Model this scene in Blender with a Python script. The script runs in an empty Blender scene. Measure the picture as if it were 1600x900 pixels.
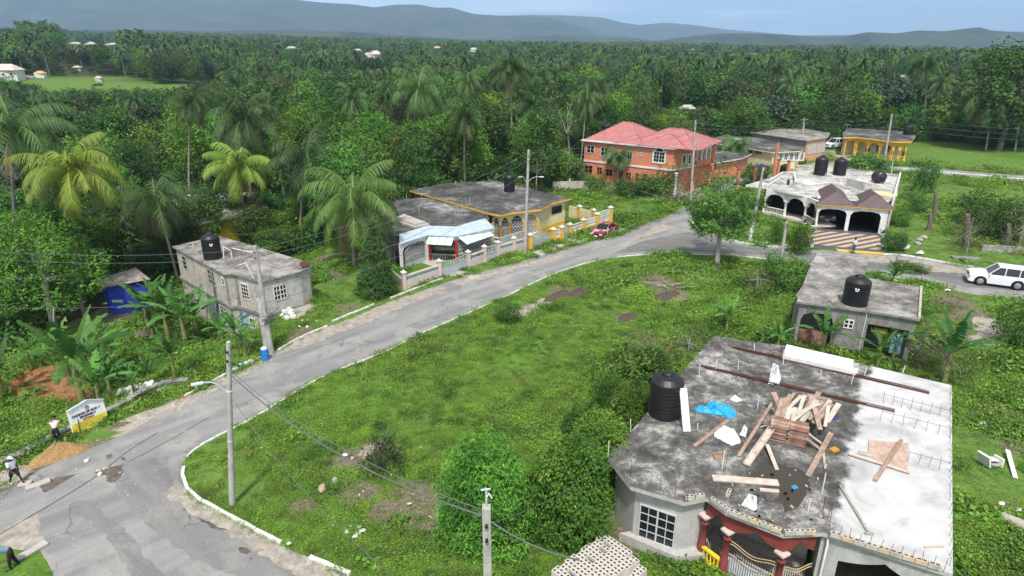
import bpy, bmesh, math, random
import numpy as np
from mathutils import Vector, Matrix
random.seed(7); RNG = np.random.default_rng(11)
S = bpy.context.scene; C = S.collection
PI = math.pi
# ---------------------------------------------------------------- camera
FL, PITCH, CH = 1019.0, math.radians(21.0), 22.0
cd = bpy.data.cameras.new('camera'); cam = bpy.data.objects.new('camera', cd); C.objects.link(cam)
cam.location = (0, 0, CH); cam.rotation_euler = (PI/2-PITCH, 0, 0)
cd.sensor_width = 36; cd.lens = FL*36/1600; cd.clip_start = .5; cd.clip_end = 40000
S.camera = cam
# ---------------------------------------------------------------- light
SUN_EL, SUN_AZ = math.radians(60), math.radians(184)      # azimuth clockwise from +Y: behind the camera, to its left
w = bpy.data.worlds.new('World'); S.world = w; w.use_nodes = True
nt = w.node_tree; N = nt.nodes; L = nt.links; N.clear()
out = N.new('ShaderNodeOutputWorld'); bg = N.new('ShaderNodeBackground'); L.new(bg.outputs[0], out.inputs[0])
sky = N.new('ShaderNodeTexSky'); sky.sky_type = 'NISHITA'; sky.sun_disc = False
sky.sun_elevation = SUN_EL; sky.sun_rotation = SUN_AZ; sky.altitude = 200; sky.dust_density = 2
hsv = N.new('ShaderNodeHueSaturation'); hsv.inputs['Saturation'].default_value = .22; hsv.inputs['Value'].default_value = 1.3
L.new(sky.outputs[0], hsv.inputs['Color'])
tc = N.new('ShaderNodeTexCoord'); sx = N.new('ShaderNodeSeparateXYZ'); L.new(tc.outputs['Generated'], sx.inputs[0])
mp = N.new('ShaderNodeMapping'); mp.inputs['Scale'].default_value = (2.6, 2.6, 22); L.new(tc.outputs['Generated'], mp.inputs[0])
nz = N.new('ShaderNodeTexNoise'); nz.inputs['Scale'].default_value = 1.6; nz.inputs['Detail'].default_value = 5; L.new(mp.outputs[0], nz.inputs['Vector'])
band = N.new('ShaderNodeMapRange'); band.inputs['From Min'].default_value = .03; band.inputs['From Max'].default_value = .3
band.interpolation_type = 'SMOOTHSTEP'; L.new(sx.outputs['Z'], band.inputs['Value'])
storm = N.new('ShaderNodeValToRGB'); cr = storm.color_ramp
cr.elements[0].position = .38; cr.elements[0].color = (4.0, 5.8, 7.9, 1); cr.elements[1].position = .66; cr.elements[1].color = (8.2, 10, 11.8, 1)
sxx = N.new('ShaderNodeMath'); sxx.operation = 'MULTIPLY_ADD'; L.new(sx.outputs['X'], sxx.inputs[0]); sxx.inputs[1].default_value = -.55; L.new(nz.outputs['Fac'], sxx.inputs[2]); L.new(sxx.outputs[0], storm.inputs['Fac'])
mx = N.new('ShaderNodeMix'); mx.data_type = 'RGBA'; L.new(band.outputs['Result'], mx.inputs['Factor'])
L.new(storm.outputs['Color'], mx.inputs[6]); L.new(hsv.outputs['Color'], mx.inputs[7]); L.new(mx.outputs[2], bg.inputs['Color'])
bg.inputs['Strength'].default_value = .105
sd = bpy.data.lights.new('sun', 'SUN'); sd.energy = 3.1; sd.angle = math.radians(5); sd.color = (1, .96, .9)
sun = bpy.data.objects.new('sun', sd); C.objects.link(sun)
_sd = Vector((math.sin(SUN_AZ)*math.cos(SUN_EL), math.cos(SUN_AZ)*math.cos(SUN_EL), math.sin(SUN_EL)))
sun.rotation_euler = (-_sd).to_track_quat('-Z', 'Y').to_euler(); sun.location = (0, 0, 60)
S.view_settings.view_transform = 'Standard'; S.view_settings.look = 'None'; S.view_settings.exposure = 0.58; S.view_settings.gamma = 1
S.render.engine = 'CYCLES'; cy = S.cycles
cy.use_denoising = True; cy.max_bounces = 4; cy.diffuse_bounces = 2; cy.glossy_bounces = 2; cy.transmission_bounces = 2; cy.volume_bounces = 0; cy.transparent_max_bounces = 4
cy.use_adaptive_sampling = True; cy.adaptive_threshold = .02; cy.sample_clamp_indirect = 4
# ---------------------------------------------------------------- helpers
def sm(t): t = np.clip(t, 0, 1); return t*t*(3-2*t)
def ray(x, y):
    u = (x-800)/FL; v = -(y-450)/FL
    return u, math.cos(PITCH)+v*math.sin(PITCH), -math.sin(PITCH)+v*math.cos(PITCH)
def P(x, y, z=0.):
    a, b, c = ray(x, y); t = (z-CH)/c; return Vector((a*t, b*t, z))
def Q(x, y, Y):
    a, b, c = ray(x, y); t = Y/b; return Vector((a*t, Y, CH+c*t))
XLY = [-400, 0, 20, 29, 33, 39.5, 46, 50, 55, 60, 75, 90, 120, 200, 400]
XLX = [-300, -57, -37, -29.6, -27.3, -23.4, -21.0, -20.0, -18.9, -18.2, -19, -25, -60, -110, -300]
def hgt(x, y):
    x = np.asarray(x, float); y = np.asarray(y, float); r = np.hypot(x, y)+1e-6
    xl = np.interp(y, XLY, XLX)
    wd = np.interp(y, [44, 49, 58, 64], [9, 3.2, 3.2, 9]); z = -3.3*sm((xl-x)/wd)*(1-sm((r-170)/120))
    z = z - .7*sm((xl-x)/.6)*sm((41-y)/4)*(1-sm((xl-x)/9.))
    z = z + sm((r-180)/250)*(3.5*np.sin(x*.011+1.3)*np.cos(y*.009)+2*np.sin(x*.027)*np.sin(y*.023+2))
    a = x/r; s = sm((r-250)/1500)
    z = z + s*np.where(a < 0, -42*a-2, -20*a-2) - 60*sm((r-1900)/1200)
    z = z + 17*np.exp(-((x+400)**2+(y-500)**2)/(2*130**2)) + 7*np.exp(-((x-178)**2+(y-218)**2)/(2*27**2))
    return z
def hg(x, y): return float(hgt(x, y))
def G(x, y, z0=None):               # pixel -> point on the terrain
    z = 0. if z0 is None else z0
    for _ in range(6):
        p = P(x, y, z); z = .5*z+.5*hg(p.x, p.y)
    p = P(x, y, z); p.z = hg(p.x, p.y); return p
def tag(o, label=None, cat=None, group=None, kind=None):
    for k, v in (('label', label), ('category', cat), ('group', group), ('kind', kind)):
        if v: o[k] = v
    return o
ORG = {}
def thing(name, label, cat, loc, group=None):
    o = bpy.data.objects.new(name, None); C.objects.link(o); o.location = loc; o.empty_display_size = .3
    ORG[o.name] = Vector(loc); tag(o, label, cat, group); return o
def org(o): return ORG.get(o.name, Vector((0, 0, 0))) if o else Vector((0, 0, 0))
def link(name, me, parent=None, loc=None):
    o = bpy.data.objects.new(name, me); C.objects.link(o)
    if parent: o.parent = parent
    if loc is not None: o.location = loc
    ORG[o.name] = org(parent)+(Vector(loc) if loc is not None else Vector((0, 0, 0)))
    return o
class MB:
    def __init__(s): s.v = []; s.f = []; s.m = []; s.sm = []
    def add(s, vs, fs, mi=0, smooth=False):
        b = len(s.v); s.v += [tuple(v) for v in vs]
        for f in fs: s.f.append([i+b for i in f]); s.m.append(mi); s.sm.append(smooth)
    def box(s, c, d, rz=0, mi=0, rx=0, ry=0):
        M = Matrix.Translation(Vector(c)) @ Matrix.Rotation(rz, 4, 'Z') @ Matrix.Rotation(ry, 4, 'Y') @ Matrix.Rotation(rx, 4, 'X')
        vs = [M @ Vector((d[0]/2*a, d[1]/2*b, d[2]/2*e)) for a in (-1, 1) for b in (-1, 1) for e in (-1, 1)]
        s.add(vs, [(0, 1, 3, 2), (4, 6, 7, 5), (0, 4, 5, 1), (2, 3, 7, 6), (0, 2, 6, 4), (1, 5, 7, 3)], mi); return s
    def beam(s, a, b, wd, ht=None, mi=0):      # rectangular bar between two points
        a = Vector(a); b = Vector(b); d = b-a; l = d.length or 1e-4; d.normalize(); ht = ht or wd
        up = Vector((0, 0, 1)) if abs(d.z) < .95 else Vector((1, 0, 0))
        r = d.cross(up).normalized(); u = r.cross(d)
        vs = [p+r*wd/2*i+u*ht/2*j for p in (a, b) for i in (-1, 1) for j in (-1, 1)]
        s.add(vs, [(0, 1, 3, 2), (4, 6, 7, 5), (0, 4, 5, 1), (2, 3, 7, 6), (0, 2, 6, 4), (1, 5, 7, 3)], mi); return s
    def tube(s, pts, rs, n=8, mi=0, cap=True, smooth=True):
        pts = [Vector(p) for p in pts]; k = len(pts)
        if not hasattr(rs, '__len__'): rs = [rs]*k
        vs = []
        for i, p in enumerate(pts):
            d = (pts[min(i+1, k-1)]-pts[max(i-1, 0)]); d.normalize()
            up = Vector((0, 0, 1)) if abs(d.z) < .9 else Vector((1, 0, 0))
            r = d.cross(up).normalized(); u = r.cross(d)
            vs += [p+(r*math.cos(t*2*PI/n)+u*math.sin(t*2*PI/n))*rs[i] for t in range(n)]
        fs = [(i*n+t, i*n+(t+1) % n, (i+1)*n+(t+1) % n, (i+1)*n+t) for i in range(k-1) for t in range(n)]
        s.add(vs, fs, mi, smooth)
        if cap: s.add(vs, [list(range(n))[::-1], list(range((k-1)*n, k*n))], mi)
        return s
    def lathe(s, c, prof, n=20, mi=0, smooth=True, M=None):
        c = Vector(c); vs = []
        for r, z in prof:
            for t in range(n):
                p = Vector((r*math.cos(t*2*PI/n), r*math.sin(t*2*PI/n), z)); vs.append(c+(M @ p if M else p))
        k = len(prof)
        s.add(vs, [(i*n+t, i*n+(t+1) % n, (i+1)*n+(t+1) % n, (i+1)*n+t) for i in range(k-1) for t in range(n)], mi, smooth)
        s.add(vs, [list(range((k-1)*n, k*n)), list(range(n))[::-1]], mi); return s
    def prism(s, poly, z0, z1, mi=0):
        n = len(poly); A = sum(poly[i][0]*poly[(i+1) % n][1]-poly[(i+1) % n][0]*poly[i][1] for i in range(n))
        if A < 0: poly = poly[::-1]
        vs = [(p[0], p[1], z0) for p in poly]+[(p[0], p[1], z1) for p in poly]
        s.add(vs, [list(range(n))[::-1], list(range(n, 2*n))]+[(i, (i+1) % n, n+(i+1) % n, n+i) for i in range(n)], mi); return s
    def panel(s, p0, p1, prof, th, mi=0):       # prof: (s,z) polygon in the vertical plane p0->p1, thickness th to the back
        p0 = Vector((p0[0], p0[1], 0)); p1 = Vector((p1[0], p1[1], 0)); d = (p1-p0).normalized(); nb = Vector((-d.y, d.x, 0))
        n = len(prof); A = sum(prof[i][0]*prof[(i+1) % n][1]-prof[(i+1) % n][0]*prof[i][1] for i in range(n))
        if A < 0: prof = prof[::-1]
        vs = [p0+d*a+Vector((0, 0, b)) for a, b in prof]; vs += [v+nb*th for v in vs]
        s.add(vs, [list(range(n)), list(range(n, 2*n))[::-1]]+[(i, n+i, n+(i+1) % n, (i+1) % n) for i in range(n)], mi); return s
    def build(s, name, mats, parent=None, loc=None):
        o0 = org(parent)+(Vector(loc) if loc is not None else Vector((0, 0, 0)))
        me = bpy.data.meshes.new(name); V = np.array(s.v, float)
        me.from_pydata([tuple(v) for v in (V-np.array(o0))], [], s.f)
        if not isinstance(mats, (list, tuple)): mats = [mats]
        for m in mats: me.materials.append(m)
        me.polygons.foreach_set('material_index', s.m); me.polygons.foreach_set('use_smooth', s.sm)
        uv = me.uv_layers.new(name='UVMap'); me.update()
        dat = np.zeros((len(me.loops), 2), np.float32); lv = np.zeros(len(me.loops), np.int32); me.loops.foreach_get('vertex_index', lv)
        nr = np.zeros(len(me.polygons)*3); me.polygons.foreach_get('normal', nr); nr = nr.reshape(-1, 3)
        tot = np.zeros(len(me.polygons), np.int32); me.polygons.foreach_get('loop_total', tot); nl = np.repeat(nr, tot, axis=0)
        W = V[lv]; h = np.hypot(nl[:, 0], nl[:, 1])+1e-9; flat = np.abs(nl[:, 2]) > .95
        u = (-nl[:, 1]*W[:, 0]+nl[:, 0]*W[:, 1])/h
        dat[:, 0] = np.where(flat, W[:, 0], u); dat[:, 1] = np.where(flat, W[:, 1], W[:, 2]); uv.data.foreach_set('uv', dat.ravel())
        return link(name, me, parent, loc)
def arr_mesh(name, V, F, mats, mi=None, attrs=None, smooth=False, uv=None):
    me = bpy.data.meshes.new(name); V = np.asarray(V, np.float32); F = np.asarray(F, np.int32)
    me.vertices.add(len(V)); me.vertices.foreach_set('co', V.ravel())
    k = F.shape[1]; me.loops.add(F.size); me.loops.foreach_set('vertex_index', F.ravel())
    me.polygons.add(len(F)); me.polygons.foreach_set('loop_start', np.arange(0, F.size, k, dtype=np.int32))
    if mi is not None: me.polygons.foreach_set('material_index', np.asarray(mi, np.int32))
    me.polygons.foreach_set('use_smooth', np.full(len(F), smooth))
    for m in (mats if isinstance(mats, (list, tuple)) else [mats]): me.materials.append(m)
    for a, val in (attrs or {}).items():
        at = me.attributes.new(a, 'FLOAT', 'POINT'); at.data.foreach_set('value', np.asarray(val, np.float32))
    me.update(); me.validate(); return me
def lerp(a, b, t): return a+(b-a)*t
def inpoly(px, py, poly):
    px = np.asarray(px, float); py = np.asarray(py, float); r = np.zeros(px.shape, bool); n = len(poly)
    for i in range(n):
        x0, y0 = poly[i][0], poly[i][1]; x1, y1 = poly[(i+1) % n][0], poly[(i+1) % n][1]
        c = ((y0 > py) != (y1 > py)); r ^= c & (px < (x1-x0)*(py-y0)/((y1-y0) if y1 != y0 else 1e-9)+x0)
    return r
def smooth_line(pts, n=6):          # Catmull-Rom
    p = [Vector(q) for q in pts]; p = [p[0]*2-p[1]]+p+[p[-1]*2-p[-2]]; o = []
    for i in range(1, len(p)-2):
        for k in range(n):
            t = k/n; a, b, c, d = p[i-1], p[i], p[i+1], p[i+2]
            o.append(.5*((2*b)+(c-a)*t+(2*a-5*b+4*c-d)*t*t+(3*b-a-3*c+d)*t**3))
    return o+[p[-2]]
# ---------------------------------------------------------------- materials
def newmat(name):
    m = bpy.data.materials.new(name); m.use_nodes = True; return m, m.node_tree, m.node_tree.nodes['Principled BSDF']
def nd(nt, t, **k):
    n = nt.nodes.new(t)
    for a, b in k.items():
        if a in n.inputs.keys() if isinstance(a, str) and not hasattr(n, a) else False: n.inputs[a].default_value = b
        else: setattr(n, a, b)
    return n
def noise(nt, scale, detail=4, rough=.55, dist=0, coord='Object', stretch=None):
    tc = nt.nodes.new('ShaderNodeTexCoord'); n = nt.nodes.new('ShaderNodeTexNoise')
    src = tc.outputs[coord]
    if stretch:
        m = nt.nodes.new('ShaderNodeMapping'); m.inputs['Scale'].default_value = stretch; nt.links.new(src, m.inputs[0]); src = m.outputs[0]
    nt.links.new(src, n.inputs['Vector']); n.inputs['Scale'].default_value = scale; n.inputs['Detail'].default_value = detail
    n.inputs['Roughness'].default_value = rough; n.inputs['Distortion'].default_value = dist; return n.outputs['Fac']
def ramp(nt, fac, stops):
    r = nt.nodes.new('ShaderNodeValToRGB'); e = r.color_ramp.elements
    while len(e) > 1: e.remove(e[-1])
    for i, (p, c) in enumerate(stops):
        el = e[0] if i == 0 else e.new(p)
        el.position = p; el.color = (*c, 1) if len(c) == 3 else c
    nt.links.new(fac, r.inputs['Fac']); return r.outputs['Color']
def mixc(nt, fac, a, b, mode='MIX'):
    m = nt.nodes.new('ShaderNodeMix'); m.data_type = 'RGBA'; m.blend_type = mode
    for s, v in ((0, fac), (6, a), (7, b)):
        if isinstance(v, bpy.types.NodeSocket): nt.links.new(v, m.inputs[s])
        elif s == 0: m.inputs[0].default_value = v
        else: m.inputs[s].default_value = (*v, 1)
    return m.outputs[2]
def mrange(nt, v, a, b, c=0., d=1.):
    m = nt.nodes.new('ShaderNodeMapRange'); nt.links.new(v, m.inputs['Value'])
    for i, x in zip(('From Min', 'From Max', 'To Min', 'To Max'), (a, b, c, d)): m.inputs[i].default_value = x
    return m.outputs['Result']
def bump(nt, bs, h, strength=.4, dist=.05):
    b = nt.nodes.new('ShaderNodeBump'); b.inputs['Strength'].default_value = strength; b.inputs['Distance'].default_value = dist
    nt.links.new(h, b.inputs['Height']); nt.links.new(b.outputs[0], bs.inputs['Normal'])
def paint(name, col, rough=.8, var=.18, scale=1.2, dirt=None, dirt_amt=.5, fine=14, spec=.3, metal=0.):
    m, nt, bs = newmat(name); c = Vector(col)
    a = ramp(nt, noise(nt, scale, 6, .6, .3), [(.3, tuple(c*(1-var))), (.7, tuple(c*(1+var*.5)))])
    f = mrange(nt, noise(nt, fine, 3), .3, .7, .88, 1.08); a = mixc(nt, 1., a, f, 'MULTIPLY')
    if dirt:
        st = noise(nt, 1.0, 6, .65, 1., 'Object', (1.6, 1.6, .45))
        a = mixc(nt, mrange(nt, st, .5, .68, 0, dirt_amt), a, dirt)
    nt.links.new(a, bs.inputs['Base Color']); bs.inputs['Roughness'].default_value = rough
    bs.inputs['Specular IOR Level'].default_value = spec; bs.inputs['Metallic'].default_value = metal
    return m
def concrete_roof(name, dark=(.055, .053, .05), mid=(.17, .165, .155), light=(.48, .47, .45), lo=.42, sc=.28, white=None):
    m, nt, bs = newmat(name)
    n1 = noise(nt, sc, 12, .74, .25); n2 = noise(nt, sc*7, 10, .82, .3); n3 = noise(nt, 30, 4, .8)
    s = nt.nodes.new('ShaderNodeMath'); s.operation = 'MULTIPLY_ADD'; nt.links.new(n2, s.inputs[0]); s.inputs[1].default_value = .6; nt.links.new(n1, s.inputs[2])
    col = ramp(nt, s.outputs[0], [(lo+.24, dark), (lo+.36, mid), (lo+.44, tuple(lerp(np.array(mid), np.array(light), .45))), (lo+.54, light)])
    col = mixc(nt, mrange(nt, noise(nt, sc*1.7, 8, .7, .4), .56, .68, 0, .5), col, tuple(np.array(dark)*1.3))
    col = mixc(nt, 1., col, mrange(nt, n3, .3, .7, .55, 1.4), 'MULTIPLY')
    col = mixc(nt, mrange(nt, noise(nt, 3.2, 8, .8), .64, .7, 0, .55), col, (.55, .54, .5))
    if white: # clean screed on one side of a ragged line a*x+b*y>c
        tc = nt.nodes.new('ShaderNodeTexCoord'); d = nt.nodes.new('ShaderNodeVectorMath'); d.operation = 'DOT_PRODUCT'
        nt.links.new(tc.outputs['Object'], d.inputs[0]); d.inputs[1].default_value = (white[0], white[1], 0)
        ad = nt.nodes.new('ShaderNodeMath'); ad.operation = 'MULTIPLY_ADD'; nt.links.new(noise(nt, .8, 5, .6), ad.inputs[0]); ad.inputs[1].default_value = 2.2
        nt.links.new(d.outputs['Value'], ad.inputs[2])
        wc = ramp(nt, noise(nt, .7, 7, .6, .5), [(.35, (.36, .355, .35)), (.5, (.48, .48, .475)), (.7, (.56, .56, .565))])
        wc = mixc(nt, mrange(nt, noise(nt, 6, 5, .7, 1), .6, .7, 0, .4), wc, (.36, .35, .33))
        col = mixc(nt, mrange(nt, ad.outputs[0], white[2]+1.0, white[2]+1.35), col, wc)
    nt.links.new(col, bs.inputs['Base Color']); nt.links.new(mrange(nt, n1, .35, .55, .55, .95), bs.inputs['Roughness'])
    bs.inputs['Specular IOR Level'].default_value = .25
    bump(nt, bs, n2, .3, .03); return m
def blocks(name, col=(.38, .36, .33), mortar=(.2, .19, .18), dirt=(.09, .085, .08), amt=.6, w=.42, h=.21):
    m, nt, bs = newmat(name)
    tc = nt.nodes.new('ShaderNodeTexCoord'); b = nt.nodes.new('ShaderNodeTexBrick'); nt.links.new(tc.outputs['UV'], b.inputs['Vector'])
    b.inputs['Scale'].default_value = 1; b.inputs['Brick Width'].default_value = w; b.inputs['Row Height'].default_value = h
    b.inputs['Mortar Size'].default_value = .012; b.inputs['Mortar Smooth'].default_value = .4
    c = Vector(col); b.inputs['Color1'].default_value = (*(c*1.12), 1); b.inputs['Color2'].default_value = (*(c*.85), 1); b.inputs['Mortar'].default_value = (*mortar, 1)
    st = noise(nt, .9, 7, .65, 1., 'Object', (1.5, 1.5, .5))
    a = mixc(nt, mrange(nt, st, .45, .7, 0, amt), b.outputs['Color'], dirt)
    nt.links.new(a, bs.inputs['Base Color']); bs.inputs['Roughness'].default_value = .92; bs.inputs['Specular IOR Level'].default_value = .15
    bump(nt, bs, b.outputs['Fac'], -.3, .02); return m
def leafmat(name, dark, light, trans=.25, yellow=None, hv=.06):
    m, nt, bs = newmat(name)
    at = nt.nodes.new('ShaderNodeAttribute'); at.attribute_name = 'tone'
    oi = nt.nodes.new('ShaderNodeObjectInfo')
    col = ramp(nt, at.outputs['Fac'], [(.0, dark), (.6, tuple(lerp(np.array(dark), np.array(light), .55))), (1., light)]+([] if not yellow else []))
    if yellow:
        col = mixc(nt, mrange(nt, at.outputs['Fac'], .86, .97), col, yellow)
    hs = nt.nodes.new('ShaderNodeHueSaturation'); nt.links.new(col, hs.inputs['Color'])
    nt.links.new(mrange(nt, oi.outputs['Random'], 0, 1, .5-hv*.3, .5+hv*.45), hs.inputs['Hue'])
    x = nt.nodes.new('ShaderNodeMath'); x.operation = 'FRACT'; y = nt.nodes.new('ShaderNodeMath'); y.operation = 'MULTIPLY'; y.inputs[1].default_value = 7.31
    nt.links.new(oi.outputs['Random'], y.inputs[0]); nt.links.new(y.outputs[0], x.inputs[0])
    nt.links.new(mrange(nt, x.outputs[0], 0, 1, .62, 1.6), hs.inputs['Value'])
    bs.inputs['Roughness'].default_value = .55; bs.inputs['Specular IOR Level'].default_value = .3
    nt.links.new(hs.outputs[0], bs.inputs['Base Color'])
    tr = nt.nodes.new('ShaderNodeBsdfTranslucent'); nt.links.new(hs.outputs[0], tr.inputs['Color'])
    ms = nt.nodes.new('ShaderNodeMixShader'); ms.inputs[0].default_value = trans
    nt.links.new(bs.outputs[0], ms.inputs[1]); nt.links.new(tr.outputs[0], ms.inputs[2]); nt.links.new(ms.outputs[0], nt.nodes['Material Output'].inputs['Surface'])
    return m
MT = {}
MT['white'] = paint('white_paint', (.72, .71, .69), dirt=(.3, .28, .25), dirt_amt=.45)
MT['kerb'] = paint('kerb_paint', (.72, .72, .7), var=.3, scale=3, dirt=(.22, .21, .18), dirt_amt=.9, fine=8)
MT['cream'] = paint('cream_paint', (.68, .6, .36), dirt=(.35, .31, .22), dirt_amt=.3)
MT['paleyellow'] = paint('pale_yellow_paint', (.7, .64, .4), dirt=(.4, .36, .26), dirt_amt=.3)
MT['yellow'] = paint('yellow_paint', (.72, .42, .06), dirt=(.35, .2, .06), dirt_amt=.3)
MT['ochre'] = paint('ochre_paint', (.56, .27, .045), dirt=(.3, .17, .06), dirt_amt=.4)
MT['bright_yellow'] = paint('bright_yellow_paint', (.75, .55, .03))
MT['orange'] = paint('orange_paint', (.62, .235, .13), dirt=(.42, .19, .12), dirt_amt=.55, scale=.6)
MT['peach'] = paint('peach_paint', (.62, .36, .17), dirt=(.35, .22, .14), dirt_amt=.3)
MT['pink'] = paint('pale_pink_paint', (.62, .5, .46), dirt=(.35, .29, .25), dirt_amt=.4)
MT['maroon'] = paint('maroon_paint', (.2, .045, .04), var=.12, rough=.55)
MT['render'] = paint('cement_render', (.46, .45, .42), var=.25, scale=.9, dirt=(.24, .235, .22), dirt_amt=.6)
MT['render_dark'] = paint('weathered_cement', (.26, .255, .24), var=.35, scale=1.2, dirt=(.07, .068, .06), dirt_amt=.8)
MT['blocks'] = blocks('block_wall'); MT['blocks_pale'] = blocks('pale_block_wall', (.5, .45, .39), (.3, .28, .25), (.14, .13, .12), .5)
MT['blocks_dark'] = blocks('sooty_block_wall', (.27, .26, .245), (.12, .12, .115), (.06, .058, .055), .7)
MT['hollow'] = paint('hollow_block', (.5, .46, .4), var=.3, scale=2.5, rough=.95); MT['hollow_tan'] = paint('tan_hollow_block', (.58, .46, .32), var=.2, scale=2)
MT['black'] = paint('black_plastic', (.012, .012, .014), rough=.45, spec=.5, var=.2); MT['void'] = paint('black_and_painted_shade', (.012, .011, .01), rough=.9, var=.1, spec=.05)  # void: near-black putting room shade into the colour; also hair and rubble
MT['cavity_shade'] = paint('painted_cavity_shade', (.05, .045, .04), rough=1, spec=0)  # dark colour painting the shade inside block cavities
MT['glass'] = paint('window_glass', (.015, .018, .02), rough=.12, spec=.6, var=.3)
MT['iron'] = paint('wrought_iron', (.025, .025, .028), rough=.5); MT['silver'] = paint('silver_grille', (.5, .51, .52), rough=.5, var=.1)
MT['bluegrey'] = paint('blue_grey_paint', (.42, .5, .56), rough=.6); MT['gold'] = paint('gold_trim', (.5, .36, .18), rough=.5)
MT['roof'] = concrete_roof('mossy_concrete_roof', lo=.46); MT['roof2'] = concrete_roof('streaked_concrete_roof', (.045, .045, .045), (.12, .118, .11), (.42, .41, .4), .49, .24)
MT['roof3'] = concrete_roof('worn_concrete_roof', (.07, .066, .056), (.2, .19, .17), (.42, .41, .385), .42, .4)
MT['roof4'] = concrete_roof('chalky_concrete_roof', (.1, .098, .09), (.3, .29, .27), (.62, .61, .58), .38, .4)
MT['pole'] = paint('concrete_pole', (.42, .4, .37), var=.25, scale=2, dirt=(.25, .23, .2), dirt_amt=.5)
MT['tin'] = paint('rusty_tin', (.32, .29, .27), var=.5, scale=1.8, dirt=(.26, .12, .06), dirt_amt=.7)
MT['rust'] = paint('rust', (.1, .038, .025), var=.4, scale=5, rough=.9); MT['rebar'] = paint('rebar', (.12, .09, .08), rough=.8)
MT['wood'] = paint('weathered_wood', (.36, .25, .19), var=.45, scale=2.2, dirt=(.5, .45, .4), dirt_amt=.6); MT['wood_pale'] = paint('pale_wood', (.55, .47, .4), var=.3, scale=2.5)
MT['wood_red'] = paint('reddish_plywood', (.27, .13, .09), var=.5, scale=3, dirt=(.42, .3, .24), dirt_amt=.6); MT['ply'] = paint('plywood', (.5, .36, .29), var=.3, scale=3)
MT['bark'] = paint('bark', (.17, .14, .11), var=.5, scale=3, rough=.95, dirt=(.3, .28, .24), dirt_amt=.6); MT['bark_pale'] = paint('pale_bark', (.38, .36, .32), var=.35, scale=3, rough=.95)
MT['palmbark'] = paint('palm_bark', (.27, .24, .21), var=.4, scale=5, rough=.95); MT['deadfrond'] = paint('dead_frond', (.22, .16, .1), var=.4, scale=5, rough=.95)
MT['coconut'] = paint('coconut_husk', (.55, .27, .05), var=.3, scale=4); MT['bluetarp'] = paint('blue_tarp', (.03, .06, .5), rough=.45, var=.3, scale=4)
MT['cyantarp'] = paint('bright_blue_tarp', (.03, .36, .66), rough=.4, var=.35, scale=5); MT['sheet'] = paint('white_plastic_sheet', (.66, .68, .7), rough=.5, var=.2, scale=4)
MT['navy'] = paint('navy_tarp', (.02, .045, .16), rough=.5); MT['lightblue'] = paint('light_blue', (.25, .5, .7), rough=.5); MT['barrel'] = paint('blue_barrel', (.02, .2, .52), rough=.4)
MT['stone'] = paint('stone', (.36, .34, .3), var=.35, scale=3); MT['stone_tan'] = paint('tan_stone', (.5, .38, .27), var=.3, scale=4); MT['whitestone'] = paint('whitewashed_stone', (.7, .7, .68), var=.15, scale=3)
MT['tyre'] = paint('tyre_rubber', (.012, .012, .012), rough=.85); MT['chrome'] = paint('wheel_metal', (.4, .4, .41), rough=.3, metal=.6)
MT['carwhite'] = paint('white_car_paint', (.74, .75, .76), rough=.2, spec=.6, var=.03); MT['cardark'] = paint('dark_car_paint', (.03, .03, .035), rough=.25, spec=.6)
MT['lampred'] = paint('tail_lamp', (.4, .02, .02), rough=.2); MT['lampwhite'] = paint('head_lamp', (.6, .62, .64), rough=.1, spec=.8)
MT['red'] = paint('red_paint', (.42, .03, .03), rough=.6); MT['signyellow'] = paint('sign_yellow', (.88, .7, .02), rough=.6, var=.08); MT['signwhite'] = paint('sign_white', (.86, .88, .88), rough=.6, var=.06)
MT['ink'] = paint('dark_blue_lettering', (.03, .05, .12)); MT['inkred'] = paint('red_lettering', (.5, .1, .02)); MT['cable'] = paint('cable', (.14, .14, .15), rough=.7)
MT['awning'] = paint('white_awning', (.66, .74, .73), rough=.6, var=.08); MT['awning_green'] = paint('pale_green_stripe', (.42, .62, .55), rough=.6)
MT['slab'] = paint('pale_concrete', (.45, .42, .38), var=.25, scale=1.5, dirt=(.24, .22, .19), dirt_amt=.6)
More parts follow.
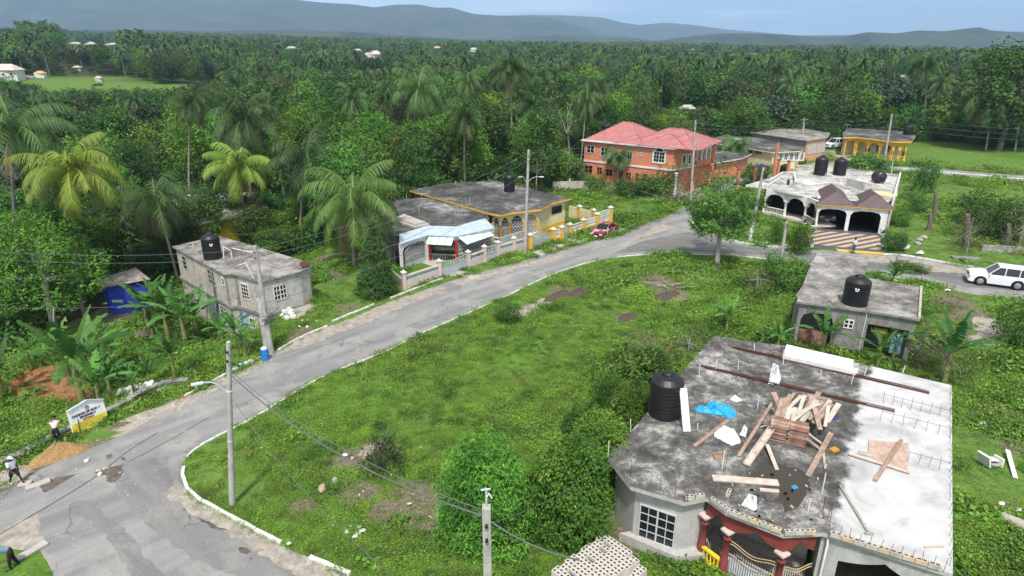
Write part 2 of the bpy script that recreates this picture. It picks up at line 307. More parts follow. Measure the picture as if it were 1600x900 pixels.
# ================================================================ TERRAIN
def ground_material():
    m, nt, bs = newmat('ground')
    def att(n):
        a = nt.nodes.new('ShaderNodeAttribute'); a.attribute_name = n; return a.outputs['Fac']
    n1 = noise(nt, .12, 6, .6, .4); n2 = noise(nt, .9, 7, .7, .3); n3 = noise(nt, 5, 4, .65)
    g = ramp(nt, n2, [(.3, (.035, .09, .012)), (.5, (.08, .17, .022)), (.68, (.15, .26, .045))])
    g = mixc(nt, mrange(nt, n1, .4, .62), g, (.09, .15, .03)); g = mixc(nt, 1., g, mrange(nt, n3, .3, .7, .65, 1.3), 'MULTIPLY')
    lawn = ramp(nt, n2, [(.3, (.065, .14, .025)), (.55, (.115, .205, .04)), (.72, (.2, .225, .07))])
    lawn = mixc(nt, 1., lawn, mrange(nt, n3, .3, .7, .75, 1.2), 'MULTIPLY')
    def mask(name, lo=.35, hi=.6, nsrc=None):
        s = nt.nodes.new('ShaderNodeMath'); s.operation = 'MULTIPLY_ADD'; nt.links.new(nsrc or n2, s.inputs[0]); s.inputs[1].default_value = 1.5
        t = nt.nodes.new('ShaderNodeMath'); t.operation = 'SUBTRACT'; nt.links.new(att(name), t.inputs[0]); t.inputs[1].default_value = .72; nt.links.new(t.outputs[0], s.inputs[2])
        return mrange(nt, s.outputs[0], lo, hi)
    c = mixc(nt, mask('lawn', .2, .5), g, lawn)
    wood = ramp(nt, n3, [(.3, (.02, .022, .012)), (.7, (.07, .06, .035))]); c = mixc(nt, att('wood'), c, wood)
    soil = ramp(nt, n3, [(.25, (.07, .055, .035)), (.5, (.15, .13, .085)), (.75, (.28, .25, .18))]); c = mixc(nt, mask('soil'), c, soil)
    red = ramp(nt, n3, [(.25, (.2, .07, .03)), (.7, (.4, .19, .1))]); c = mixc(nt, mask('red'), c, red)
    gr = ramp(nt, noise(nt, 9, 4, .7), [(.3, (.2, .17, .14)), (.6, (.42, .38, .33)), (.8, (.6, .57, .52))]); c = mixc(nt, mask('gravel', .4, .55), c, gr)
    nt.links.new(c, bs.inputs['Base Color']); bs.inputs['Roughness'].default_value = .95; bs.inputs['Specular IOR Level'].default_value = .1
    bump(nt, bs, n3, .6, .08); return m
MT['ground'] = ground_material()
SPL = []   # (x, y, radius, kind, strength)
def spl(kind, pts, s=1., z=None):
    for x, y, r in pts: p = G(x, y); SPL.append((p.x, p.y, r, kind, s))
spl('soil', [(680, 790, 2.3), (600, 800, 1.3), (560, 770, 1.3), (760, 800, 1.6), (640, 770, 1.5), (540, 720, 1.2), (580, 700, 1), (470, 790, .9)], .7)
spl('soil', [(330, 628, 1.2), (250, 650, 1.4), (205, 665, 1.2), (150, 705, 1.4), (60, 745, 1.6), (20, 770, 2), (90, 740, 1.5), (470, 520, 1.2), (350, 600, 1), (115, 725, 1.4), (40, 730, 1)], .85)
spl('gravel', [(235, 655, 1.1), (195, 672, .8), (270, 630, .7), (10, 745, 1.2), (575, 700, .6), (700, 790, .7)], .8)
spl('red', [(60, 585, 2), (100, 600, 2.4), (45, 600, 2), (130, 590, 1.5), (310, 470, 2), (345, 500, 1.5), (340, 470, 2), (120, 620, 1.4), (300, 620, .8)], .9)
spl('soil', [(520, 430, 1.6), (500, 405, 2), (540, 480, 1.2), (560, 395, 2.5), (180, 490, 3)], .7)
spl('gravel', [(810, 490, 1.4), (830, 480, 1.2), (850, 470, 1), (700, 425, 1.5), (640, 470, .8), (460, 490, 1.2), (480, 480, 1)], .7)
spl('soil', [(880, 455, 1.8), (1030, 440, 2.4), (1050, 460, 2), (975, 495, 1), (1160, 478, .8), (1030, 300, 3), (1070, 305, 3), (1090, 300, 2)], .75)
spl('gravel', [(1540, 505, 1.6), (1560, 520, 1.8), (1545, 535, 1.5), (1300, 240, 4), (1320, 248, 3), (1300, 255, 3), (1285, 262, 3), (1330, 262, 2)], .8)
spl('soil', [(1500, 470, 1.6), (1470, 470, 1.5), (1520, 490, 2), (1500, 520, 1.4), (1480, 495, 1), (1570, 640, 1.1), (1540, 650, 1), (1590, 700, 1), (1580, 790, .8), (960, 850, 1.5), (940, 800, 1)], .75)
spl('lawn', [(x, y, 2.6) for x, y in ((560, 440), (520, 450), (560, 490), (530, 510), (480, 540), (600, 460), (610, 475), (640, 465))]+
    [(1200, 375, 2.5), (1215, 360, 2.5), (1160, 365, 2.5), (1240, 350, 2), (1440, 370, 4), (1420, 350, 4), (1410, 385, 3), (1480, 390, 4), (1450, 400, 3), (1530, 400, 4), (1590, 410, 4), (1430, 330, 4)]+
    [(1400, 290, 6), (1440, 300, 6), (1500, 300, 6), (1560, 305, 6), (1290, 262, 5), (1345, 252, 4), (1370, 245, 3), (1430, 250, 6), (1500, 255, 7), (1560, 255, 8), (1480, 240, 8)]+
    [(860, 420, 2), (900, 408, 2), (780, 455, 1.5), (950, 400, 2), (1000, 402, 2), (740, 475, 1.2), (1100, 402, 2), (1180, 405, 2), (1400, 436, 1.5), (1480, 462, 2), (1520, 470, 2)]+
    [(890, 375, 1.5), (830, 395, 1.5), (760, 415, 1.4), (700, 440, 1), (990, 330, 3), (950, 350, 2), (350, 690, 1.2), (380, 760, 1.2), (330, 740, 1)]+
    [(200, 660, 1.2), (290, 625, 1), (340, 590, 1), (420, 555, 1.3), (150, 685, 1), (1540, 700, 2.5), (1520, 760, 2), (1590, 760, 2), (1560, 730, 1.5), (1500, 640, 1)], .9)
for x, y, r in ((-150, 262, 26), (-178, 280, 24), (-190, 300, 26), (-140, 290, 20), (-125, 285, 14), (-210, 285, 14), (-440, 520, 60), (-500, 560, 60), (-440, 600, 50)): SPL.append((x, y, r, 'lawn', 1.6))
# the cleared land; everything beyond it is wood
CLEAR = [G(*q) for q in ((-260, 900), (-60, 640), (0, 545), (60, 525), (120, 505), (240, 490), (262, 430), (400, 372), (470, 395), (520, 392), (560, 380))]
CLEAR = [(p.x, p.y) for p in CLEAR]+[(-16, 82), (-8, 93), (4, 95), (12, 108), (14, 122), (36, 122), (46, 135), (62, 142), (66, 150), (100, 150), (104, 142), (128, 138), (190, 120), (120, 60), (70, 20), (40, 0), (0, -20), (-60, -20)]
def gax(a, b, fine0, fine1, st, far, g=1.16):
    xs = list(np.arange(fine0, fine1, st)); s = st; x = fine1
    while x < b: xs.append(x); s *= g; s = min(s, far); x += s
    xs.append(b); s = st; x = fine0-st
    while x > a: xs.insert(0, x); s *= g; s = min(s, far); x -= s
    xs.insert(0, a); return np.array(xs)
gx = gax(-8500, 8500, -60, 105, .6, 400); gy = gax(-300, 9600, 12, 150, .6, 400)
GX, GY = np.meshgrid(gx, gy); Z = hgt(GX, GY)
near = sm((170-np.hypot(GX, GY))/30)
Z = Z-.012*near
V = np.stack([GX.ravel(), GY.ravel(), Z.ravel()], 1); nx, ny = len(gx), len(gy)
ii = (np.arange(ny-1)[:, None]*nx+np.arange(nx-1)).ravel(); F = np.stack([ii, ii+1, ii+nx+1, ii+nx], 1)
att = {k: np.zeros(len(V)) for k in ('soil', 'red', 'gravel', 'lawn')}
for x, y, r, k, s in SPL:
    d = np.hypot(V[:, 0]-x, V[:, 1]-y); att[k] = np.maximum(att[k], s*(1-sm((d-r*.55)/(r*.75))))
inc = inpoly(V[:, 0], V[:, 1], CLEAR)
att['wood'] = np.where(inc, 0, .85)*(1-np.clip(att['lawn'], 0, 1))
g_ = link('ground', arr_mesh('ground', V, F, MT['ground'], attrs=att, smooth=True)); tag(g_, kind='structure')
# ---------------------------------------------------------------- roads
def asphalt(name, lo, hi, rot=.75):
    m, nt, bs = newmat(name); tc = nt.nodes.new('ShaderNodeTexCoord'); mp = nt.nodes.new('ShaderNodeMapping')
    mp2 = nt.nodes.new('ShaderNodeMapping'); mp2.inputs['Rotation'].default_value = (0, 0, -rot); nt.links.new(tc.outputs['Object'], mp2.inputs[0])
    mp.inputs['Scale'].default_value = (.1, 1, 1); nt.links.new(mp2.outputs[0], mp.inputs[0])
    n = nt.nodes.new('ShaderNodeTexNoise'); nt.links.new(mp.outputs[0], n.inputs['Vector']); n.inputs['Scale'].default_value = .8; n.inputs['Detail'].default_value = 5; n.inputs['Distortion'].default_value = .4
    c = ramp(nt, n.outputs['Fac'], [(.32, (lo, lo, lo*1.0)), (.68, (hi, hi*.985, hi*.95))])
    c = mixc(nt, mrange(nt, noise(nt, .35, 10, .75, .4), .5, .6, 0, .7), c, (hi*1.15, hi*1.12, hi*1.05))
    c = mixc(nt, mrange(nt, noise(nt, .5, 8, .75, 1.5), .6, .68, 0, .4), c, (lo*.7, lo*.66, lo*.6))
    v = nt.nodes.new('ShaderNodeTexVoronoi'); v.feature = 'DISTANCE_TO_EDGE'; v.inputs['Scale'].default_value = .32
    dn = nt.nodes.new('ShaderNodeTexNoise'); nt.links.new(tc.outputs['Object'], dn.inputs['Vector']); dn.inputs['Scale'].default_value = 1.5
    av = nt.nodes.new('ShaderNodeVectorMath'); av.operation = 'ADD'; nt.links.new(tc.outputs['Object'], av.inputs[0]); nt.links.new(dn.outputs['Color'], av.inputs[1]); nt.links.new(av.outputs[0], v.inputs['Vector'])
    crk = mixc(nt, mrange(nt, v.outputs['Distance'], 0, .016, .75, 0), c, (lo*.45, lo*.42, lo*.4))
    c = mixc(nt, mrange(nt, noise(nt, .25, 3), .5, .6), c, crk)
    c = mixc(nt, 1., c, mrange(nt, noise(nt, 16, 4, .8), .3, .7, .68, 1.3), 'MULTIPLY')
    nt.links.new(c, bs.inputs['Base Color']); bs.inputs['Roughness'].default_value = .9; bs.inputs['Specular IOR Level'].default_value = .2
    bump(nt, bs, noise(nt, 30, 3, .7), .3, .01); return m
MT['road'] = asphalt('worn_asphalt', .175, .275); MT['road_dark'] = asphalt('dark_asphalt', .12, .18, -.2); MT['tar'] = asphalt('dark_tyre_swath', .15, .225, -.7)
MT['patch'] = paint('broken_concrete_edge', (.36, .33, .28), var=.4, scale=2, dirt=(.2, .17, .13), dirt_amt=.8)
MT['mud'] = paint('wet_mud', (.13, .11, .09), var=.5, scale=3)
def P2(l, z=0.): return [P(x, y, z).xy for x, y in l]
def sheet(name, pts, z, mat, kind='structure', label=None, ragged=0.):
    p = [Vector((q[0], q[1], 0)) for q in pts]
    if ragged:
        o = []
        for i in range(len(p)):
            a, b = p[i], p[(i+1) % len(p)]; k = max(2, int((b-a).length/.35))
            for j in range(k): o.append(a.lerp(b, j/k)+Vector((random.uniform(-ragged, ragged), random.uniform(-ragged, ragged), 0)))
        p = o
    mb = MB(); mb.add([(q.x, q.y, z) for q in p], [list(range(len(p)))])
    if sum(p[i].x*p[(i+1) % len(p)].y-p[(i+1) % len(p)].x*p[i].y for i in range(len(p))) < 0: mb.f[0] = mb.f[0][::-1]
    return tag(mb.build(name, mat), kind=kind)
KN = smooth_line([Vector((*P(x, y).xy, 0)) for x, y in ((760, 985), (640, 940), (545, 900), (435, 850), (350, 805), (300, 775), (284, 748), (286, 725), (300, 705), (335, 683), (400, 650), (500, 590), (600, 550), (660, 520), (740, 485), (800, 458), (860, 430), (920, 410), (990, 399), (1060, 397), (1150, 400), (1220, 407), (1300, 418), (1440, 440), (1510, 458), (1600, 470), (1800, 505))], 6)
KF = smooth_line([Vector((*P(x, y).xy, 0)) for x, y in ((-200, 830), (0, 770), (60, 735), (130, 705), (200, 675), (300, 617), (430, 550), (500, 520), (620, 470), (700, 440), (800, 412), (870, 393), (930, 376), (970, 368), (1000, 352), (1045, 336), (1085, 312), (1130, 285))], 6)
KR = smooth_line([Vector((*P(x, y).xy, 0)) for x, y in ((1165, 288), (1105, 318), (1078, 345), (1095, 362), (1165, 381), (1230, 388), (1420, 400), (1500, 415), (1600, 430), (1800, 462))], 6)
road = sheet('road', [q.xy for q in KF]+[q.xy for q in KR]+[q.xy for q in KN[::-1]]+[P(-200, 985).xy], .0, MT['road'])
sheet('road', P2([(1160, 290), (1225, 277), (1365, 266), (1440, 270), (1600, 283), (1800, 303), (1800, 294), (1600, 274), (1440, 262), (1365, 258), (1220, 268), (1130, 282)]), .0, MT['road'])
sheet('road_surface_dark', P2([(1075, 362), (1165, 386), (1300, 397), (1420, 407), (1500, 422), (1600, 440), (1600, 455), (1510, 448), (1440, 431), (1220, 400), (1060, 391), (960, 396), (1000, 378)]), .006, MT['road_dark'], ragged=.08)
sheet('road_surface_swath', P2([(262, 712), (225, 718), (178, 745), (185, 775), (240, 830), (330, 890), (420, 905), (520, 905), (440, 862), (345, 815), (285, 782), (270, 750)]), .006, MT['tar'], ragged=.1)
sheet('road_surface_swath', P2([(105, 790), (160, 830), (210, 905), (260, 905), (190, 820), (130, 780)]), .006, MT['tar'], ragged=.12)
for q in ([(430, 556), (480, 540), (560, 510), (620, 483), (700, 452), (690, 446), (620, 468), (540, 500), (470, 528)], [(700, 441), (800, 416), (870, 398), (880, 402), (800, 424), (720, 446)], [(270, 645), (330, 615), (400, 578), (425, 560), (420, 555), (330, 600), (255, 645)],
          [(435, 848), (350, 803), (300, 773), (280, 755), (268, 760), (262, 778), (300, 800), (400, 862), (470, 905), (540, 905)], [(1400, 402), (1500, 418), (1515, 428), (1450, 424), (1400, 412)], [(1310, 396), (1400, 400), (1400, 412), (1340, 408)], [(960, 385), (1035, 350), (1060, 356), (1000, 372), (975, 387)], [(0, 830), (60, 800), (62, 850), (0, 870)]):
    sheet('road_shoulder', P2(q), .010, MT['patch'], ragged=.16)
for q in ([(148, 740), (165, 730), (190, 727), (195, 735), (180, 752), (170, 756), (168, 744)], [(165, 712), (175, 708), (177, 714), (168, 716)], [(188, 717), (196, 714), (195, 720)], [(60, 760), (90, 745), (120, 742), (70, 770)], [(373, 858), (385, 855), (395, 863), (382, 868)], [(388, 872), (393, 870), (393, 876)], [(300, 805), (320, 812), (360, 830), (340, 828)]):
    sheet('road_mud_stain', P2(q), .015, MT['mud'], ragged=.08)
def joint(pts, wd=.06):
    l = smooth_line([Vector((*P(x, y).xy, 0)) for x, y in pts], 5); a = []; b = []
    for i, q in enumerate(l):
        d = (l[min(i+1, len(l)-1)]-l[max(i-1, 0)]).normalized(); n = Vector((-d.y, d.x, 0)); j = random.uniform(.6, 1.3)
        a.append((q+n*wd*j/2).xy); b.append((q-n*wd*j/2).xy)
    sheet('road_joint_line', a+b[::-1], .019, MT['mud'])
joint([(0, 835), (60, 800), (145, 748), (200, 705), (245, 677)], .07); joint([(200, 722), (270, 685), (330, 650)], .03)
def kerb(line, h=.13, wd=.16, gaps=0., mat='kerb', side=1, rng=None, brk=1.2):
    # painted kerb cast in short lengths with worn ends and missing pieces
    mb = MB(); acc = 0; on = True; nxt = random.uniform(.8, 2)*brk; seg = []
    def flush(seg):
        if len(seg) < 2: return
        n = len(seg); L_, R_ = [], []
        for i, q in enumerate(seg):
            d = (seg[min(i+1, n-1)]-seg[max(i-1, 0)]).normalized(); nn = Vector((-d.y, d.x, 0))*side
            j = random.uniform(-.015, .015); L_.append(q+nn*(wd+j)); R_.append(q+nn*j)
        hh = [h+random.uniform(-.025, .015) for _ in seg]
        vs = [(q.x, q.y, -.05) for q in R_]+[(q.x, q.y, hh[i]) for i, q in enumerate(R_)]+[(q.x, q.y, hh[i]) for i, q in enumerate(L_)]+[(q.x, q.y, -.05) for q in L_]
        fs = [(k*n+i, k*n+i+1, (k+1)*n+i+1, (k+1)*n+i) for k in range(3) for i in range(n-1)]+[(0, n, 2*n, 3*n), (n-1, 4*n-1, 3*n-1, 2*n-1)]
        mb.add(vs, fs)
    pts = []
    for i in range(len(line)-1):
        k = max(1, int((line[i+1]-line[i]).length/.3))
        pts += [line[i].lerp(line[i+1], j/k) for j in range(k)]
    for i, q in enumerate(pts):
        if on: seg.append(q)
        acc += .3
        if acc > nxt:
            flush(seg); seg = []; acc = 0; on = random.random() >= gaps
            if on: seg = [q+(pts[min(i+1, len(pts)-1)]-q)*.15]
            nxt = random.uniform(.8, 2)*brk
    flush(seg)
    if mb.v: tag(mb.build('kerb', MT[mat]), kind='structure')
def lineP(l): return smooth_line([Vector((*P(x, y).xy, 0)) for x, y in l], 6)
kerb(lineP([(545, 900), (470, 868)]), .14, .18, .15, side=-1); kerb(lineP([(437, 851), (350, 805), (300, 775), (284, 748), (286, 728)]), .14, .16, side=-1)
kerb(lineP([(284, 748), (286, 725), (300, 705), (335, 683), (400, 650), (500, 590), (600, 550), (660, 520), (740, 485), (800, 458), (860, 430), (920, 410), (990, 399), (1060, 397), (1150, 400), (1220, 407)]), .07, .12, .16, side=-1, brk=.8)
kerb(lineP([(1220, 407), (1300, 418), (1440, 440), (1490, 452)]), .06, .12, .2, side=-1)
kerb(lineP([(1078, 345), (1095, 362), (1165, 381), (1230, 388), (1262, 390)]), .15, .2, side=1)
kerb(lineP([(1380, 398), (1420, 401), (1500, 415), (1600, 430), (1800, 462)]), .14, .2, .05, side=1)
kerb(lineP([(520, 503), (620, 463), (697, 434)]), .12, .16, .12, side=1); kerb(lineP([(435, 548), (470, 528), (520, 507)]), .1, .13, .5, side=1)
kerb(lineP([(290, 620), (340, 593), (400, 563), (435, 547)]), .12, .13, .05, side=1); kerb(lineP([(800, 405), (812, 402)]), .12, .2, side=1)
kerb(lineP([(872, 385), (900, 380), (930, 372)]), .12, .2, .2, side=1); kerb(lineP([(968, 362), (990, 353), (1025, 338), (1040, 333)]), .13, .2, .3, side=1)
kerb(lineP([(1370, 260), (1440, 266), (1600, 280), (1800, 300)]), .12, .25, side=-1)
tag(g_, kind='structure')
# ---------------------------------------------------------------- mountains
def hillmat(name, a, b):
    m, nt, bs = newmat(name); n = noise(nt, .006, 8, .7); n2 = noise(nt, .05, 5, .7)
    c = ramp(nt, n, [(.3, a), (.7, b)]); c = mixc(nt, 1., c, mrange(nt, n2, .3, .7, .6, 1.4), 'MULTIPLY')
    nt.links.new(c, bs.inputs['Base Color']); bs.inputs['Roughness'].default_value = 1; bs.inputs['Specular IOR Level'].default_value = 0; return m
MT['hill'] = hillmat('hill_forest', (.008, .018, .012), (.07, .09, .045))
def fbm(x, y, seed, oct=6):
    r = np.random.default_rng(seed); o = np.zeros_like(x); a = 1.
    for k in range(oct):
        for _ in range(3):
            t = r.uniform(0, 2*PI); ph = r.uniform(0, 2*PI); kx = math.cos(t)*2**k; ky = math.sin(t)*2**k
            o += a*np.sin(x*kx+y*ky+ph+.8*np.sin(x*ky*.7-y*kx*.6+ph*2))/3
        a *= .52
    return o
def mountain(name, D, prof, depth, amp, wl, seed, n=420, m=60, base=-75):
    px = np.array([p[0] for p in prof], float); py = np.array([p[1] for p in prof], float)
    xs = np.linspace(px[0], px[-1], n); yy = np.interp(xs, px, py); t = np.linspace(-1, 1, m)
    top = np.array([Q(a, b, D) for a, b in zip(xs, yy)]); X = np.repeat(top[:, 0][None], m, 0)*(1+t[:, None]*depth/D*.9)
    Y = D+t[:, None]*depth+0*X; R = np.repeat(top[:, 2][None], m, 0)
    k = np.clip(1-np.abs(t)[:, None]**1.3, 0, 1); nn = fbm(X/wl, Y/wl, seed)
    Zz = base+(R-base)*k+amp*nn*(.25+.75*np.sin(np.clip(1-np.abs(t)[:, None], 0, 1)*PI))*np.clip((1-np.abs(t)[:, None])*6, 0, 1)*np.where(np.abs(t)[:, None] < .12, .3, 1)
    V = np.stack([X.ravel(), Y.ravel(), Zz.ravel()], 1); i = (np.arange(m-1)[:, None]*n+np.arange(n-1)).ravel()
    tag(link(name, arr_mesh(name, V, np.stack([i, i+1, i+n+1, i+n], 1), MT['hill'], smooth=True)), kind='structure')
mountain('mountain', 5600, [(-900, -60), (-300, -40), (0, -45), (200, -25), (330, -14), (455, -1), (505, 4), (545, 6), (585, 11), (620, 7), (655, 7), (680, 12), (705, 12), (740, 22), (800, 26), (870, 30), (960, 60), (1050, 66)], 1700, 60, 700, 3)
mountain('mountain', 7400, [(500, 40), (700, 26), (780, 24), (830, 23), (880, 24), (940, 27), (975, 36), (1000, 39), (1040, 35), (1080, 38), (1140, 46), (1250, 55), (1500, 50), (1900, 45)], 1300, 60, 900, 5)
mountain('hill', 2900, [(900, 70), (960, 66), (1040, 63), (1090, 56), (1130, 52), (1200, 53), (1270, 57), (1320, 57), (1355, 50), (1400, 52), (1435, 47), (1475, 48), (1510, 44), (1530, 42), (1550, 47), (1600, 51), (1700, 44), (1900, 40)], 500, 16, 260, 8)
mountain('hill', 3500, [(700, 62), (800, 60), (840, 56), (880, 54), (930, 58), (975, 57), (1020, 63), (1060, 61), (1120, 64)], 450, 14, 260, 9)
mountain('hill', 2700, [(-400, 40), (-200, 42), (0, 45), (120, 46), (240, 47), (340, 49), (440, 47), (560, 50), (700, 60), (780, 66)], 300, 8, 200, 12)
# ---------------------------------------------------------------- air
hm = bpy.data.materials.new('haze'); hm.use_nodes = True; t = hm.node_tree; t.nodes.clear()
o_ = t.nodes.new('ShaderNodeOutputMaterial'); pv = t.nodes.new('ShaderNodeVolumePrincipled')
pv.inputs['Color'].default_value = (.46, .68, .96, 1); pv.inputs['Density'].default_value = 1.5e-4; pv.inputs['Anisotropy'].default_value = 0.
t.links.new(pv.outputs[0], o_.inputs['Volume'])
mb = MB(); mb.box((0, 4650, 245), (19000, 10300, 700)); tag(mb.build('haze', hm), kind='stuff')
# ================================================================ BUILDINGS
def inset(poly, d):
    p = [Vector((q[0], q[1])) for q in poly]; n = len(p)
    A = sum(p[i].x*p[(i+1) % n].y-p[(i+1) % n].x*p[i].y for i in range(n))
    if A < 0: p = p[::-1]
    o = []
    for i in range(n):
        a, b, c = p[i-1], p[i], p[(i+1) % n]; e0 = (b-a).normalized(); e1 = (c-b).normalized()
        n0 = Vector((-e0.y, e0.x)); n1 = Vector((-e1.y, e1.x)); k = n0+n1
        o.append(b+k*(d/max(.4, k.dot(n0))) if k.length > .3 else b+n0*d)
    return o if A >= 0 else o[::-1]
def onwall(p0, p1, x, y):
    a, b, c = ray(x, y); dx, dy = p1[0]-p0[0], p1[1]-p0[1]; l = math.hypot(dx, dy); dx /= l; dy /= l
    # p0 + s*d = t*(a,b)
    det = dx*(-b)-dy*(-a); t = (dx*(-p0[1])-dy*(-p0[0]))/det; s = ((-p0[0])*(-b)-(-p0[1])*(-a))/det
    return s, CH+c*t
def rect_on(p0, p1, r):
    x0, y0, x1, y1 = r; xm, ym = (x0+x1)/2, (y0+y1)/2
    return onwall(p0, p1, x0, ym)[0], onwall(p0, p1, x1, ym)[0], onwall(p0, p1, xm, y1)[1], onwall(p0, p1, xm, y0)[1]
def wbox(mb, p0, p1, s0, s1, z0, z1, front, back, mi=0):    # box on a wall; front/back measured outward
    d = Vector((p1[0]-p0[0], p1[1]-p0[1], 0)).normalized(); o = Vector((d.y, -d.x, 0)); b = Vector((p0[0], p0[1], 0))
    vs = [b+d*s+o*f+Vector((0, 0, z)) for s in (s0, s1) for f in (back, front) for z in (z0, z1)]
    mb.add(vs, [(0, 1, 3, 2), (4, 6, 7, 5), (0, 4, 5, 1), (2, 3, 7, 6), (0, 2, 6, 4), (1, 5, 7, 3)], mi)
def window(par, p0, p1, r, frame='white', nx=2, nz=2, fw=.06, glass='glass', px=True, surround=None, bar=.03, name='window', arch=False, sill=True):
    s0, s1, z0, z1 = rect_on(p0, p1, r) if px else r
    if s0 > s1: s0, s1 = s1, s0
    mb = MB()
    for a, b, c, d in ((s0, s1, z1-fw, z1), (s0, s1, z0, z0+fw), (s0, s0+fw, z0+fw, z1-fw), (s1-fw, s1, z0+fw, z1-fw)): wbox(mb, p0, p1, a, b, c, d, .07, .0)
    for i in range(1, nx): q = lerp(s0, s1, i/nx); wbox(mb, p0, p1, q-bar/2-(.02 if i*2 == nx else 0), q+bar/2+(.02 if i*2 == nx else 0), z0+fw, z1-fw, .055, .022)
    for i in range(1, nz): q = lerp(z0, z1, i/nz); wbox(mb, p0, p1, s0+fw, s1-fw, q-bar/2, q+bar/2, .05, .022)
    w_ = mb.build(name, MT[frame], par)
    g = MB(); wbox(g, p0, p1, s0+fw, s1-fw, z0+fw, z1-fw, .02, .004); g.build('glass', MT[glass], w_)
    if surround:
        t = .14; mb = MB()
        for a, b, c, d in ((s0-t, s1+t, z1, z1+t), (s0-t, s1+t, z0-t, z0), (s0-t, s0, z0, z1), (s1, s1+t, z0, z1)): wbox(mb, p0, p1, a, b, c, d, .09, .0)
        if arch:
            pr = [(lerp(s0-t, s1+t, .5)+(s1-s0+2*t)/2*.7*math.cos(PI*k/10), z1+t+.5*(s1-s0)*.62*math.sin(PI*k/10)) for k in range(11)]
            mb2 = MB(); d_ = Vector((p1[0]-p0[0], p1[1]-p0[1], 0)).normalized(); oo = Vector((d_.y, -d_.x, 0))*.088
            mb.panel((p0[0]+oo.x, p0[1]+oo.y), (p1[0]+oo.x, p1[1]+oo.y), pr, .08)
            pr2 = [(lerp(s0, s1, .5)+(s1-s0)/2*.62*math.cos(PI*k/10), z1+t*.4+.45*(s1-s0)*.6*math.sin(PI*k/10)) for k in range(11)]
            oo *= 1.15; g = MB(); g.panel((p0[0]+oo.x, p0[1]+oo.y), (p1[0]+oo.x, p1[1]+oo.y), pr2, .008); g.build('fanlight', MT['glass'], w_)
        mb.build('surround', MT[surround], w_)
    return w_
def arch_prof(s0, s1, z0, z1, ops):
    """facade outline with bottom-open openings: (a, b, spring, top, kind)"""
    p = [(s0, z0)]
    for a, b, sp, tp, kd in sorted(ops):
        p += [(a, z0)]; m = (a+b)/2; w2 = (b-a)/2
        if kd == 'flat': p += [(a, tp), (b, tp)]
        else:
            for k in range(15):
                t = k/14
                if kd == 'round': p.append((m-w2*math.cos(PI*t), sp+(tp-sp)*math.sin(PI*t)))
                elif kd == 'ogee':   # two S-curves meeting in a point
                    q = 1-abs(2*t-1); p.append((lerp(a, b, t), sp+(tp-sp)*(.15*math.sin(q*PI)*0+q**2.2*.75+.25*math.sin(q*PI/2)**.8)))
                elif kd == 'scallop':
                    q = math.sin(PI*t)**.28; p.append((lerp(a, b, t), sp+(tp-sp)*q*(1-.09*abs(math.sin(3*PI*t)))))
        p += [(b, z0)]
    p += [(s1, z0), (s1, z1), (s0, z1)]; o = []
    for q in p:
        if not o or abs(o[-1][0]-q[0])+abs(o[-1][1]-q[1]) > 1e-4: o.append(q)
    return o
def seglen(a, b): return math.hypot(b[0]-a[0], b[1]-a[1])
def roofslab(par, poly, z, th, mat, edge=None, name='roof'):
    mb = MB(); mb.prism(poly, z-th, z)
    n = len(poly)
    if edge: mb.m[0] = 1; mb.m[2:2+n] = [1]*n
    return mb.build(name, [MT[mat]]+([MT[edge]] if edge else []), par)
def column(par, x, y, z0, z1, r=.14, mat='white', name='column', n=14):
    h = z1-z0; mb = MB()
    mb.lathe((x, y, z0), [(r*1.5, 0), (r*1.5, .12), (r*1.15, .16), (r*1.05, h*.5), (r, h-.4), (r*1.25, h-.36), (r*1.25, h-.3), (r*1.05, h-.26), (r*1.05, h-.16), (r*1.6, h-.1), (r*1.6, h)], n)
    return mb.build(name, MT[mat], par)
def balusters(par, p0, p1, z0, h, mat='white', step=.2, name='balustrade', r=.06, rail=None):
    l = seglen(p0, p1); n = max(2, int(l/step)); mb = MB()
    wbox(mb, p0, p1, 0, l, z0+h-.09, z0+h, .09, -.09); wbox(mb, p0, p1, 0, l, z0, z0+.09, .09, -.09)
    for i in range(n):
        q = Vector(p0).lerp(Vector(p1), (i+.5)/n); hh = h-.18
        mb.lathe((q.x, q.y, z0+.09), [(r*.6, 0), (r, hh*.25), (r*.45, hh*.5), (r, hh*.75), (r*.6, hh)], 6)
    return mb.build(name, MT[mat], par)
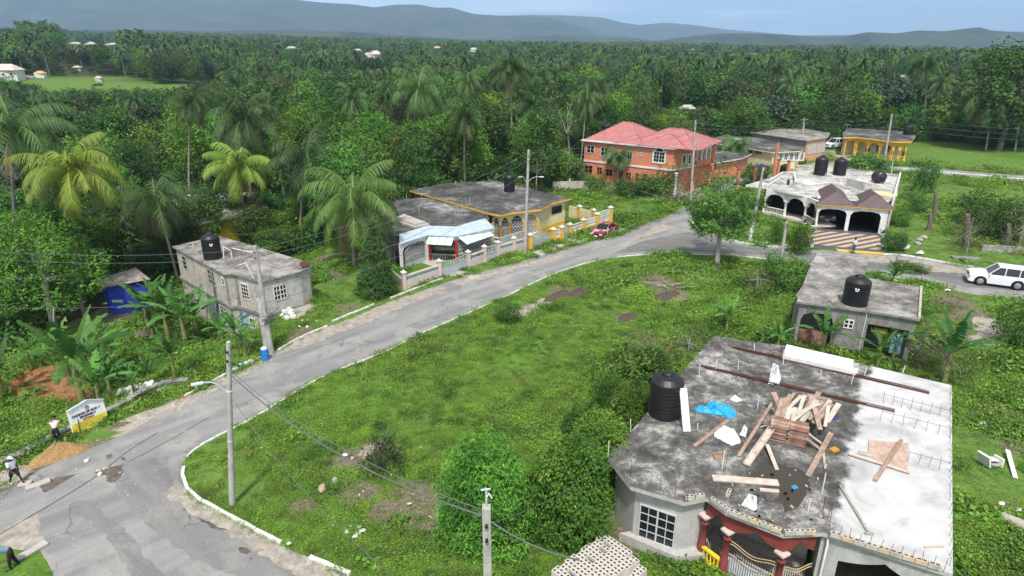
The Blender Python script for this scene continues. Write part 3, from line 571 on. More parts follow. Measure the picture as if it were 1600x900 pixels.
def grille(par, p0, p1, z0, h, mat='silver', step=.14, t=.022, name='grille', cross=True, prof=None, sheet_h=0, sheet_mat=None):
    l = seglen(p0, p1); mb = MB()
    top = (lambda s: z0+h*prof(s/l)) if prof else (lambda s: z0+h)
    n = max(2, int(l/step))
    for i in range(n+1):
        s = l*i/n; wbox(mb, p0, p1, s-t/2, s+t/2, z0, top(s), t/2, -t/2)
    for k in (0, .5, 1.):
        for i in range(n):
            a, b = l*i/n, l*(i+1)/n; za = lerp(z0+.04, top(a), k); zb = lerp(z0+.04, top(b), k)
            q0 = Vector(p0).lerp(Vector(p1), a/l); q1 = Vector(p0).lerp(Vector(p1), b/l); mb.beam((q0.x, q0.y, za), (q1.x, q1.y, zb), t*1.6)
    if cross:   # lattice
        st = .42; m_ = int(l/st)+1
        for i in range(m_):
            for j in range(int(h/st)):
                a = i*st; b = min(l, a+st); za = z0+j*st; zb = za+st
                if zb > min(top(a), top(b)): continue
                for (u0, v0, u1, v1) in ((a, za, b, zb), (a, zb, b, za)):
                    q0 = Vector(p0).lerp(Vector(p1), u0/l); q1 = Vector(p0).lerp(Vector(p1), u1/l); mb.beam((q0.x, q0.y, v0), (q1.x, q1.y, v1), t)
    o = mb.build(name, MT[mat], par)
    if sheet_h:
        g = MB(); wbox(g, p0, p1, 0.02, l-.02, z0, z0+sheet_h, .012, -.012); g.build('sheet_panel', MT[sheet_mat or mat], o)
    return o
def pipe(par, pts, r=.03, mat='white', name='pipe'):
    mb = MB(); mb.tube(pts, r, 6); return mb.build(name, MT[mat], par)
def water_tank(px, py, z, r, h, label, mark=False, loc=None, tilt=None):
    p = Vector(loc) if loc is not None else P(px, py, z)
    t = thing('water_tank', label, 'water tank', p, 'black plastic water tanks on the roofs')
    M = Matrix.Rotation(tilt, 3, 'X') if tilt else None
    prof = [(r*.97, 0)]; k = 9
    for i in range(k):
        a = h*.78*i/k; b = h*.78*(i+1)/k; d = (b-a)
        prof += [(r, a+d*.15), (r, a+d*.75), (r*.955, a+d*.82), (r*.955, a+d*.97)]
    prof += [(r, h*.8), (r*.97, h*.84), (r*.7, h*.93), (r*.4, h*.97)]
    off = Vector((0, 0, r if tilt else 0))
    mb = MB(); mb.lathe(p+off, prof, 28, smooth=False, M=M)
    for i in range(8):
        a = i*PI/4; q = Vector((math.cos(a)*r*.66, math.sin(a)*r*.66, h*.9)); e = Vector((math.cos(a)*r*.3, math.sin(a)*r*.3, h*.985))
        if M: q = M @ q; e = M @ e
        mb.beam(p+off+q, p+off+e, .07, .05)
    mb.build('tank_body', MT['black'], t)
    mb = MB(); mb.lathe(p+off, [(r*.34, h*.95), (r*.36, h*1.0), (r*.3, h*1.03), (.01, h*1.045)], 20, M=M); mb.build('tank_lid', MT['black'], t)
    if mark:
        mb = MB(); d = -Vector((p.x, p.y, 0)).normalized(); s = Vector((-d.y, d.x, 0))*-1
        for dx, dz, ww, hh in ((-.09, .06, .12, .1), (.08, .07, .1, .12), (0, -.07, .2, .07)):
            c = p+d*(r+.012)+s*dx+Vector((0, 0, h*.62+dz)); mb.box(c, (ww, .02, hh), math.atan2(s.y, s.x))
        mb.build('painted_mark', MT['signwhite'], t)
    return t
def V2(l, z=0.): return [P(x, y, z).xy for x, y in l]
def iron_stub(par, x, y, z, h, r=.025, mat='white'):
    mb = MB(); mb.tube([(x, y, z), (x+random.uniform(-.04, .04), y+random.uniform(-.04, .04), z+h)], r, 6); return mb.build('roof_pipe', MT[mat], par)

# ---------------------------------------------------------------- 1. unfinished grey house whose roof fills the near corner
H1 = thing('unfinished_house', 'large unfinished grey house with flat concrete roof carrying lumber, tank and white screed', 'house', P(1180, 800, 0))
RZ = 3.4
R1 = V2([(950, 715), (1115, 525), (1230, 541), (1487, 602), (1489, 897), (1287, 832), (1225, 835), (1135, 800), (1105, 778), (1070, 785), (985, 760)], RZ)
o1 = org(H1); wa = P(1352, 585, RZ).xy-o1.xy; wb_ = P(1296, 835, RZ).xy-o1.xy; dd = (wb_-wa).normalized(); nw = Vector((-dd.y, dd.x))
if nw.dot(P(1400, 700, RZ).xy-o1.xy-wa) < 0: nw = -nw
MT['roof_big'] = concrete_roof('stained_roof_with_white_screed', (.05, .048, .043), (.13, .125, .115), (.5, .49, .47), .46, .4, (nw.x, nw.y, nw.dot(wa)))
roofslab(H1, R1, RZ, .2, 'roof_big', 'render')
W1 = [Vector(q) for q in ((5.0, 26.1), (5.6, 24.25), (7.45, 23.2), (8.5, 23.5), (9.7, 25.2), (13.2, 23.0), (15.3, 26.4), (19.0, 24.1), (24.7, 32.6), (13.7, 39.0))]
mb = MB(); mb.prism(W1, -.3, RZ-.2); mb.build('wall', MT['render'], H1)
mb = MB(); mb.prism([(5.0, 24.3), (7.4, 22.75), (9.0, 23.0), (9.0, 24.2), (6.5, 24.6)], -.3, .45); mb.build('plinth', MT['render'], H1)
window(H1, W1[1], W1[2], (998, 795, 1056, 848), 'silver', 4, 4, .05, 'glass', bar=.035)
mb = MB(); mb.prism(V2([(1229, 538), (1334, 562), (1330, 579), (1224, 555)], RZ+.3), RZ, RZ+.3); mb.prism(V2([(1331, 574), (1341, 576), (1338, 583), (1328, 581)], RZ+.2), RZ, RZ+.2); mb.build('raised_slab', MT['whitestone'], H1)
# porch: maroon beam with pointed arches
BP = [Vector(q) for q in ((8.55, 23.25), (9.25, 22.3), (11.05, 21.0), (12.45, 21.2))]
mb = MB()
for i, k in ((0, 'ogee'), (1, 'ogee'), (2, 'ogee')):
    l = seglen(BP[i], BP[i+1]); mb.panel(BP[i], BP[i+1], [(0, 2.3)]+[q for q in arch_prof(0, l, 2.3, RZ-.2, [(.12, l-.12, 2.32, 2.85, k)])[1:-3]]+[(l, 2.3), (l, RZ-.2), (0, RZ-.2)], .16)
mb.build('porch_beam', MT['maroon'], H1)
for x, y in (BP[0], BP[1], BP[2]):
    mb = MB(); mb.lathe((x, y, 0), [(.2, 0), (.2, .8), (.15, .86), (.145, 1.9), (.19, 1.93), (.19, 2.0), (.15, 2.03), (.15, 2.15), (.2, 2.2), (.2, 2.3)], 16); cl = mb.build('porch_column', MT['maroon'], H1)
    mb = MB(); mb.box((x, y, 2.345), (.46, .46, .09), .5); mb.build('capital', MT['pink'], cl)
mb = MB(); mb.prism([(8.6, 23.2), (9.25, 22.3), (11.05, 21.0), (12.45, 21.2), (13.1, 22.9), (9.75, 25.1), (8.6, 23.7)], -.2, .12); mb.build('porch_floor', MT['slab'], H1)
g = grille(H1, BP[1]+Vector((.12, -.05)), BP[2]+Vector((-.15, .1)), .12, 1.95, 'iron', .1, .025, 'gate', False, lambda t: .93+.06*math.sin(t*2*PI), 1.0, 'silver')
mb = MB()
for zz in (1.75, 1.6, 1.05):
    a, b = BP[1]+Vector((.12, -.1)), BP[2]+Vector((-.15, .05)); pts = [Vector((*a.lerp(b, t/14), zz+.13*math.cos(t/14*2*PI*1.0)-.1*t/14)) for t in range(15)]; mb.tube(pts, .022, 5)
mb.build('gold_scroll', MT['gold'], g)
g = grille(H1, BP[2]+Vector((.15, .0)), BP[3], .12, 1.5, 'iron', .1, .022, 'gate', False, lambda t: .95+.05*math.cos(t*2*PI), 0)
mb = MB()
for zz in (1.55, 1.4):
    a, b = BP[2]+Vector((.15, -.05)), BP[3]+Vector((0, -.05)); mb.tube([Vector((*a.lerp(b, t/12), zz+.1*math.cos(t/12*2*PI))) for t in range(13)], .022, 5)
mb.build('gold_scroll', MT['gold'], g)
g = grille(H1, BP[0]+Vector((.1, -.12)), BP[1]+Vector((-.1, .12)), .75, 1.35, 'iron', .09, .022, 'porch_grille', False, lambda t: .75+.2*(1-t))
balusters(H1, BP[0]+Vector((-.02, -.16)), BP[1]+Vector((-.18, 0)), .1, .7, 'bright_yellow', .16, 'balustrade', .07)
mb = MB(); wp = Vector((12.1, 23.5)); wd = (W1[5]-W1[4]).normalized(); c0 = W1[4].lerp(W1[5], .72)
for k in range(13):
    a = PI*k/12; p_ = Vector((c0.x, c0.y, 1.55))+Vector((wd.y, -wd.x, 0))*.07; q_ = p_+Vector((wd.x, wd.y, 0))*math.cos(a)*.8+Vector((0, 0, math.sin(a)*1.0)); mb.beam(p_, q_, .045)
for k in range(13):
    s = -0.8+1.6*k/12; p_ = Vector((c0.x, c0.y, .3))+Vector((wd.x, wd.y, 0))*s+Vector((wd.y, -wd.x, 0))*.07; mb.beam(p_, p_+Vector((0, 0, 1.25)), .035)
mb.build('sunburst_grille', MT['bright_yellow'], H1)
# garage
GA, GB = Vector((12.6, 21.15)), Vector((16.25, 19.05)); l = seglen(GA, GB)
mb = MB(); mb.panel(GA, GB, arch_prof(0, l, -.3, RZ-.2, [(.75, l-.28, 2.15, 2.72, 'ogee')]), .25)
mb.panel(GB, Vector((19.1, 24.0)), [(0, -.3), (seglen(GB, (19.1, 24.0)), -.3), (seglen(GB, (19.1, 24.0)), RZ-.2), (0, RZ-.2)], .2)
mb.prism([(12.75, 21.3), (13.0, 21.2), (15.1, 26.2), (14.9, 26.3)], -.3, RZ-.2); mb.build('garage_wall', MT['render'], H1)
pipe(H1, [Vector((12.75, 20.95, RZ-.25)), Vector((12.75, 20.9, 2.9)), Vector((12.72, 20.92, 0))], .05)
mb = MB(); mb.prism([(12.9, 21.3), (16.2, 19.5), (19.0, 23.9), (15.3, 26.3)], -.2, .06); mb.build('garage_floor', MT['mud'], H1); mb = MB(); wbox(mb, (15.2, 26.2), (18.9, 23.8), 0, 4.3, 0, 3.1, .1, .0); mb.build('garage_shade_panel', MT['void'], H1)  # dark floor and added near-black panel paint the shade inside the garage
# courses of hollow blocks laid along the front edge
def hollow_block(par, c, rz, mat, name='hollow_block', L_=.4, W_=.15, Hh=.2):
    mb = MB(); mb.box(c, (L_, W_, Hh), rz)
    for s in (-.095, .095):
        q = Vector(c)+Vector((math.cos(rz)*s, math.sin(rz)*s, Hh/2+.002)); mb.box(q, (.12, W_*.5, .004), rz, 1)  # dark plates paint the cavity shade; the block itself is solid
    return mb.build(name, [MT[mat], MT['cavity_shade']], par)
edge = V2([(1108, 783), (1137, 804), (1226, 838), (1285, 836), (1486, 898)], RZ)
for (i, j, sk) in ((0, 1, 0), (1, 2, 0), (2, 3, 0), (3, 4, .25)):
    a, b = edge[i], edge[j]; l = seglen(a, b); d = (b-a).normalized(); rz = math.atan2(d.y, d.x); s = .22+sk
    n_ = Vector((-d.y, d.x))
    while s < l-.15:
        q = a+d*s+n_*(.1+random.uniform(-.01, .01)); hollow_block(H1, (q.x, q.y, RZ+.1), rz+random.uniform(-.03, .03), random.choice(('hollow', 'hollow', 'hollow_tan')), 'parapet_block'); s += .42
for x, y in ((1077, 783), (1093, 781)):
    q = P(x, y-3, RZ); hollow_block(H1, (q.x, q.y, RZ+.1), .05, 'hollow', 'parapet_block')
# starter bars and pipes standing on the roof
def bars(par, pts, z, h, r=.01, mat='rebar', name='starter_bar'):
    for x, y in pts:
        mb = MB(); mb.tube([(x, y, z), (x+random.uniform(-.06, .06), y+random.uniform(-.06, .06), z+h*random.uniform(.8, 1.1))], r, 4); mb.build(name, MT[mat], par)
e3 = V2([(1290, 838), (1486, 900)], RZ); bars(H1, [e3[0].lerp(e3[1], (i+.5)/12)+Vector((0, .12)) for i in range(12)], RZ, .62, .012)
e4 = V2([(1487, 606), (1489, 893)], RZ); bars(H1, [e4[0].lerp(e4[1], (i+.5)/26)+Vector((-.12, 0)) for i in range(26)], RZ, .45, .011)
for a, b, n in (((1380, 630), (1482, 655), 8), ((1375, 657), (1484, 683), 7), ((1418, 722), (1484, 738), 5)):
    q0, q1 = P(*a, RZ), P(*b, RZ); bars(H1, [(q0.lerp(q1, i/(n-1))).xy for i in range(n)], RZ, .72, .012)
    mb = MB(); mb.tube([q0+Vector((0, 0, .55)), q1+Vector((0, 0, .5))], .01, 4); mb.build('tie_bar', MT['rebar'], H1)
for x, y, h in ((1092, 588, .8), (1118, 578, .65), (1153, 578, .6), (1140, 597, .5), (1178, 548, .5), (1222, 562, .7), (985, 675, .75), (1090, 672, .4), (950, 715, .9), (1183, 640, .8), (1128, 732, 1.0), (1223, 570, .9), (1282, 590, .5), (1330, 600, .6), (1350, 588, .6), (1410, 583, .5), (1262, 800, .7), (1284, 772, 1.1)):
    q = P(x, y, RZ); iron_stub(H1, q.x, q.y, RZ, h)
for x, y in ((985, 745), (1032, 768), (1055, 776), (1070, 784), (1074, 784), (1133, 736), (1284, 745), (1284, 800), (1286, 805), (1291, 818), (1296, 822)):
    q = P(x, y, RZ); bars(H1, [q.xy], RZ, .9, .012)

# ---------------------------------------------------------------- 2. small unfinished house behind it
H2 = thing('unfinished_cottage', 'small unfinished bare cement cottage with open arch and stained flat roof', 'house', P(1330, 520, 0))
R2 = V2([(1245, 471), (1262, 425), (1278, 393), (1357, 401), (1350, 433), (1441, 449), (1438, 499), (1358, 486)], 3.5)
roofslab(H2, R2, 3.5, .16, 'roof3', 'render_dark')
q = [inset(R2, .22)[i] for i in range(8)]
mb = MB(); F2 = [q[0], q[7], q[6]]
mb.prism([q[0]+Vector((.35, 1.6)), q[7]+Vector((.3, 2.0)), q[6]+Vector((.2, 2.4)), q[5], q[4], q[3], q[2], q[1]], -.3, 3.34); mb.build('wall', MT['blocks_dark'], H2)
l = seglen(q[0], q[7]); pr = arch_prof(0, l, -.3, 3.34, [(rect_on(q[0], q[7], (1249, 500, 1301, 520))[0], rect_on(q[0], q[7], (1249, 500, 1301, 520))[1], 2.0, 2.75, 'scallop')])
mb = MB(); mb.panel(q[0], q[7], pr, .15); mb.build('facade', MT['render_dark'], H2)
l2 = seglen(q[7], q[6]); mb = MB(); mb.panel(q[7], q[6], arch_prof(0, l2, -.3, 3.34, [(.12, l2-.25, 2.3, 2.42, 'flat')]), .15)
mb.build('bay_frame', MT['render_dark'], H2); mb = MB(); mb.panel(q[0]+Vector((.35, 1.6)), q[0], [(0, -.3), (1.65, -.3), (1.65, 3.34), (0, 3.34)], .15); mb.build('side_wall', MT['render_dark'], H2); mb = MB()
mb.panel(q[6], q[6]+Vector((.2, 2.4)), [(0, -.3), (2.3, -.3), (2.3, 3.34), (0, 3.34)], .15); mb.build('side_wall', MT['render_dark'], H2)
sA = onwall(q[0], q[7], 1308, 500)[0]; sB = l; mb = MB(); wbox(mb, q[0], q[7], sA, sB-.02, -.3, 2.95, .06, .0); mb.build('block_pier', MT['blocks_dark'], H2)
window(H2, q[0]+Vector((0, -.06)), q[7]+Vector((0, -.06)), (1318, 499, 1334, 513), 'white', 2, 2, .07, bar=.06)
mb = MB(); wbox(mb, q[0], q[7], .3, sA-.4, 0, 1.0, -.5, -.7); mb.build('inner_cupboard', MT['wood_red'], H2)
mb = MB(); wbox(mb, q[7], q[6], .6, 1.5, 1.4, 2.0, -.6, -.7); mb.build('orange_board', MT['ochre'], H2)
mb = MB(); wbox(mb, q[7], q[6], l2-1.2, l2-.5, .4, 1.9, -.2, -.26); mb.build('door', MT['lightblue'], H2)
e = V2([(1441, 450), (1438, 499)], 3.5); mb = MB()
for i in range(14):
    c = e[0].lerp(e[1], (i+.5)/14); mb.box((c.x-.1, c.y, 3.6), (.15, .4, .2), math.atan2(e[1].y-e[0].y, e[1].x-e[0].x)-PI/2)
mb.build('parapet', MT['hollow'], H2)
pipe(H2, [Vector((*onw, z)) for onw, z in ((q[0].lerp(q[7], .97)+Vector((0, -.1)), 3.4), (q[0].lerp(q[7], .97)+Vector((0, -.1)), .2))], .03)
for k in range(3):
    c = P(1302+k*3, 471-k*3, 3.5); o = hollow_block(None, (c.x, c.y, 3.6), .3*k, 'hollow', 'hollow_block')
    tag(o, 'loose hollow block beside the tank on the small unfinished cottage roof', 'concrete block', 'loose blocks on the cottage roof')

# ---------------------------------------------------------------- 3. white house with arches and purple garage roofs
H3 = thing('arcaded_house', 'white and cream house with arched veranda and twin purple hipped garage roofs', 'house', P(1300, 350, 0))
g0, g1 = P(1272, 357, 0).xy, P(1384, 366, 0).xy; dG = (g1-g0).normalized(); nG = Vector((-dG.y, dG.x)); LG = seglen(g0, g1)
ze = 3.0
mb = MB(); c1 = rect_on(g0, g1, (1277, 330, 1322.5, 350)); c2 = rect_on(g0, g1, (1327.5, 335, 1376, 352))
mb.panel(g0, g1, arch_prof(0, LG, -.1, ze, [(c1[0], c1[1], 2.0, 2.62, 'scallop'), (c2[0], c2[1], 2.0, 2.62, 'scallop')]), .3); mb.build('garage_front', MT['white'], H3)
mb = MB(); wbox(mb, g0, g1, -.15, LG+.15, ze+.002, ze+.16, .3, -.2); mb.build('fascia', MT['yellow'], H3)
def hip(par, a, b, depth, z0, zr, mat, over=.35):
    d = (b-a).normalized(); n = Vector((-d.y, d.x)); w_ = seglen(a, b); a = a-d*over*.0-n*over; b = b-n*over; m = a.lerp(b, .5); h = w_/2*.8
    A3, B3 = a.to_3d(), b.to_3d(); A3.z = B3.z = z0; R0 = (m+n*h).to_3d(); R0.z = zr; R1_ = (m+n*(depth+over)).to_3d(); R1_.z = zr
    Cc = (a+n*(depth+over)).to_3d(); Dd = (b+n*(depth+over)).to_3d(); Cc.z = Dd.z = z0
    mb = MB(); vs = [A3, B3, R0, R1_, Cc, Dd]; mb.add(vs, [(0, 1, 2), (1, 5, 3, 2), (4, 0, 2, 3), (5, 4, 3), (0, 4, 5, 1)]); return mb.build('roof', MT[mat], par)
def tilemat(name, col):
    m, nt, bs = newmat(name); tc = nt.nodes.new('ShaderNodeTexCoord'); sp = nt.nodes.new('ShaderNodeSeparateXYZ'); nt.links.new(tc.outputs['Object'], sp.inputs[0])
    wv = nt.nodes.new('ShaderNodeMath'); wv.operation = 'MULTIPLY'; nt.links.new(sp.outputs['Z'], wv.inputs[0]); wv.inputs[1].default_value = 5.2
    fr = nt.nodes.new('ShaderNodeMath'); fr.operation = 'FRACT'; nt.links.new(wv.outputs[0], fr.inputs[0])
    c = Vector(col); a = ramp(nt, noise(nt, .9, 6, .7), [(.3, tuple(c*.8)), (.7, tuple(c*1.25))])
    a = mixc(nt, mrange(nt, fr.outputs[0], .72, .92, 0, .85), a, tuple(c*.35)); a = mixc(nt, 1., a, mrange(nt, noise(nt, 9, 3), .3, .7, .8, 1.15), 'MULTIPLY')
    nt.links.new(a, bs.inputs['Base Color']); bs.inputs['Roughness'].default_value = .65; bump(nt, bs, fr.outputs[0], .8, .06); return m
MT['tile_purple'] = tilemat('purple_roof_tiles', (.105, .066, .075)); MT['tile_red'] = tilemat('salmon_roof_tiles', (.43, .165, .155))
mid = g0.lerp(g1, .515)
hip(H3, g0-dG*.25, mid+dG*.02, 6.2, ze+.16, ze+1.5, 'tile_purple'); hip(H3, mid-dG*.02, g1+dG*.35, 4.6, ze+.16, ze+1.45, 'tile_purple')
# body behind
zr3 = 3.55
R3 = V2([(1165, 289), (1200, 293), (1225, 299), (1245, 303), (1275, 306)], zr3)+[g0+nG*1.6, g1+nG*2.2, P(1402, 305, zr3).xy, P(1404, 272, zr3).xy, P(1300, 262, zr3).xy, P(1222, 272, zr3).xy]
roofslab(H3, R3, zr3, .22, 'roof4', 'white')
v = [P(1192, 334, 0).xy, P(1224, 341, 0).xy, P(1255, 348, 0).xy, g0+nG*.25]
body = [v[0]+nG*3.0, v[2]+nG*2.8, g0+nG*3, g0+nG*6.5, g1+nG*6.5, P(1400, 310, zr3).xy-Vector((.3, 0)), P(1402, 274, zr3).xy-Vector((.4, 0)), P(1300, 265, zr3).xy, P(1224, 276, zr3).xy]
mb = MB(); mb.prism(body, -.1, zr3-.22); mb.build('wall', MT['cream'], H3)
mb = MB(); mb.panel(g1, g1+nG*6.5, [(0, -.1), (6.5, -.1), (6.5, ze), (0, ze)], .2); mb.build('garage_side_wall', MT['maroon'], H3); mb = MB(); mb.panel(g0+nG*6, g0+nG*.3, [(0, -.1), (5.7, -.1), (5.7, ze), (0, ze)], .15); mb.build('garage_side_wall', MT['maroon'], H3)
mb = MB(); mb.prism([g0+nG*.2, g1+nG*.2, g1+nG*6.4, g0+nG*6.4], -.05, .03); mb.build('garage_floor', MT['void'], H3)  # floor coloured near-black to paint in the garage's shade
mb = MB(); wbox(mb, g0+nG*6.3, g1+nG*6.3, .1, LG-.1, 0.05, ze, .1, 0); mb.build('garage_shade_panel', MT['void'], H3)  # added near-black panel before the wall, standing in for garage shade
for i, (r0, r1) in enumerate(((1203, 1221), (1228, 1252), (1258, 1270))):
    a, b = v[i], v[i+1]; l = seglen(a, b); mb = MB()
    mb.panel(a, b, arch_prof(0, l, 2.1, zr3-.22, [(.3, l-.3, 2.12, 2.85, 'round')]), .3); mb.build('veranda_arch', MT['white'], H3)
    if i != 1: balusters(H3, a, b, .25, .85, 'white', .24)
    mb = MB(); wbox(mb, a, b, 0, l, -.05, .25, .1, -2.9); mb.build('veranda_step', MT['pink'], H3)
    mb = MB(); wbox(mb, a+nG*2.7, b+nG*2.7, 0, l, .25, 3.3, 0, -.1); mb.build('veranda_shade_panel', MT['void'], H3)  # near-black panel added behind the arches to paint the veranda's shade
for p_ in v[:3]+[g0+nG*.3+dG*.1]: column(H3, p_.x+.1, p_.y+.12, .2, 2.2, .15)
for t_ in (.005, .415, .52, .985):
    pass
# white balustrade and clutter of the roof terrace
tr = V2([(1200, 290), (1222, 276), (1240, 277), (1243, 292), (1262, 297), (1300, 292)], zr3)
for i in range(len(tr)-1): balusters(H3, tr[i], tr[i+1], zr3, .7, 'white', .3, 'terrace_railing', .07)
mb = MB(); mb.box((*P(1232, 283, zr3+.5).xy, zr3+.35), (.25, .25, .7)); mb.build('vent', MT['black'], H3)
mb = MB(); w0, w1 = P(1322, 290, zr3).xy, P(1350, 297, zr3).xy; wbox(mb, w0, w1, 0, seglen(w0, w1), zr3, zr3+1.0, .1, -.1); mb.build('terrace_wall', MT['render'], H3)
mb = MB(); w0, w1 = P(1362, 306, zr3).xy, P(1398, 312, zr3).xy; mb.prism([w0, w1, w1+nG*2.5, w0+nG*2.5], zr3, zr3+.3); mb.build('flat_canopy', MT['cream'], H3)
mb = MB(); w0, w1 = P(1392, 312, zr3).xy, P(1403, 274, zr3).xy; wbox(mb, w0, w1, 0, seglen(w0, w1), 0, zr3+.5, .35, .15); mb.build('gable_wall', MT['white'], H3)
for i in range(46):
    x = random.uniform(1195, 1400); y = random.uniform(268, 300); q_ = P(x, y, zr3)
    if not inpoly([q_.x], [q_.y], R3)[0]: continue
    iron_stub(H3, q_.x, q_.y, zr3, random.uniform(.3, 1.1), .04, random.choice(('white', 'white', 'render', 'slab')))
for i in range(5):
    a_ = P(random.uniform(1330, 1350), random.uniform(283, 290), zr3+.6); b_ = P(random.uniform(1372, 1396), random.uniform(290, 300), zr3+.7); pipe(H3, [a_, b_], .03, 'slab', 'roof_rail')

# ---------------------------------------------------------------- 4. orange two-storey house
H4 = thing('two_storey_house', 'orange two storey house with salmon tiled hipped roofs and white trim', 'house', P(985, 292, 0))
a4 = P(911, 284, 0).xy; b4 = P(1053, 232, 6.7).xy; e4_ = P(1090, 226, 6.7).xy; f4 = P(1111, 222, 6.7).xy
d4 = (b4-a4).normalized(); n4 = Vector((-d4.y, d4.x)); back = 10.5
W4 = [a4, b4, e4_, e4_+n4*4, b4+n4*back+d4*3, a4+n4*back]
mb = MB(); mb.prism(W4, -.3, 6.6); mb.build('wall', MT['orange'], H4)
mb = MB(); mb.prism(inset(W4, -.45), 6.6, 6.78); mb.build('eave', MT['white'], H4)
mb = MB()
for (p_, q_) in ((a4, b4), (b4, e4_)): wbox(mb, p_, q_, -.02, seglen(p_, q_)+.02, 3.35, 3.6, .12, 0)
mb.build('string_course', MT['white'], H4)
for r in ((917, 227, 929, 239), (939, 230, 950, 244), (980, 236, 988, 250), (998, 238, 1003, 244)): window(H4, a4, b4, r, 'white', 2, 2, .06)
window(H4, a4, b4, (1021, 237, 1039, 254), 'white', 4, 3, .08, surround='white', arch=True)
for r in ((913, 258, 926, 270), (933, 261, 941, 272), (947, 264, 957, 275), (966, 266, 974, 279), (978, 269, 986, 280), (993, 270, 999, 283), (1004, 271, 1012, 283)): window(H4, a4, b4, r, 'orange', 2, 2, .05, 'void')
for r in ((1066, 242, 1071, 256), (1075, 242, 1079, 256)): window(H4, b4, e4_, r, 'white', 1, 3, .08, surround='white')
l = seglen(e4_, f4); g4 = e4_-Vector((0, 0))
mb = MB(); mb.panel(e4_+Vector((.1, -.3)), f4+Vector((.1, -.3)), [(s_, z_) for s_, z_ in arch_prof(0, l, 4.2, 6.4, [(.2+i*l/3, -.2+(i+1)*l/3, 5.2, 5.8, 'round') for i in range(3)])], .3); mb.build('balcony_arcade', MT['white'], H4)
mb = MB(); mb.prism([e4_+Vector((.0, -.2)), f4+Vector((0, -.2)), f4+n4*3, e4_+n4*3.5], 3.3, 4.2); mb.prism([e4_+Vector((.0, -.3)), f4+Vector((.2, -.3)), f4+n4*3, e4_+n4*3.5], 6.4, 6.75); mb.build('balcony', MT['orange'], H4)
mb = MB(); mb.prism([e4_+n4*2.2, f4+n4*1.6, f4+n4*3, e4_+n4*3.3], -.2, 6.4); mb.build('rear_wing', MT['orange'], H4)
for t_ in (0, .5, 1): c_ = (b4+Vector((.4, -1.2))).lerp(f4+Vector((.3, -.4)), t_); column(H4, c_.x, c_.y, 0, 3.3, .2, 'orange' if t_ else 'white')
def hip4(par, cx, cy, hx, hy, z0, zr, ridge, mat, rot):
    M = Matrix.Rotation(rot, 2); o = Vector((cx, cy)); pt = lambda a, b, z: Vector((*(o+M @ Vector((a, b))), z)); mb = MB()
    mb.add([pt(-hx, -hy, z0), pt(hx, -hy, z0), pt(hx, hy, z0), pt(-hx, hy, z0), pt(-ridge, 0, zr), pt(ridge, 0, zr)], [(0, 1, 5, 4), (1, 2, 5), (2, 3, 4, 5), (3, 0, 4), (3, 2, 1, 0)]); r = mb.build('roof', MT[mat], par)
    rc = MB()
    for p_, q_ in (((-hx, -hy, z0), (-ridge, 0, zr)), ((hx, -hy, z0), (ridge, 0, zr)), ((hx, hy, z0), (ridge, 0, zr)), ((-ridge, 0, zr), (ridge+.01, 0, zr)), ((-hx, hy, z0), (-ridge, 0, zr))): rc.tube([pt(*p_), pt(*q_)], .09, 6)
    rc.build('ridge_cap', MT[mat], r)
r4 = math.atan2(d4.y, d4.x); m1 = a4+d4*4.9+n4*5.4; m2 = b4-d4*1.8+n4*5.2; m3 = b4-d4*1.6+n4*2.3
hip4(H4, m1.x, m1.y, 5.0, 5.4, 6.78, 9.3, .8, 'tile_red', r4); hip4(H4, m2.x, m2.y, 5.6, 5.5, 6.79, 8.9, 1.2, 'tile_red', r4)
hip4(H4, m3.x, m3.y, 4.0, 2.8, 6.8, 8.4, .4, 'tile_red', r4); m5 = a4+d4*7.9+n4*1.9; hip4(H4, m5.x, m5.y, 2.6, 2.3, 6.8, 7.9, .3, 'tile_red', r4)

# ---------------------------------------------------------------- 5. low annex, cream bungalow, grey block house
def box_house(name, label, roofpx, z, wallmat, roofmat, over=.4, edge=None, th=.18, cat='house'):
    R = V2(roofpx, z); c = sum((Vector(p) for p in R), Vector((0, 0)))/len(R)
    t = thing(name, label, cat, (c.x, c.y, 0)); roofslab(t, R, z, th, roofmat, edge or 'render'); Wl = inset(R, over)
    mb = MB(); mb.prism(Wl, -.4, z-th); mb.build('wall', MT[wallmat], t); return t, Wl, R
H5, W5, _ = box_house('flat_roofed_annex', 'low annex with black flat roof edged white beside the orange house', [(1092, 250), (1112, 240), (1140, 233), (1175, 240), (1160, 247), (1120, 254)], 3.0, 'orange', 'roof2', .5, 'white')
H6, W6, _ = box_house('bungalow', 'long cream bungalow with arched porch windows and dark stained flat roof', [(1098, 216), (1140, 212), (1180, 214), (1256, 231), (1250, 236), (1208, 238), (1165, 231), (1100, 221)], 3.3, 'cream', 'roof2', .5, 'paleyellow')
i0 = min(range(len(W6)), key=lambda k: (W6[k]-P(1100, 221, 3.3).xy).length); i1 = min(range(len(W6)), key=lambda k: (W6[k]-P(1208, 238, 3.3).xy).length); i2 = min(range(len(W6)), key=lambda k: (W6[k]-P(1250, 236, 3.3).xy).length)
for r in ((1105, 229, 1112, 234), (1120, 231, 1128, 236), (1180, 236, 1190, 241), (1166, 235, 1176, 240)): window(H6, W6[i0], W6[i1], r, 'render', 3, 2, .05)
for k in range(5): x = 1217+k*8.2; window(H6, W6[i1], W6[i2], (x, 240, x+5.5, 250), 'white', 2, 3, .08, surround='white', arch=True)
H7, W7, _ = box_house('block_house', 'unpainted grey block house with peach front and lattice grilles', [(1172, 200), (1225, 195), (1297, 208), (1294, 214), (1262, 219), (1240, 216), (1172, 206)], 4.2, 'blocks_dark', 'roof3', .4)
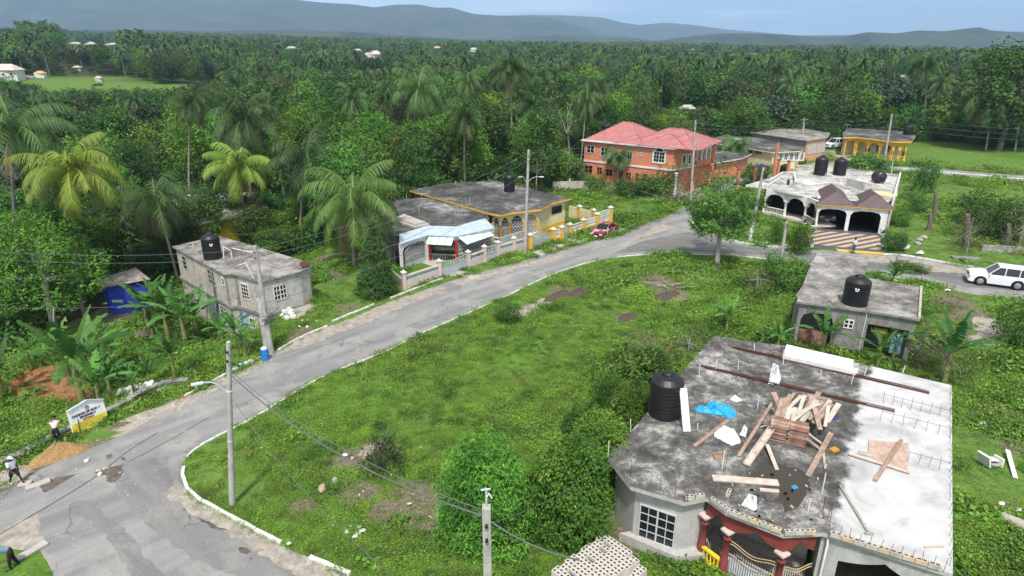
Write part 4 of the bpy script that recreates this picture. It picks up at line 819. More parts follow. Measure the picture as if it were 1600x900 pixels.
j0 = min(range(len(W7)), key=lambda k: (W7[k]-P(1262, 219, 4.2).xy).length); j1 = min(range(len(W7)), key=lambda k: (W7[k]-P(1294, 214, 4.2).xy).length)
mb = MB(); wbox(mb, W7[j0], W7[j1], 0.02, seglen(W7[j0], W7[j1])-.02, 0, 4.0, .06, .0); mb.build('front_wall', MT['peach'], H7)
window(H7, W7[j0]+Vector((0, -.08)), W7[j1]+Vector((0, -.08)), (1262, 224, 1275, 240), 'silver', 5, 6, .08, 'pink', bar=.05); window(H7, W7[j0]+Vector((0, -.08)), W7[j1]+Vector((0, -.08)), (1277, 223, 1289, 238), 'silver', 5, 6, .08, 'pink', bar=.05)
H8 = thing('villa', 'small yellow villa with arched porch and dark flat roof at the edge of the wood', 'house', P(1370, 248, 0))
R8 = V2([(1317, 207), (1325, 200), (1420, 206), (1431, 212), (1424, 221), (1398, 221), (1340, 214), (1318, 214)], 3.8); roofslab(H8, R8, 3.8, .3, 'roof2', 'yellow')
q8 = inset(R8, .5); fb = [min(range(8), key=lambda k: (Vector(R8[k])-P(x, y, 3.8).xy).length) for x, y in ((1318, 214), (1340, 214), (1398, 221), (1424, 221))]
B8_ = [q8[fb[0]], q8[fb[1]], q8[fb[2]], q8[fb[3]]]
mb = MB(); bk = [p_+Vector((.6, 2.2)) for p_ in B8_]; mb.prism(bk+[q8[2], q8[1]], -.2, 3.5); mb.build('wall', MT['paleyellow'], H8)
for i, n_ in ((0, 1), (1, 3), (2, 2)):
    a, b = B8_[i], B8_[i+1]; l = seglen(a, b); mb = MB()
    mb.panel(a, b, arch_prof(0, l, 2.0 if n_ > 1 else 0, 3.5, [(.25+k*l/n_, -.25+(k+1)*l/n_, 2.05 if n_ > 1 else 2, 2.95, 'round' if n_ > 1 else 'flat') for k in range(n_)]), .3); mb.build('porch_arcade', MT['yellow'], H8)
    if n_ > 1:
        balusters(H8, a, b, .1, .8, 'yellow', .3)
        for k in range(n_+1): c_ = a.lerp(b, min(max(k/n_, .03), .97)); column(H8, c_.x, c_.y+.1, 0, 2.05, .17, 'yellow')
for k in range(3): window(H8, bk[1], bk[2], (1352+k*17, 226, 1360+k*17, 238), 'white', 2, 2, .07, surround='white')

# ---------------------------------------------------------------- 6. yellow bungalow by the road
H9 = thing('bungalow', 'yellow and cream bungalow behind an ornate yellow roadside wall', 'house', P(790, 350, 0))
zb = 3.5
R9 = V2([(640, 297), (700, 286), (775, 282), (830, 295), (891, 310), (862, 318), (845, 327), (800, 332), (782, 336), (765, 333)], zb); roofslab(H9, R9, zb, .22, 'roof2', 'yellow')
q9 = inset(R9, .45)
vb = [q9[9], q9[8], q9[7], q9[6], q9[5], q9[4]]
mb = MB(); mb.prism([q9[0], q9[9]+Vector((-.5, 2.4)), q9[8]+Vector((0, 2.6)), q9[7]+Vector((.2, 2.2)), q9[6]+Vector((.1, .1)), q9[5], q9[4], q9[3], q9[2], q9[1]], -.3, zb-.22); mb.build('wall', MT['cream'], H9)
mb = MB()
wbox(mb, q9[5], q9[4], .02, seglen(q9[5], q9[4])-.02, -.1, .75, .03, 0); wbox(mb, q9[6], q9[5], .02, seglen(q9[6], q9[5])-.02, -.1, .75, .03, 0)
mb.build('painted_skirting', MT['yellow'], H9)
mb = MB(); wbox(mb, q9[0], q9[9]+Vector((-.5, 2.4)), .05, seglen(q9[0], q9[9])-2.2, 0, zb-.25, .03, 0); mb.build('side_wall', MT['ochre'], H9)
a, b = q9[0], q9[9]+Vector((-.5, 2.4))
for r in ((657, 311, 671, 321), (697, 320, 711, 330)): window(H9, a+Vector((0, -.04)), b+Vector((0, -.04)), r, 'white', 3, 1, .07, surround='white')
window(H9, q9[5], q9[4], (862, 322, 877, 333), 'black', 4, 3, .05)
for i in range(3):
    a, b = vb[i], vb[i+1]; l = seglen(a, b); n_ = 1 if l < 2.5 else 2; mb = MB()
    mb.panel(a, b, arch_prof(0, l, 2.2, zb-.22, [(.2+k*l/n_, -.2+(k+1)*l/n_, 2.2, 2.9, 'round') for k in range(n_)]), .25); mb.build('porch_arch', MT['cream'], H9)
    for k in range(n_+1): c_ = a.lerp(b, k/n_); mb = MB(); mb.box((c_.x, c_.y+.1, 1.1), (.3, .3, 2.25), .3); mb.build('porch_post', MT['yellow'], H9)
    grille(H9, a+Vector((0, .15)), b+Vector((0, .15)), .6, 2.0, 'silver', .18, .03, 'porch_grille', True); balusters(H9, a, b, .1, .55, 'white', .24)
    mb = MB(); wbox(mb, a, b, 0, l, -.1, .1, .05, -2.3); mb.build('porch_floor', MT['slab'], H9); mb = MB(); wbox(mb, a, b, .1, l-.1, .1, zb-.3, -1.2, -1.25); mb.build('porch_shade_panel', MT['void'], H9)  # near-black panel added behind the grilles as painted porch shade

# ---------------------------------------------------------------- 7. grey house with white canopy
H10 = thing('bungalow', 'grey bungalow with mossy flat roof, white front canopy and striped awnings', 'house', P(690, 390, 0))
zc_ = 3.3
R10 = V2([(560, 345), (598, 312), (668, 309), (762, 335), (764, 341), (725, 349), (668, 352), (628, 365), (600, 368), (565, 362)], zc_); roofslab(H10, R10, zc_, .2, 'roof2', 'render_dark')
q10 = inset(R10, .3)
mb = MB(); mb.prism([q10[0], q10[9], q10[8], q10[7]+Vector((-.1, .3)), q10[6]+Vector((0, 1.0)), q10[5]+Vector((.3, 1.6)), q10[4]+Vector((0, .6)), q10[3], q10[2], q10[1]], -.6, zc_-.2); mb.build('wall', MT['render_dark'], H10)
CN = [P(624, 366, zc_).xy, P(668, 353, zc_).xy, P(712, 354, zc_).xy, P(758, 341, zc_).xy]; Cn2 = [P(624, 375, zc_).xy, P(668, 361, zc_).xy, P(712, 363, zc_).xy, P(772, 350, zc_).xy]
mb = MB()
for i in range(3):
    a, b, c, d = CN[i], CN[i+1], Cn2[i+1], Cn2[i]; vs = [(a.x, a.y, zc_+.02), (b.x, b.y, zc_+.02), (c.x, c.y, zc_-.42), (d.x, d.y, zc_-.42)]
    mb.add(vs+[(x, y, z-.1) for x, y, z in vs], [(0, 3, 2, 1), (4, 5, 6, 7), (3, 7, 6, 2)])
mb.build('canopy', MT['bluegrey'], H10)
cp = [p_+Vector((0, .25)) for p_ in Cn2]
l = seglen(cp[0], cp[1]); sA, sB = rect_on(cp[0], cp[1], (631, 380, 668, 400))[:2]
mb = MB(); mb.panel(cp[0], cp[1], arch_prof(0, l, -.2, zc_-.52, [(.3, l-.35, 1.9, 2.5, 'scallop')]), .2); mb.build('carport_arch', MT['white'], H10)
grille(H10, cp[0]+(cp[1]-cp[0])*.09+Vector((.1, .25)), cp[1]+(cp[0]-cp[1])*.08+Vector((0, .25)), 0, 1.9, 'silver', .2, .03, 'carport_gate', True, lambda t: .95+.3*math.sin(PI*t), .5, 'bluegrey')
mb = MB(); wbox(mb, cp[0]+Vector((0, 2.2)), cp[1]+Vector((0, 2.2)), 0, l, 0, 2.8, 0, -.1); mb.build('carport_back', MT['render_dark'], H10)
for i in (1, 2):
    a, b = cp[i], cp[i+1]; l = seglen(a, b)
    balusters(H10, a, b, .0, .8, 'render', .25); grille(H10, a+Vector((0, .1)), b+Vector((0, .1)), .8, 1.5, 'iron' if i == 1 else 'silver', .2, .03, 'porch_grille', True)
    mb = MB(); wbox(mb, a, b, 0, l, zc_-.95, zc_-.5, .05, -.1); mb.build('porch_lintel', MT['white'], H10)
for p_ in (cp[1]+Vector((.15, 0)), cp[2], cp[3]+Vector((-1.2, -.4))): mb = MB(); mb.box((p_.x, p_.y, 1.2), (.26, .26, 2.5), .2); mb.build('porch_post', MT['red'], H10)
def awning(par, p0, p1, ztop, drop, out):
    d = (p1-p0).normalized(); o = Vector((d.y, -d.x)); l = seglen(p0, p1); n = 10; mb = MB()
    for i in range(n):
        a = p0+d*l*i/n; b = p0+d*l*(i+1)/n; vs = [(a.x, a.y, ztop), (b.x, b.y, ztop), (b.x+o.x*out, b.y+o.y*out, ztop-drop), (a.x+o.x*out, a.y+o.y*out, ztop-drop)]
        mb.add(vs+[(x, y, z-.04) for x, y, z in vs], [(0, 3, 2, 1), (4, 5, 6, 7), (3, 7, 6, 2), (0, 1, 5, 4)], 1 if i % 3 == 1 else 0)
    return mb.build('awning', [MT['awning'], MT['awning_green']], par)
aw = [P(669, 366, 2.6).xy, P(709, 369, 2.6).xy, P(712, 367, 2.6).xy, P(746, 358, 2.6).xy]
awning(H10, cp[1]+Vector((.1, -.05)), cp[2]+Vector((-.2, -.05)), 2.75, .55, 1.15); awning(H10, cp[2]+Vector((.2, -.05)), cp[3]+Vector((-1.0, .05)), 2.75, .55, 1.25)
mb = MB(); rv = V2([(612, 342), (632, 334), (671, 349), (648, 354)], zc_+.25); mb.prism(rv, zc_, zc_+.22); mb.prism(inset(rv, .3), zc_+.22, zc_+.4); mb.build('roof_hatch', MT['slab'], H10)
for r in ((608, 372, 616, 378),): window(H10, q10[8], q10[7], r, 'render', 2, 1, .05)
for x, y in ((612, 315), (617, 313), (636, 318), (722, 330), (711, 336), (665, 325), (655, 333), (735, 322), (755, 335)):
    p_ = P(x, y, zc_); iron_stub(H10, p_.x, p_.y, zc_, random.uniform(.5, 1.3), .035, 'slab')

# ---------------------------------------------------------------- 8. two-storey block house on the slope
H11 = thing('block_house', 'weathered two storey block house built down the slope beside the road', 'house', P(400, 500, 0))
z11 = 3.2
R11 = V2([(269, 385), (341, 368), (470, 406), (487, 416), (470, 424), (408, 440), (362, 427), (350, 428)], z11); roofslab(H11, R11, z11, .14, 'roof3', 'render_dark')
q11 = inset(R11, .22); zf = onwall(q11[0], q11[7], 363, 473)[1]
def body11(z0, z1, d):
    mb = MB(); pl = inset(R11, d); mb.prism(pl, z0, z1); return mb
mb = body11(.15, z11-.14, .22)
mb.build('wall', [MT['blocks_pale']], H11)
mb = body11(-.1, .15, .08); mb.build('floor_slab', MT['render_dark'], H11)
mb = body11(-4.0, -.1, .24); mb.build('lower_wall', MT['blocks_pale'], H11)
mb = MB(); wbox(mb, q11[5], q11[4], .0, seglen(q11[5], q11[4]), -1.2, z11-.16, .04, 0); wbox(mb, q11[4], q11[3], 0, seglen(q11[4], q11[3]), -.6, z11-.16, .045, 0); mb.build('rendered_front', MT['render'], H11)
mb = MB(); wbox(mb, q11[4], q11[3], 0, seglen(q11[4], q11[3]), -.6, .3, .06, .046); mb.build('stained_base', MT['ochre'], H11)
mb = MB()
for t_ in (.72, .98): s_ = seglen(q11[0], q11[7])*t_; wbox(mb, q11[0], q11[7], s_-.2, s_+.2, -4, z11-.16, .06, 0)
wbox(mb, q11[6], q11[5], seglen(q11[6], q11[5])-.35, seglen(q11[6], q11[5]), -4, z11-.16, .05, 0); wbox(mb, q11[6], q11[5], 0, .4, -4, z11-.16, .05, 0); mb.build('concrete_pier', MT['render_dark'], H11)
A_, B_ = q11[0], q11[7]
for r, n_ in (((286, 401, 292, 420), 1), ((326, 423, 336, 444), 3)): window(H11, A_, B_, r, 'render', n_, 3, .05)
window(H11, A_, B_, (347, 434, 351, 446), 'white', 1, 1, .08)
window(H11, q11[6], q11[5], (378, 444, 389, 467), 'white', 3, 4, .05); window(H11, q11[5]+Vector((0, -.05)), q11[4]+Vector((0, -.05)), (427, 445, 448, 468), 'white', 4, 3, .07, bar=.05)
for r in ((344, 473, 355, 491), (316, 455, 322, 468)): window(H11, A_, B_, r, 'white', 4, 3, .05)
for r, m_ in (((302, 447, 311, 468), 'slab'), ((329, 463, 340, 490), 'bluegrey'),): 
    s0, s1, z0_, z1_ = rect_on(A_, B_, r); mb = MB(); wbox(mb, A_, B_, s0, s1, z0_, z1_, .03, 0); mb.build('door', MT[m_], H11)
s0, s1, z0_, z1_ = rect_on(q11[6], q11[5], (373, 486, 386, 512)); mb = MB(); wbox(mb, q11[6], q11[5], s0, s1, z0_, z1_, .04, 0); mb.build('door', MT['lightblue'], H11)
window(H11, q11[6], q11[5], (391, 497, 399, 512), 'white', 2, 2, .05)
for l_ in ([(349, 384), (350, 405)], [(348, 385), (361, 393)], [(361, 393), (363, 405)], [(384, 411), (397, 437)], [(371, 417), (384, 412)], [(363, 388), (395, 396)], [(300, 378), (303, 387)], [(316, 377), (317, 384)]):
    k = [P(x, y, z11) for x, y in l_]; k[0].z = k[1].z = z11+.08; k[0] = Q(l_[0][0], l_[0][1], k[1].y) if l_[0][1] < l_[1][1]-6 else k[0]; pipe(H11, k, .045)
mb = MB(); k = P(474, 415, z11); mb.prism(V2([(468, 412), (478, 411), (484, 416), (472, 420)], z11), z11, z11+.12); mb.build('rusty_patch', MT['rust'], H11)

# ---------------------------------------------------------------- 9. shed, hidden yellow house, far buildings
c_ = G(190, 480); H12 = thing('tarp_shed', 'small shed walled with blue tarpaulin under a rusty tin roof', 'shed', c_)
sh = [P(149, 437, -.3), P(212, 418, .1), P(235, 436, .1), P(160, 449, -.3)]
mb = MB(); mb.add([p_ for p_ in sh]+[p_-Vector((0, 0, .06)) for p_ in sh], [(3, 2, 1, 0), (4, 5, 6, 7), (0, 1, 5, 4), (1, 2, 6, 5), (2, 3, 7, 6), (3, 0, 4, 7)]); mb.build('roof', MT['tin'], H12)
mb = MB(); iw = inset([p_.xy for p_ in sh], .35); n_ = 14; vs = []
for e in range(4):
    a, b = iw[e], iw[(e+1) % 4]; d = (b-a).normalized()
    for i in range(n_):
        q_ = a.lerp(b, i/n_)+Vector((d.y, -d.x))*.03*math.sin(i*2.1+e); vs += [(q_.x, q_.y, c_.z-.3), (q_.x, q_.y, -.42 if e in (2, 3) else -.1)]
m_ = len(vs)//2; mb.add(vs, [(2*i, 2*((i+1) % m_), 2*((i+1) % m_)+1, 2*i+1) for i in range(m_)]); mb.build('tarp_wall', MT['bluetarp'], H12)
H13, W13, _ = box_house('yellow_house', 'bright yellow house half hidden by palms behind the block house', [(225, 345), (262, 305), (395, 300), (420, 325), (300, 352)], 1.2, 'bright_yellow', 'roof4', .5)
for k in H13.children: k.location.z -= 0.
mb = MB(); pl = inset(V2([(225, 345), (262, 305), (395, 300), (420, 325), (300, 352)], 1.2), .55); mb.prism(pl, -4.5, 0); mb.build('lower_wall', MT['bright_yellow'], H13)
def far_house(x, y, wpx, hpx, label, roof='tile_red', wall='white', dpx=None, windows=0, z=None, name='far_house'):
    roof = 'slab' if roof == 'white' else roof
    b = G(x, y); zc = b.y*math.cos(PITCH)+(CH-b.z)*math.sin(PITCH); W_ = wpx/FL*zc; Hh = hpx/FL*zc; t = thing(name, label, 'house', b); D_ = W_*.7
    mb = MB(); mb.box((b.x, b.y+D_/2, b.z+Hh*.35), (W_, D_, Hh*.9), .15); mb.build('wall', MT[wall], t)
    mb = MB(); z0 = b.z+Hh*.8; hw, hd = W_*.56, D_*.58; cx, cy_ = b.x, b.y+D_/2
    mb.add([(cx-hw, cy_-hd, z0), (cx+hw, cy_-hd, z0), (cx+hw, cy_+hd, z0), (cx-hw, cy_+hd, z0), (cx-hw*.45, cy_, z0+Hh*.45), (cx+hw*.45, cy_, z0+Hh*.45)], [(0, 1, 5, 4), (1, 2, 5), (2, 3, 4, 5), (3, 0, 4), (3, 2, 1, 0)]); mb.build('roof', MT[roof], t)
    for i in range(windows):
        mb = MB(); mb.box((b.x+W_*(-.35+.7*i/max(1, windows-1)), b.y-.1, b.z+Hh*.5), (W_*.07, .3, Hh*.16), .15); mb.build('window', MT['glass'], t)
    return t
far_house(0, 96, 34, 20, 'white two storey house with red tiled roof on the far hillside', windows=3, roof='pink')
far_house(55, 96, 14, 8, 'small pink roofed building next to the white hillside house', roof='peach')
far_house(28, 95, 22, 4, 'long low white outbuilding between the hillside houses', 'white')
far_house(116, 75, 20, 7, 'white roofed shed above the meadow, westernmost of its row', 'white', 'render'); far_house(140, 76, 15, 8, 'white roofed shed above the meadow, middle one of its row', 'white', 'render'); far_house(176, 75, 24, 6, 'long white roofed shed above the meadow, at the end of its row', 'white', 'slab')
far_house(115, 92, 12, 6, 'pale shed among palms just above the meadow', 'white', 'render'); far_house(154, 128, 9, 7, 'tiny grey hut standing in the green meadow', 'render', 'render')
far_house(583, 95, 24, 12, 'pale two storey building with pinkish roof deep in the forest', 'pink', 'white', windows=5); far_house(558, 84, 12, 6, 'small white house behind the pinkish roofed forest building', 'white')
far_house(515, 70, 22, 5, 'long white building far away among the palms', 'white'); far_house(455, 84, 14, 6, 'small grey roofed house far off in the forest', 'slab', 'white'); far_house(683, 79, 10, 5, 'little tan roofed house in the distant palms', 'peach', 'white')
far_house(740, 84, 14, 7, 'cluster of pale roofs glimpsed through distant palms', 'white'); far_house(580, 117, 7, 5, 'tiny white roof visible between the trees below the forest building', 'white'); far_house(1075, 181, 22, 13, 'house with whitish roof half hidden by trees behind the orange house', 'white', 'render')
far_house(1083, 82, 8, 4, 'white domed roof far away in the palm forest', 'white'); far_house(1180, 89, 12, 4, 'faint white roofs far off over the palm forest', 'white'); far_house(1410, 130, 14, 10, 'grey shack among the trees above the yellow villa', 'render', 'render_dark')

# ---------------------------------------------------------------- driveway with stripes
m, nt, bs = newmat('striped_paving'); tc = nt.nodes.new('ShaderNodeTexCoord'); dt = nt.nodes.new('ShaderNodeVectorMath'); dt.operation = 'DOT_PRODUCT'; nt.links.new(tc.outputs['Object'], dt.inputs[0])
s1 = (P(1345, 362)-P(1262, 377)).xy.normalized(); sn = Vector((-s1.y, s1.x)); dt.inputs[1].default_value = (sn.x/1.12, sn.y/1.12, 0)
fr = nt.nodes.new('ShaderNodeMath'); fr.operation = 'FRACT'; nt.links.new(dt.outputs['Value'], fr.inputs[0])
cc = nt.nodes.new('ShaderNodeValToRGB'); cc.color_ramp.interpolation = 'CONSTANT'; e = cc.color_ramp.elements; e[0].color = (.075, .08, .1, 1); e[1].position = .38; e[1].color = (.43, .29, .16, 1); k = e.new(.6); k.color = (.5, .42, .35, 1); k = e.new(.82); k.color = (.43, .29, .16, 1)
nt.links.new(fr.outputs[0], cc.inputs[0]); c = mixc(nt, 1., cc.outputs[0], mrange(nt, noise(nt, 2, 5), .3, .7, .75, 1.15), 'MULTIPLY'); nt.links.new(c, bs.inputs['Base Color']); bs.inputs['Roughness'].default_value = .8; MT['stripes'] = m
sheet('driveway', P2([(1262, 362), (1272, 355), (1384, 366), (1380, 395), (1320, 391), (1235, 385)]), .02, newmat('x')[0] and MT['bluegrey']); bpy.data.objects['driveway'].data.materials[0] = paint('dark_paving', (.085, .09, .11), var=.2)
sheet('driveway', P2([(1275, 360), (1376, 369), (1376, 391), (1300, 385.5), (1255, 379)]), .027, m)
sheet('driveway_edge', P2([(1305, 389), (1380, 395), (1385, 399), (1310, 393)]), .03, MT['yellow'])
for l_ in ([(738, 438), (712, 427), (716, 421), (752, 431)], [(848, 388), (832, 394), (846, 400), (880, 385), (864, 379)], [(886, 373), (895, 380), (903, 376), (895, 371)], [(1190, 265), (1260, 252), (1320, 262), (1340, 270), (1250, 275)], [(642, 405), (668, 392), (700, 402), (680, 418)]):
    sheet('driveway_slab', P2(l_), .012, MT['slab'])
# ================================================================ TANKS
def tank_at(x, ybase, ytop, wpx, z, label, **k):
    p = P(x, ybase, z); zc = p.y*math.cos(PITCH)+(CH-z)*math.sin(PITCH); r = wpx/2/FL*zc; h = Q(x, ytop, p.y-r*.3).z-z
    return water_tank(x, ybase, z, r, max(.8, h), label, **k)
p = P(1043, 658, RZ); water_tank(0, 0, 0, .86, 2.4, 'big ribbed black water tank with a white board leaning on it, on the unfinished roof', loc=p+Vector((0, .75, 0)))
tank_at(1335, 474, 433, 37, 3.5, 'black water tank with painted mark standing on the small grey cottage roof', mark=True)
tank_at(1281, 273, 244, 19, zr3, 'black water tank with bluish lid, first of the upright pair on the white terrace roof'); tank_at(1311, 273, 247, 19, zr3, 'black water tank nearer the far road, second of the upright pair on the white roof')
pt = P(1368, 284, zr3); water_tank(0, 0, 0, .75, 1.6, 'black water tank lying on its side on the white terrace roof', loc=pt, tilt=1.5)
tank_at(333, 403, 366, 27, z11, 'black water tank with white pipes on the two storey block house roof', mark=True)
tank_at(796, 299, 272, 17, zb, 'black water tank on the dark flat roof of the yellow bungalow'); tank_at(1418, 210, 196, 13, 3.8, 'small black water tank on the yellow villa roof'); tank_at(629, 416, 389, 20, 0, 'black water tank standing in the yard beside the carport of the grey bungalow', mark=True)
tank_at(947, 211, 193, 13, 6.78, 'black water tank at the back of the orange house roof'); tank_at(1225, 272, 257, 14, 0, 'dark tank behind the brick coloured gate posts')
# ================================================================ ROOF CLUTTER
def plank(a, b, wd, th, mat, label, group=None, name='wooden_plank', cat='plank', roll=0.):
    a = Vector(a); b = Vector(b); m_ = (a+b)/2; mb = MB(); mb.beam(a, b, wd, th); o = mb.build(name, MT[mat], None, m_); tag(o, label, cat, group); return o
def rp(x, y, dz=0.): p = P(x, y, RZ); p.z += dz; return p
c0 = rp(1229, 690); ax = (rp(1260, 703)-rp(1203, 690)).normalized(); ay = Vector((-ax.y, ax.x, 0)); LBP = 'weathered board in the tidy stack at the heart of the lumber heap on the roof'; GP = 'boards stacked in the lumber heap'
for k in range(11):
    for j in range(3):
        for i in (-1, 1):
            q = c0+ax*(i*.44+random.uniform(-.05, .05))+ay*(j*.3-.1+random.uniform(-.04, .04))+Vector((0, 0, .06+k*.085))
            if k < 9 and j == 1: continue
            plank(q-ax*.42, q+ax*.42, .27, .06, random.choice(('wood_red', 'wood_red', 'wood', 'wood')), LBP, GP)
LB2 = 'loose board lying slanted on top of the lumber heap on the unfinished roof'
dg = (rp(1290, 640)-rp(1232, 700)).normalized()
for i in range(24):
    q = rp(1208+i*3.7+random.uniform(-4, 4), 668+random.uniform(-14, 14)); u_ = Matrix.Rotation(random.uniform(-.2, .3) if i % 3 else random.uniform(-.8, .8), 3, 'Z') @ dg; z0 = 1.0+random.uniform(0, .15); l_ = random.uniform(.6, 1.05)
    plank(q-u_*l_+Vector((0, 0, z0-.3)), q+u_*l_+Vector((0, 0, z0+random.uniform(.1, .25))), random.uniform(.15, .3), .035, random.choice(('wood_pale', 'wood', 'wood', 'slab')), LB2, 'boards tossed on the heap')
for i in range(9):
    a = random.uniform(-.9, 2.4); rr = random.uniform(1.0, 1.4); q = c0+ay*.3+Vector((math.cos(a)*rr, math.sin(a)*rr*.9, 0)); d = Vector((math.cos(a+random.uniform(-.5, .5)), math.sin(a+random.uniform(-.5, .5)), 0)); l_ = random.uniform(.5, 1.0)
    plank(q+d*.5*l_+Vector((0, 0, .04)), q-d*l_*.7+Vector((0, 0, random.uniform(.3, 1.0))), random.uniform(.08, .2), .035, random.choice(('wood', 'wood_pale', 'wood')), 'board leaning against the side of the lumber heap on the roof', 'boards leaning on the heap')
def trough(a, b, wd, label):
    a = Vector(a); b = Vector(b); d = (b-a).normalized(); s = d.cross(Vector((0, 0, 1))).normalized(); u = s.cross(d); mb = MB(); mb.beam(a, b, wd, .03)
    for k in (-1, 1): mb.beam(a+s*wd/2*k+u*.06, b+s*wd/2*k+u*.06, .03, .14)
    for t in np.linspace(0, 1, 6): q = a.lerp(b, t)+u*.05; mb.beam(q-s*wd*.49, q+s*wd*.49, .04, .09)
    return tag(mb.build('formwork_trough', MT['wood_pale'], None, (a+b)/2), label, 'formwork')
trough(rp(1166, 729, .08), rp(1222, 664, .85), .3, 'long open wooden formwork trough sloping down from the lumber heap'); plank(rp(1154, 714, .05), rp(1210, 640, .8), .16, .05, 'wood', 'long brown board beside the formwork trough, leaning on the heap')
plank(rp(1262, 745, .05), rp(1296, 690, .5), .24, .05, 'wood', 'board sloping down at the near end of the lumber heap'); plank(rp(1085, 698, .04), rp(1138, 657, .04), .18, .06, 'wood', 'single brown board on the roof below the blue tarpaulin')
plank(rp(1113, 748, .05), rp(1216, 756, .05), .42, .06, 'wood_pale', 'wide pinkish board near the front of the stained roof'); plank(rp(1187, 766, .03), rp(1217, 768, .03), .2, .05, 'wood_pale', 'short board piece under the wide pinkish board')
plank(rp(1073, 675, .03), rp(1062, 655, 1.85), .38, .1, 'whitestone', 'white board leaning against the big black tank')
plank(rp(1197, 702, .3), rp(1214, 735, .03), .18, .03, 'wood_pale', 'thin curved white strip leaning out of the heap toward the puddle'); plank(rp(1286, 706, .05), rp(1289, 733, .05), .1, .05, 'wood_pale', 'short pale stick lying upright in view beside the heap')
mb = MB(); q = rp(1124, 715)
for dx, dy, w_, d_ in ((0, .2, .56, .04), (0, -.2, .56, .04), (.27, 0, .04, .4), (-.27, 0, .04, .4)): mb.box((q.x+dx, q.y+dy, RZ+.08), (w_, d_, .14))
mb.box((q.x, q.y, RZ+.02), (.5, .38, .02)); tag(mb.build('mortar_box', MT['wood'], None, q), 'shallow square wooden box on the dark roof beside the heap', 'box')
q = rp(1303, 704); mb = MB(); mb.box((q.x, q.y, RZ+.05), (.4, .28, .1), .4); tag(mb.build('wooden_box', MT['ochre'], None, q), 'small orange brown wooden box at the edge of the white screed', 'box')
mb = MB(); mb.prism(V2([(1357, 689), (1420, 694), (1417, 734), (1356, 720)], RZ), RZ+.03, RZ+.06); tag(mb.build('plywood_sheet', MT['ply'], None, rp(1388, 710)), 'pinkish plywood sheet lying on the white roof screed', 'plywood sheet')
plank(rp(1326, 711, .1), rp(1422, 741, .1), .2, .05, 'wood_pale', 'long pale board under the front of the plywood sheet'); plank(rp(1367, 753, .1), rp(1407, 693, .2), .16, .1, 'wood', 'thick beam laid across the plywood sheet'); plank(rp(1342, 708, .05), rp(1362, 713, .05), .3, .05, 'slab', 'greyish board end sticking out beside the plywood')
mb = MB(); mb.beam(rp(1312, 760, .06), rp(1356, 833, .06), .1, .08); mb.beam(rp(1351, 835, .05), rp(1365, 835, .05), .1, .05); tag(mb.build('screed_rake', MT['stone'], None, rp(1335, 795)), 'long grey screed rake lying on the white roof', 'rake')
plank(rp(1444, 856, .04), rp(1474, 855, .04), .06, .05, 'wood_pale', 'short stick near the front corner of the white roof')
def bundle(x0, y0, x1, y1, label):
    a, b = rp(x0, y0), rp(x1, y1); s = (b-a).normalized().cross(Vector((0, 0, 1))); mb = MB()
    for i in range(13):
        t0 = random.uniform(0, .04); t1 = 1-random.uniform(0, .3)*(i % 2); o_ = s*random.uniform(-.17, .17); pts = [a.lerp(b, lerp(t0, t1, k/8))+o_*(1+.25*k/8)+s*random.uniform(-.02, .02)+Vector((0, 0, .03+.03*(i % 3))) for k in range(9)]; mb.tube(pts, .014, 4)
    tag(mb.build('rebar_bundle', MT['rust'], None, (a+b)/2), label, 'rebar')
bundle(1136, 541, 1452, 614, 'rusty bundle of reinforcing bars along the back of the roof'); bundle(1092, 572, 1398, 643, 'rusty bundle of reinforcing bars across the middle of the roof')
def crumple(name, pts, z, mat, label, cat, hgt_=.25, seed=0, n=14, group=None):
    """a crumpled sheet inside the outline pts (world xy)"""
    r = np.random.default_rng(seed); pl = [Vector(p_) for p_ in pts]; c = sum(pl, Vector((0, 0)))/len(pl); m_ = 44; out = []
    for i in range(m_):
        t = i/m_*len(pl); a = pl[int(t)]; b = pl[(int(t)+1) % len(pl)]; out.append(a.lerp(b, t-int(t)))
    V = []; k = n
    for j in range(k+1):
        f = j/k
        for i, o in enumerate(out):
            q = c.lerp(o, f*(1+r.uniform(-.05, .05))); h = hgt_*(1-f**1.5)*(.55+.45*math.sin(q.x*9+q.y*5+seed))+hgt_*.35*abs(math.sin(i*1.3+j*.7+seed))*(1-f*.6)*r.uniform(.5, 1.2); V.append((q.x-c.x, q.y-c.y, h+.012))
    F = [(j*m_+i, j*m_+(i+1) % m_, (j+1)*m_+(i+1) % m_, (j+1)*m_+i) for j in range(k) for i in range(m_)]
    o = link(name, arr_mesh(name, np.array(V), np.array(F), MT[mat]), None, (c.x, c.y, z)); tag(o, label, cat, group); return o
crumple('tarpaulin', V2([(1085, 640), (1092, 634), (1103, 636), (1108, 627), (1122, 630), (1140, 633), (1152, 648), (1142, 656), (1130, 650), (1110, 648), (1092, 645)], RZ), RZ, 'cyantarp', 'bright blue tarpaulin crumpled on the roof beside the big tank', 'tarpaulin', .22, 3)
crumple('plastic_sheet', V2([(1118, 668), (1130, 664), (1148, 672), (1158, 692), (1144, 697), (1130, 690), (1115, 682)], RZ), RZ, 'sheet', 'white plastic sheet spread on the roof left of the lumber heap', 'plastic sheet', .12, 5)
crumple('plastic_sheet', V2([(1200, 600), (1203, 585), (1208, 568), (1216, 572), (1220, 592), (1217, 603)], RZ), RZ, 'sheet', 'white plastic sheet draped over the middle rebar bundle', 'plastic sheet', .4, 6)
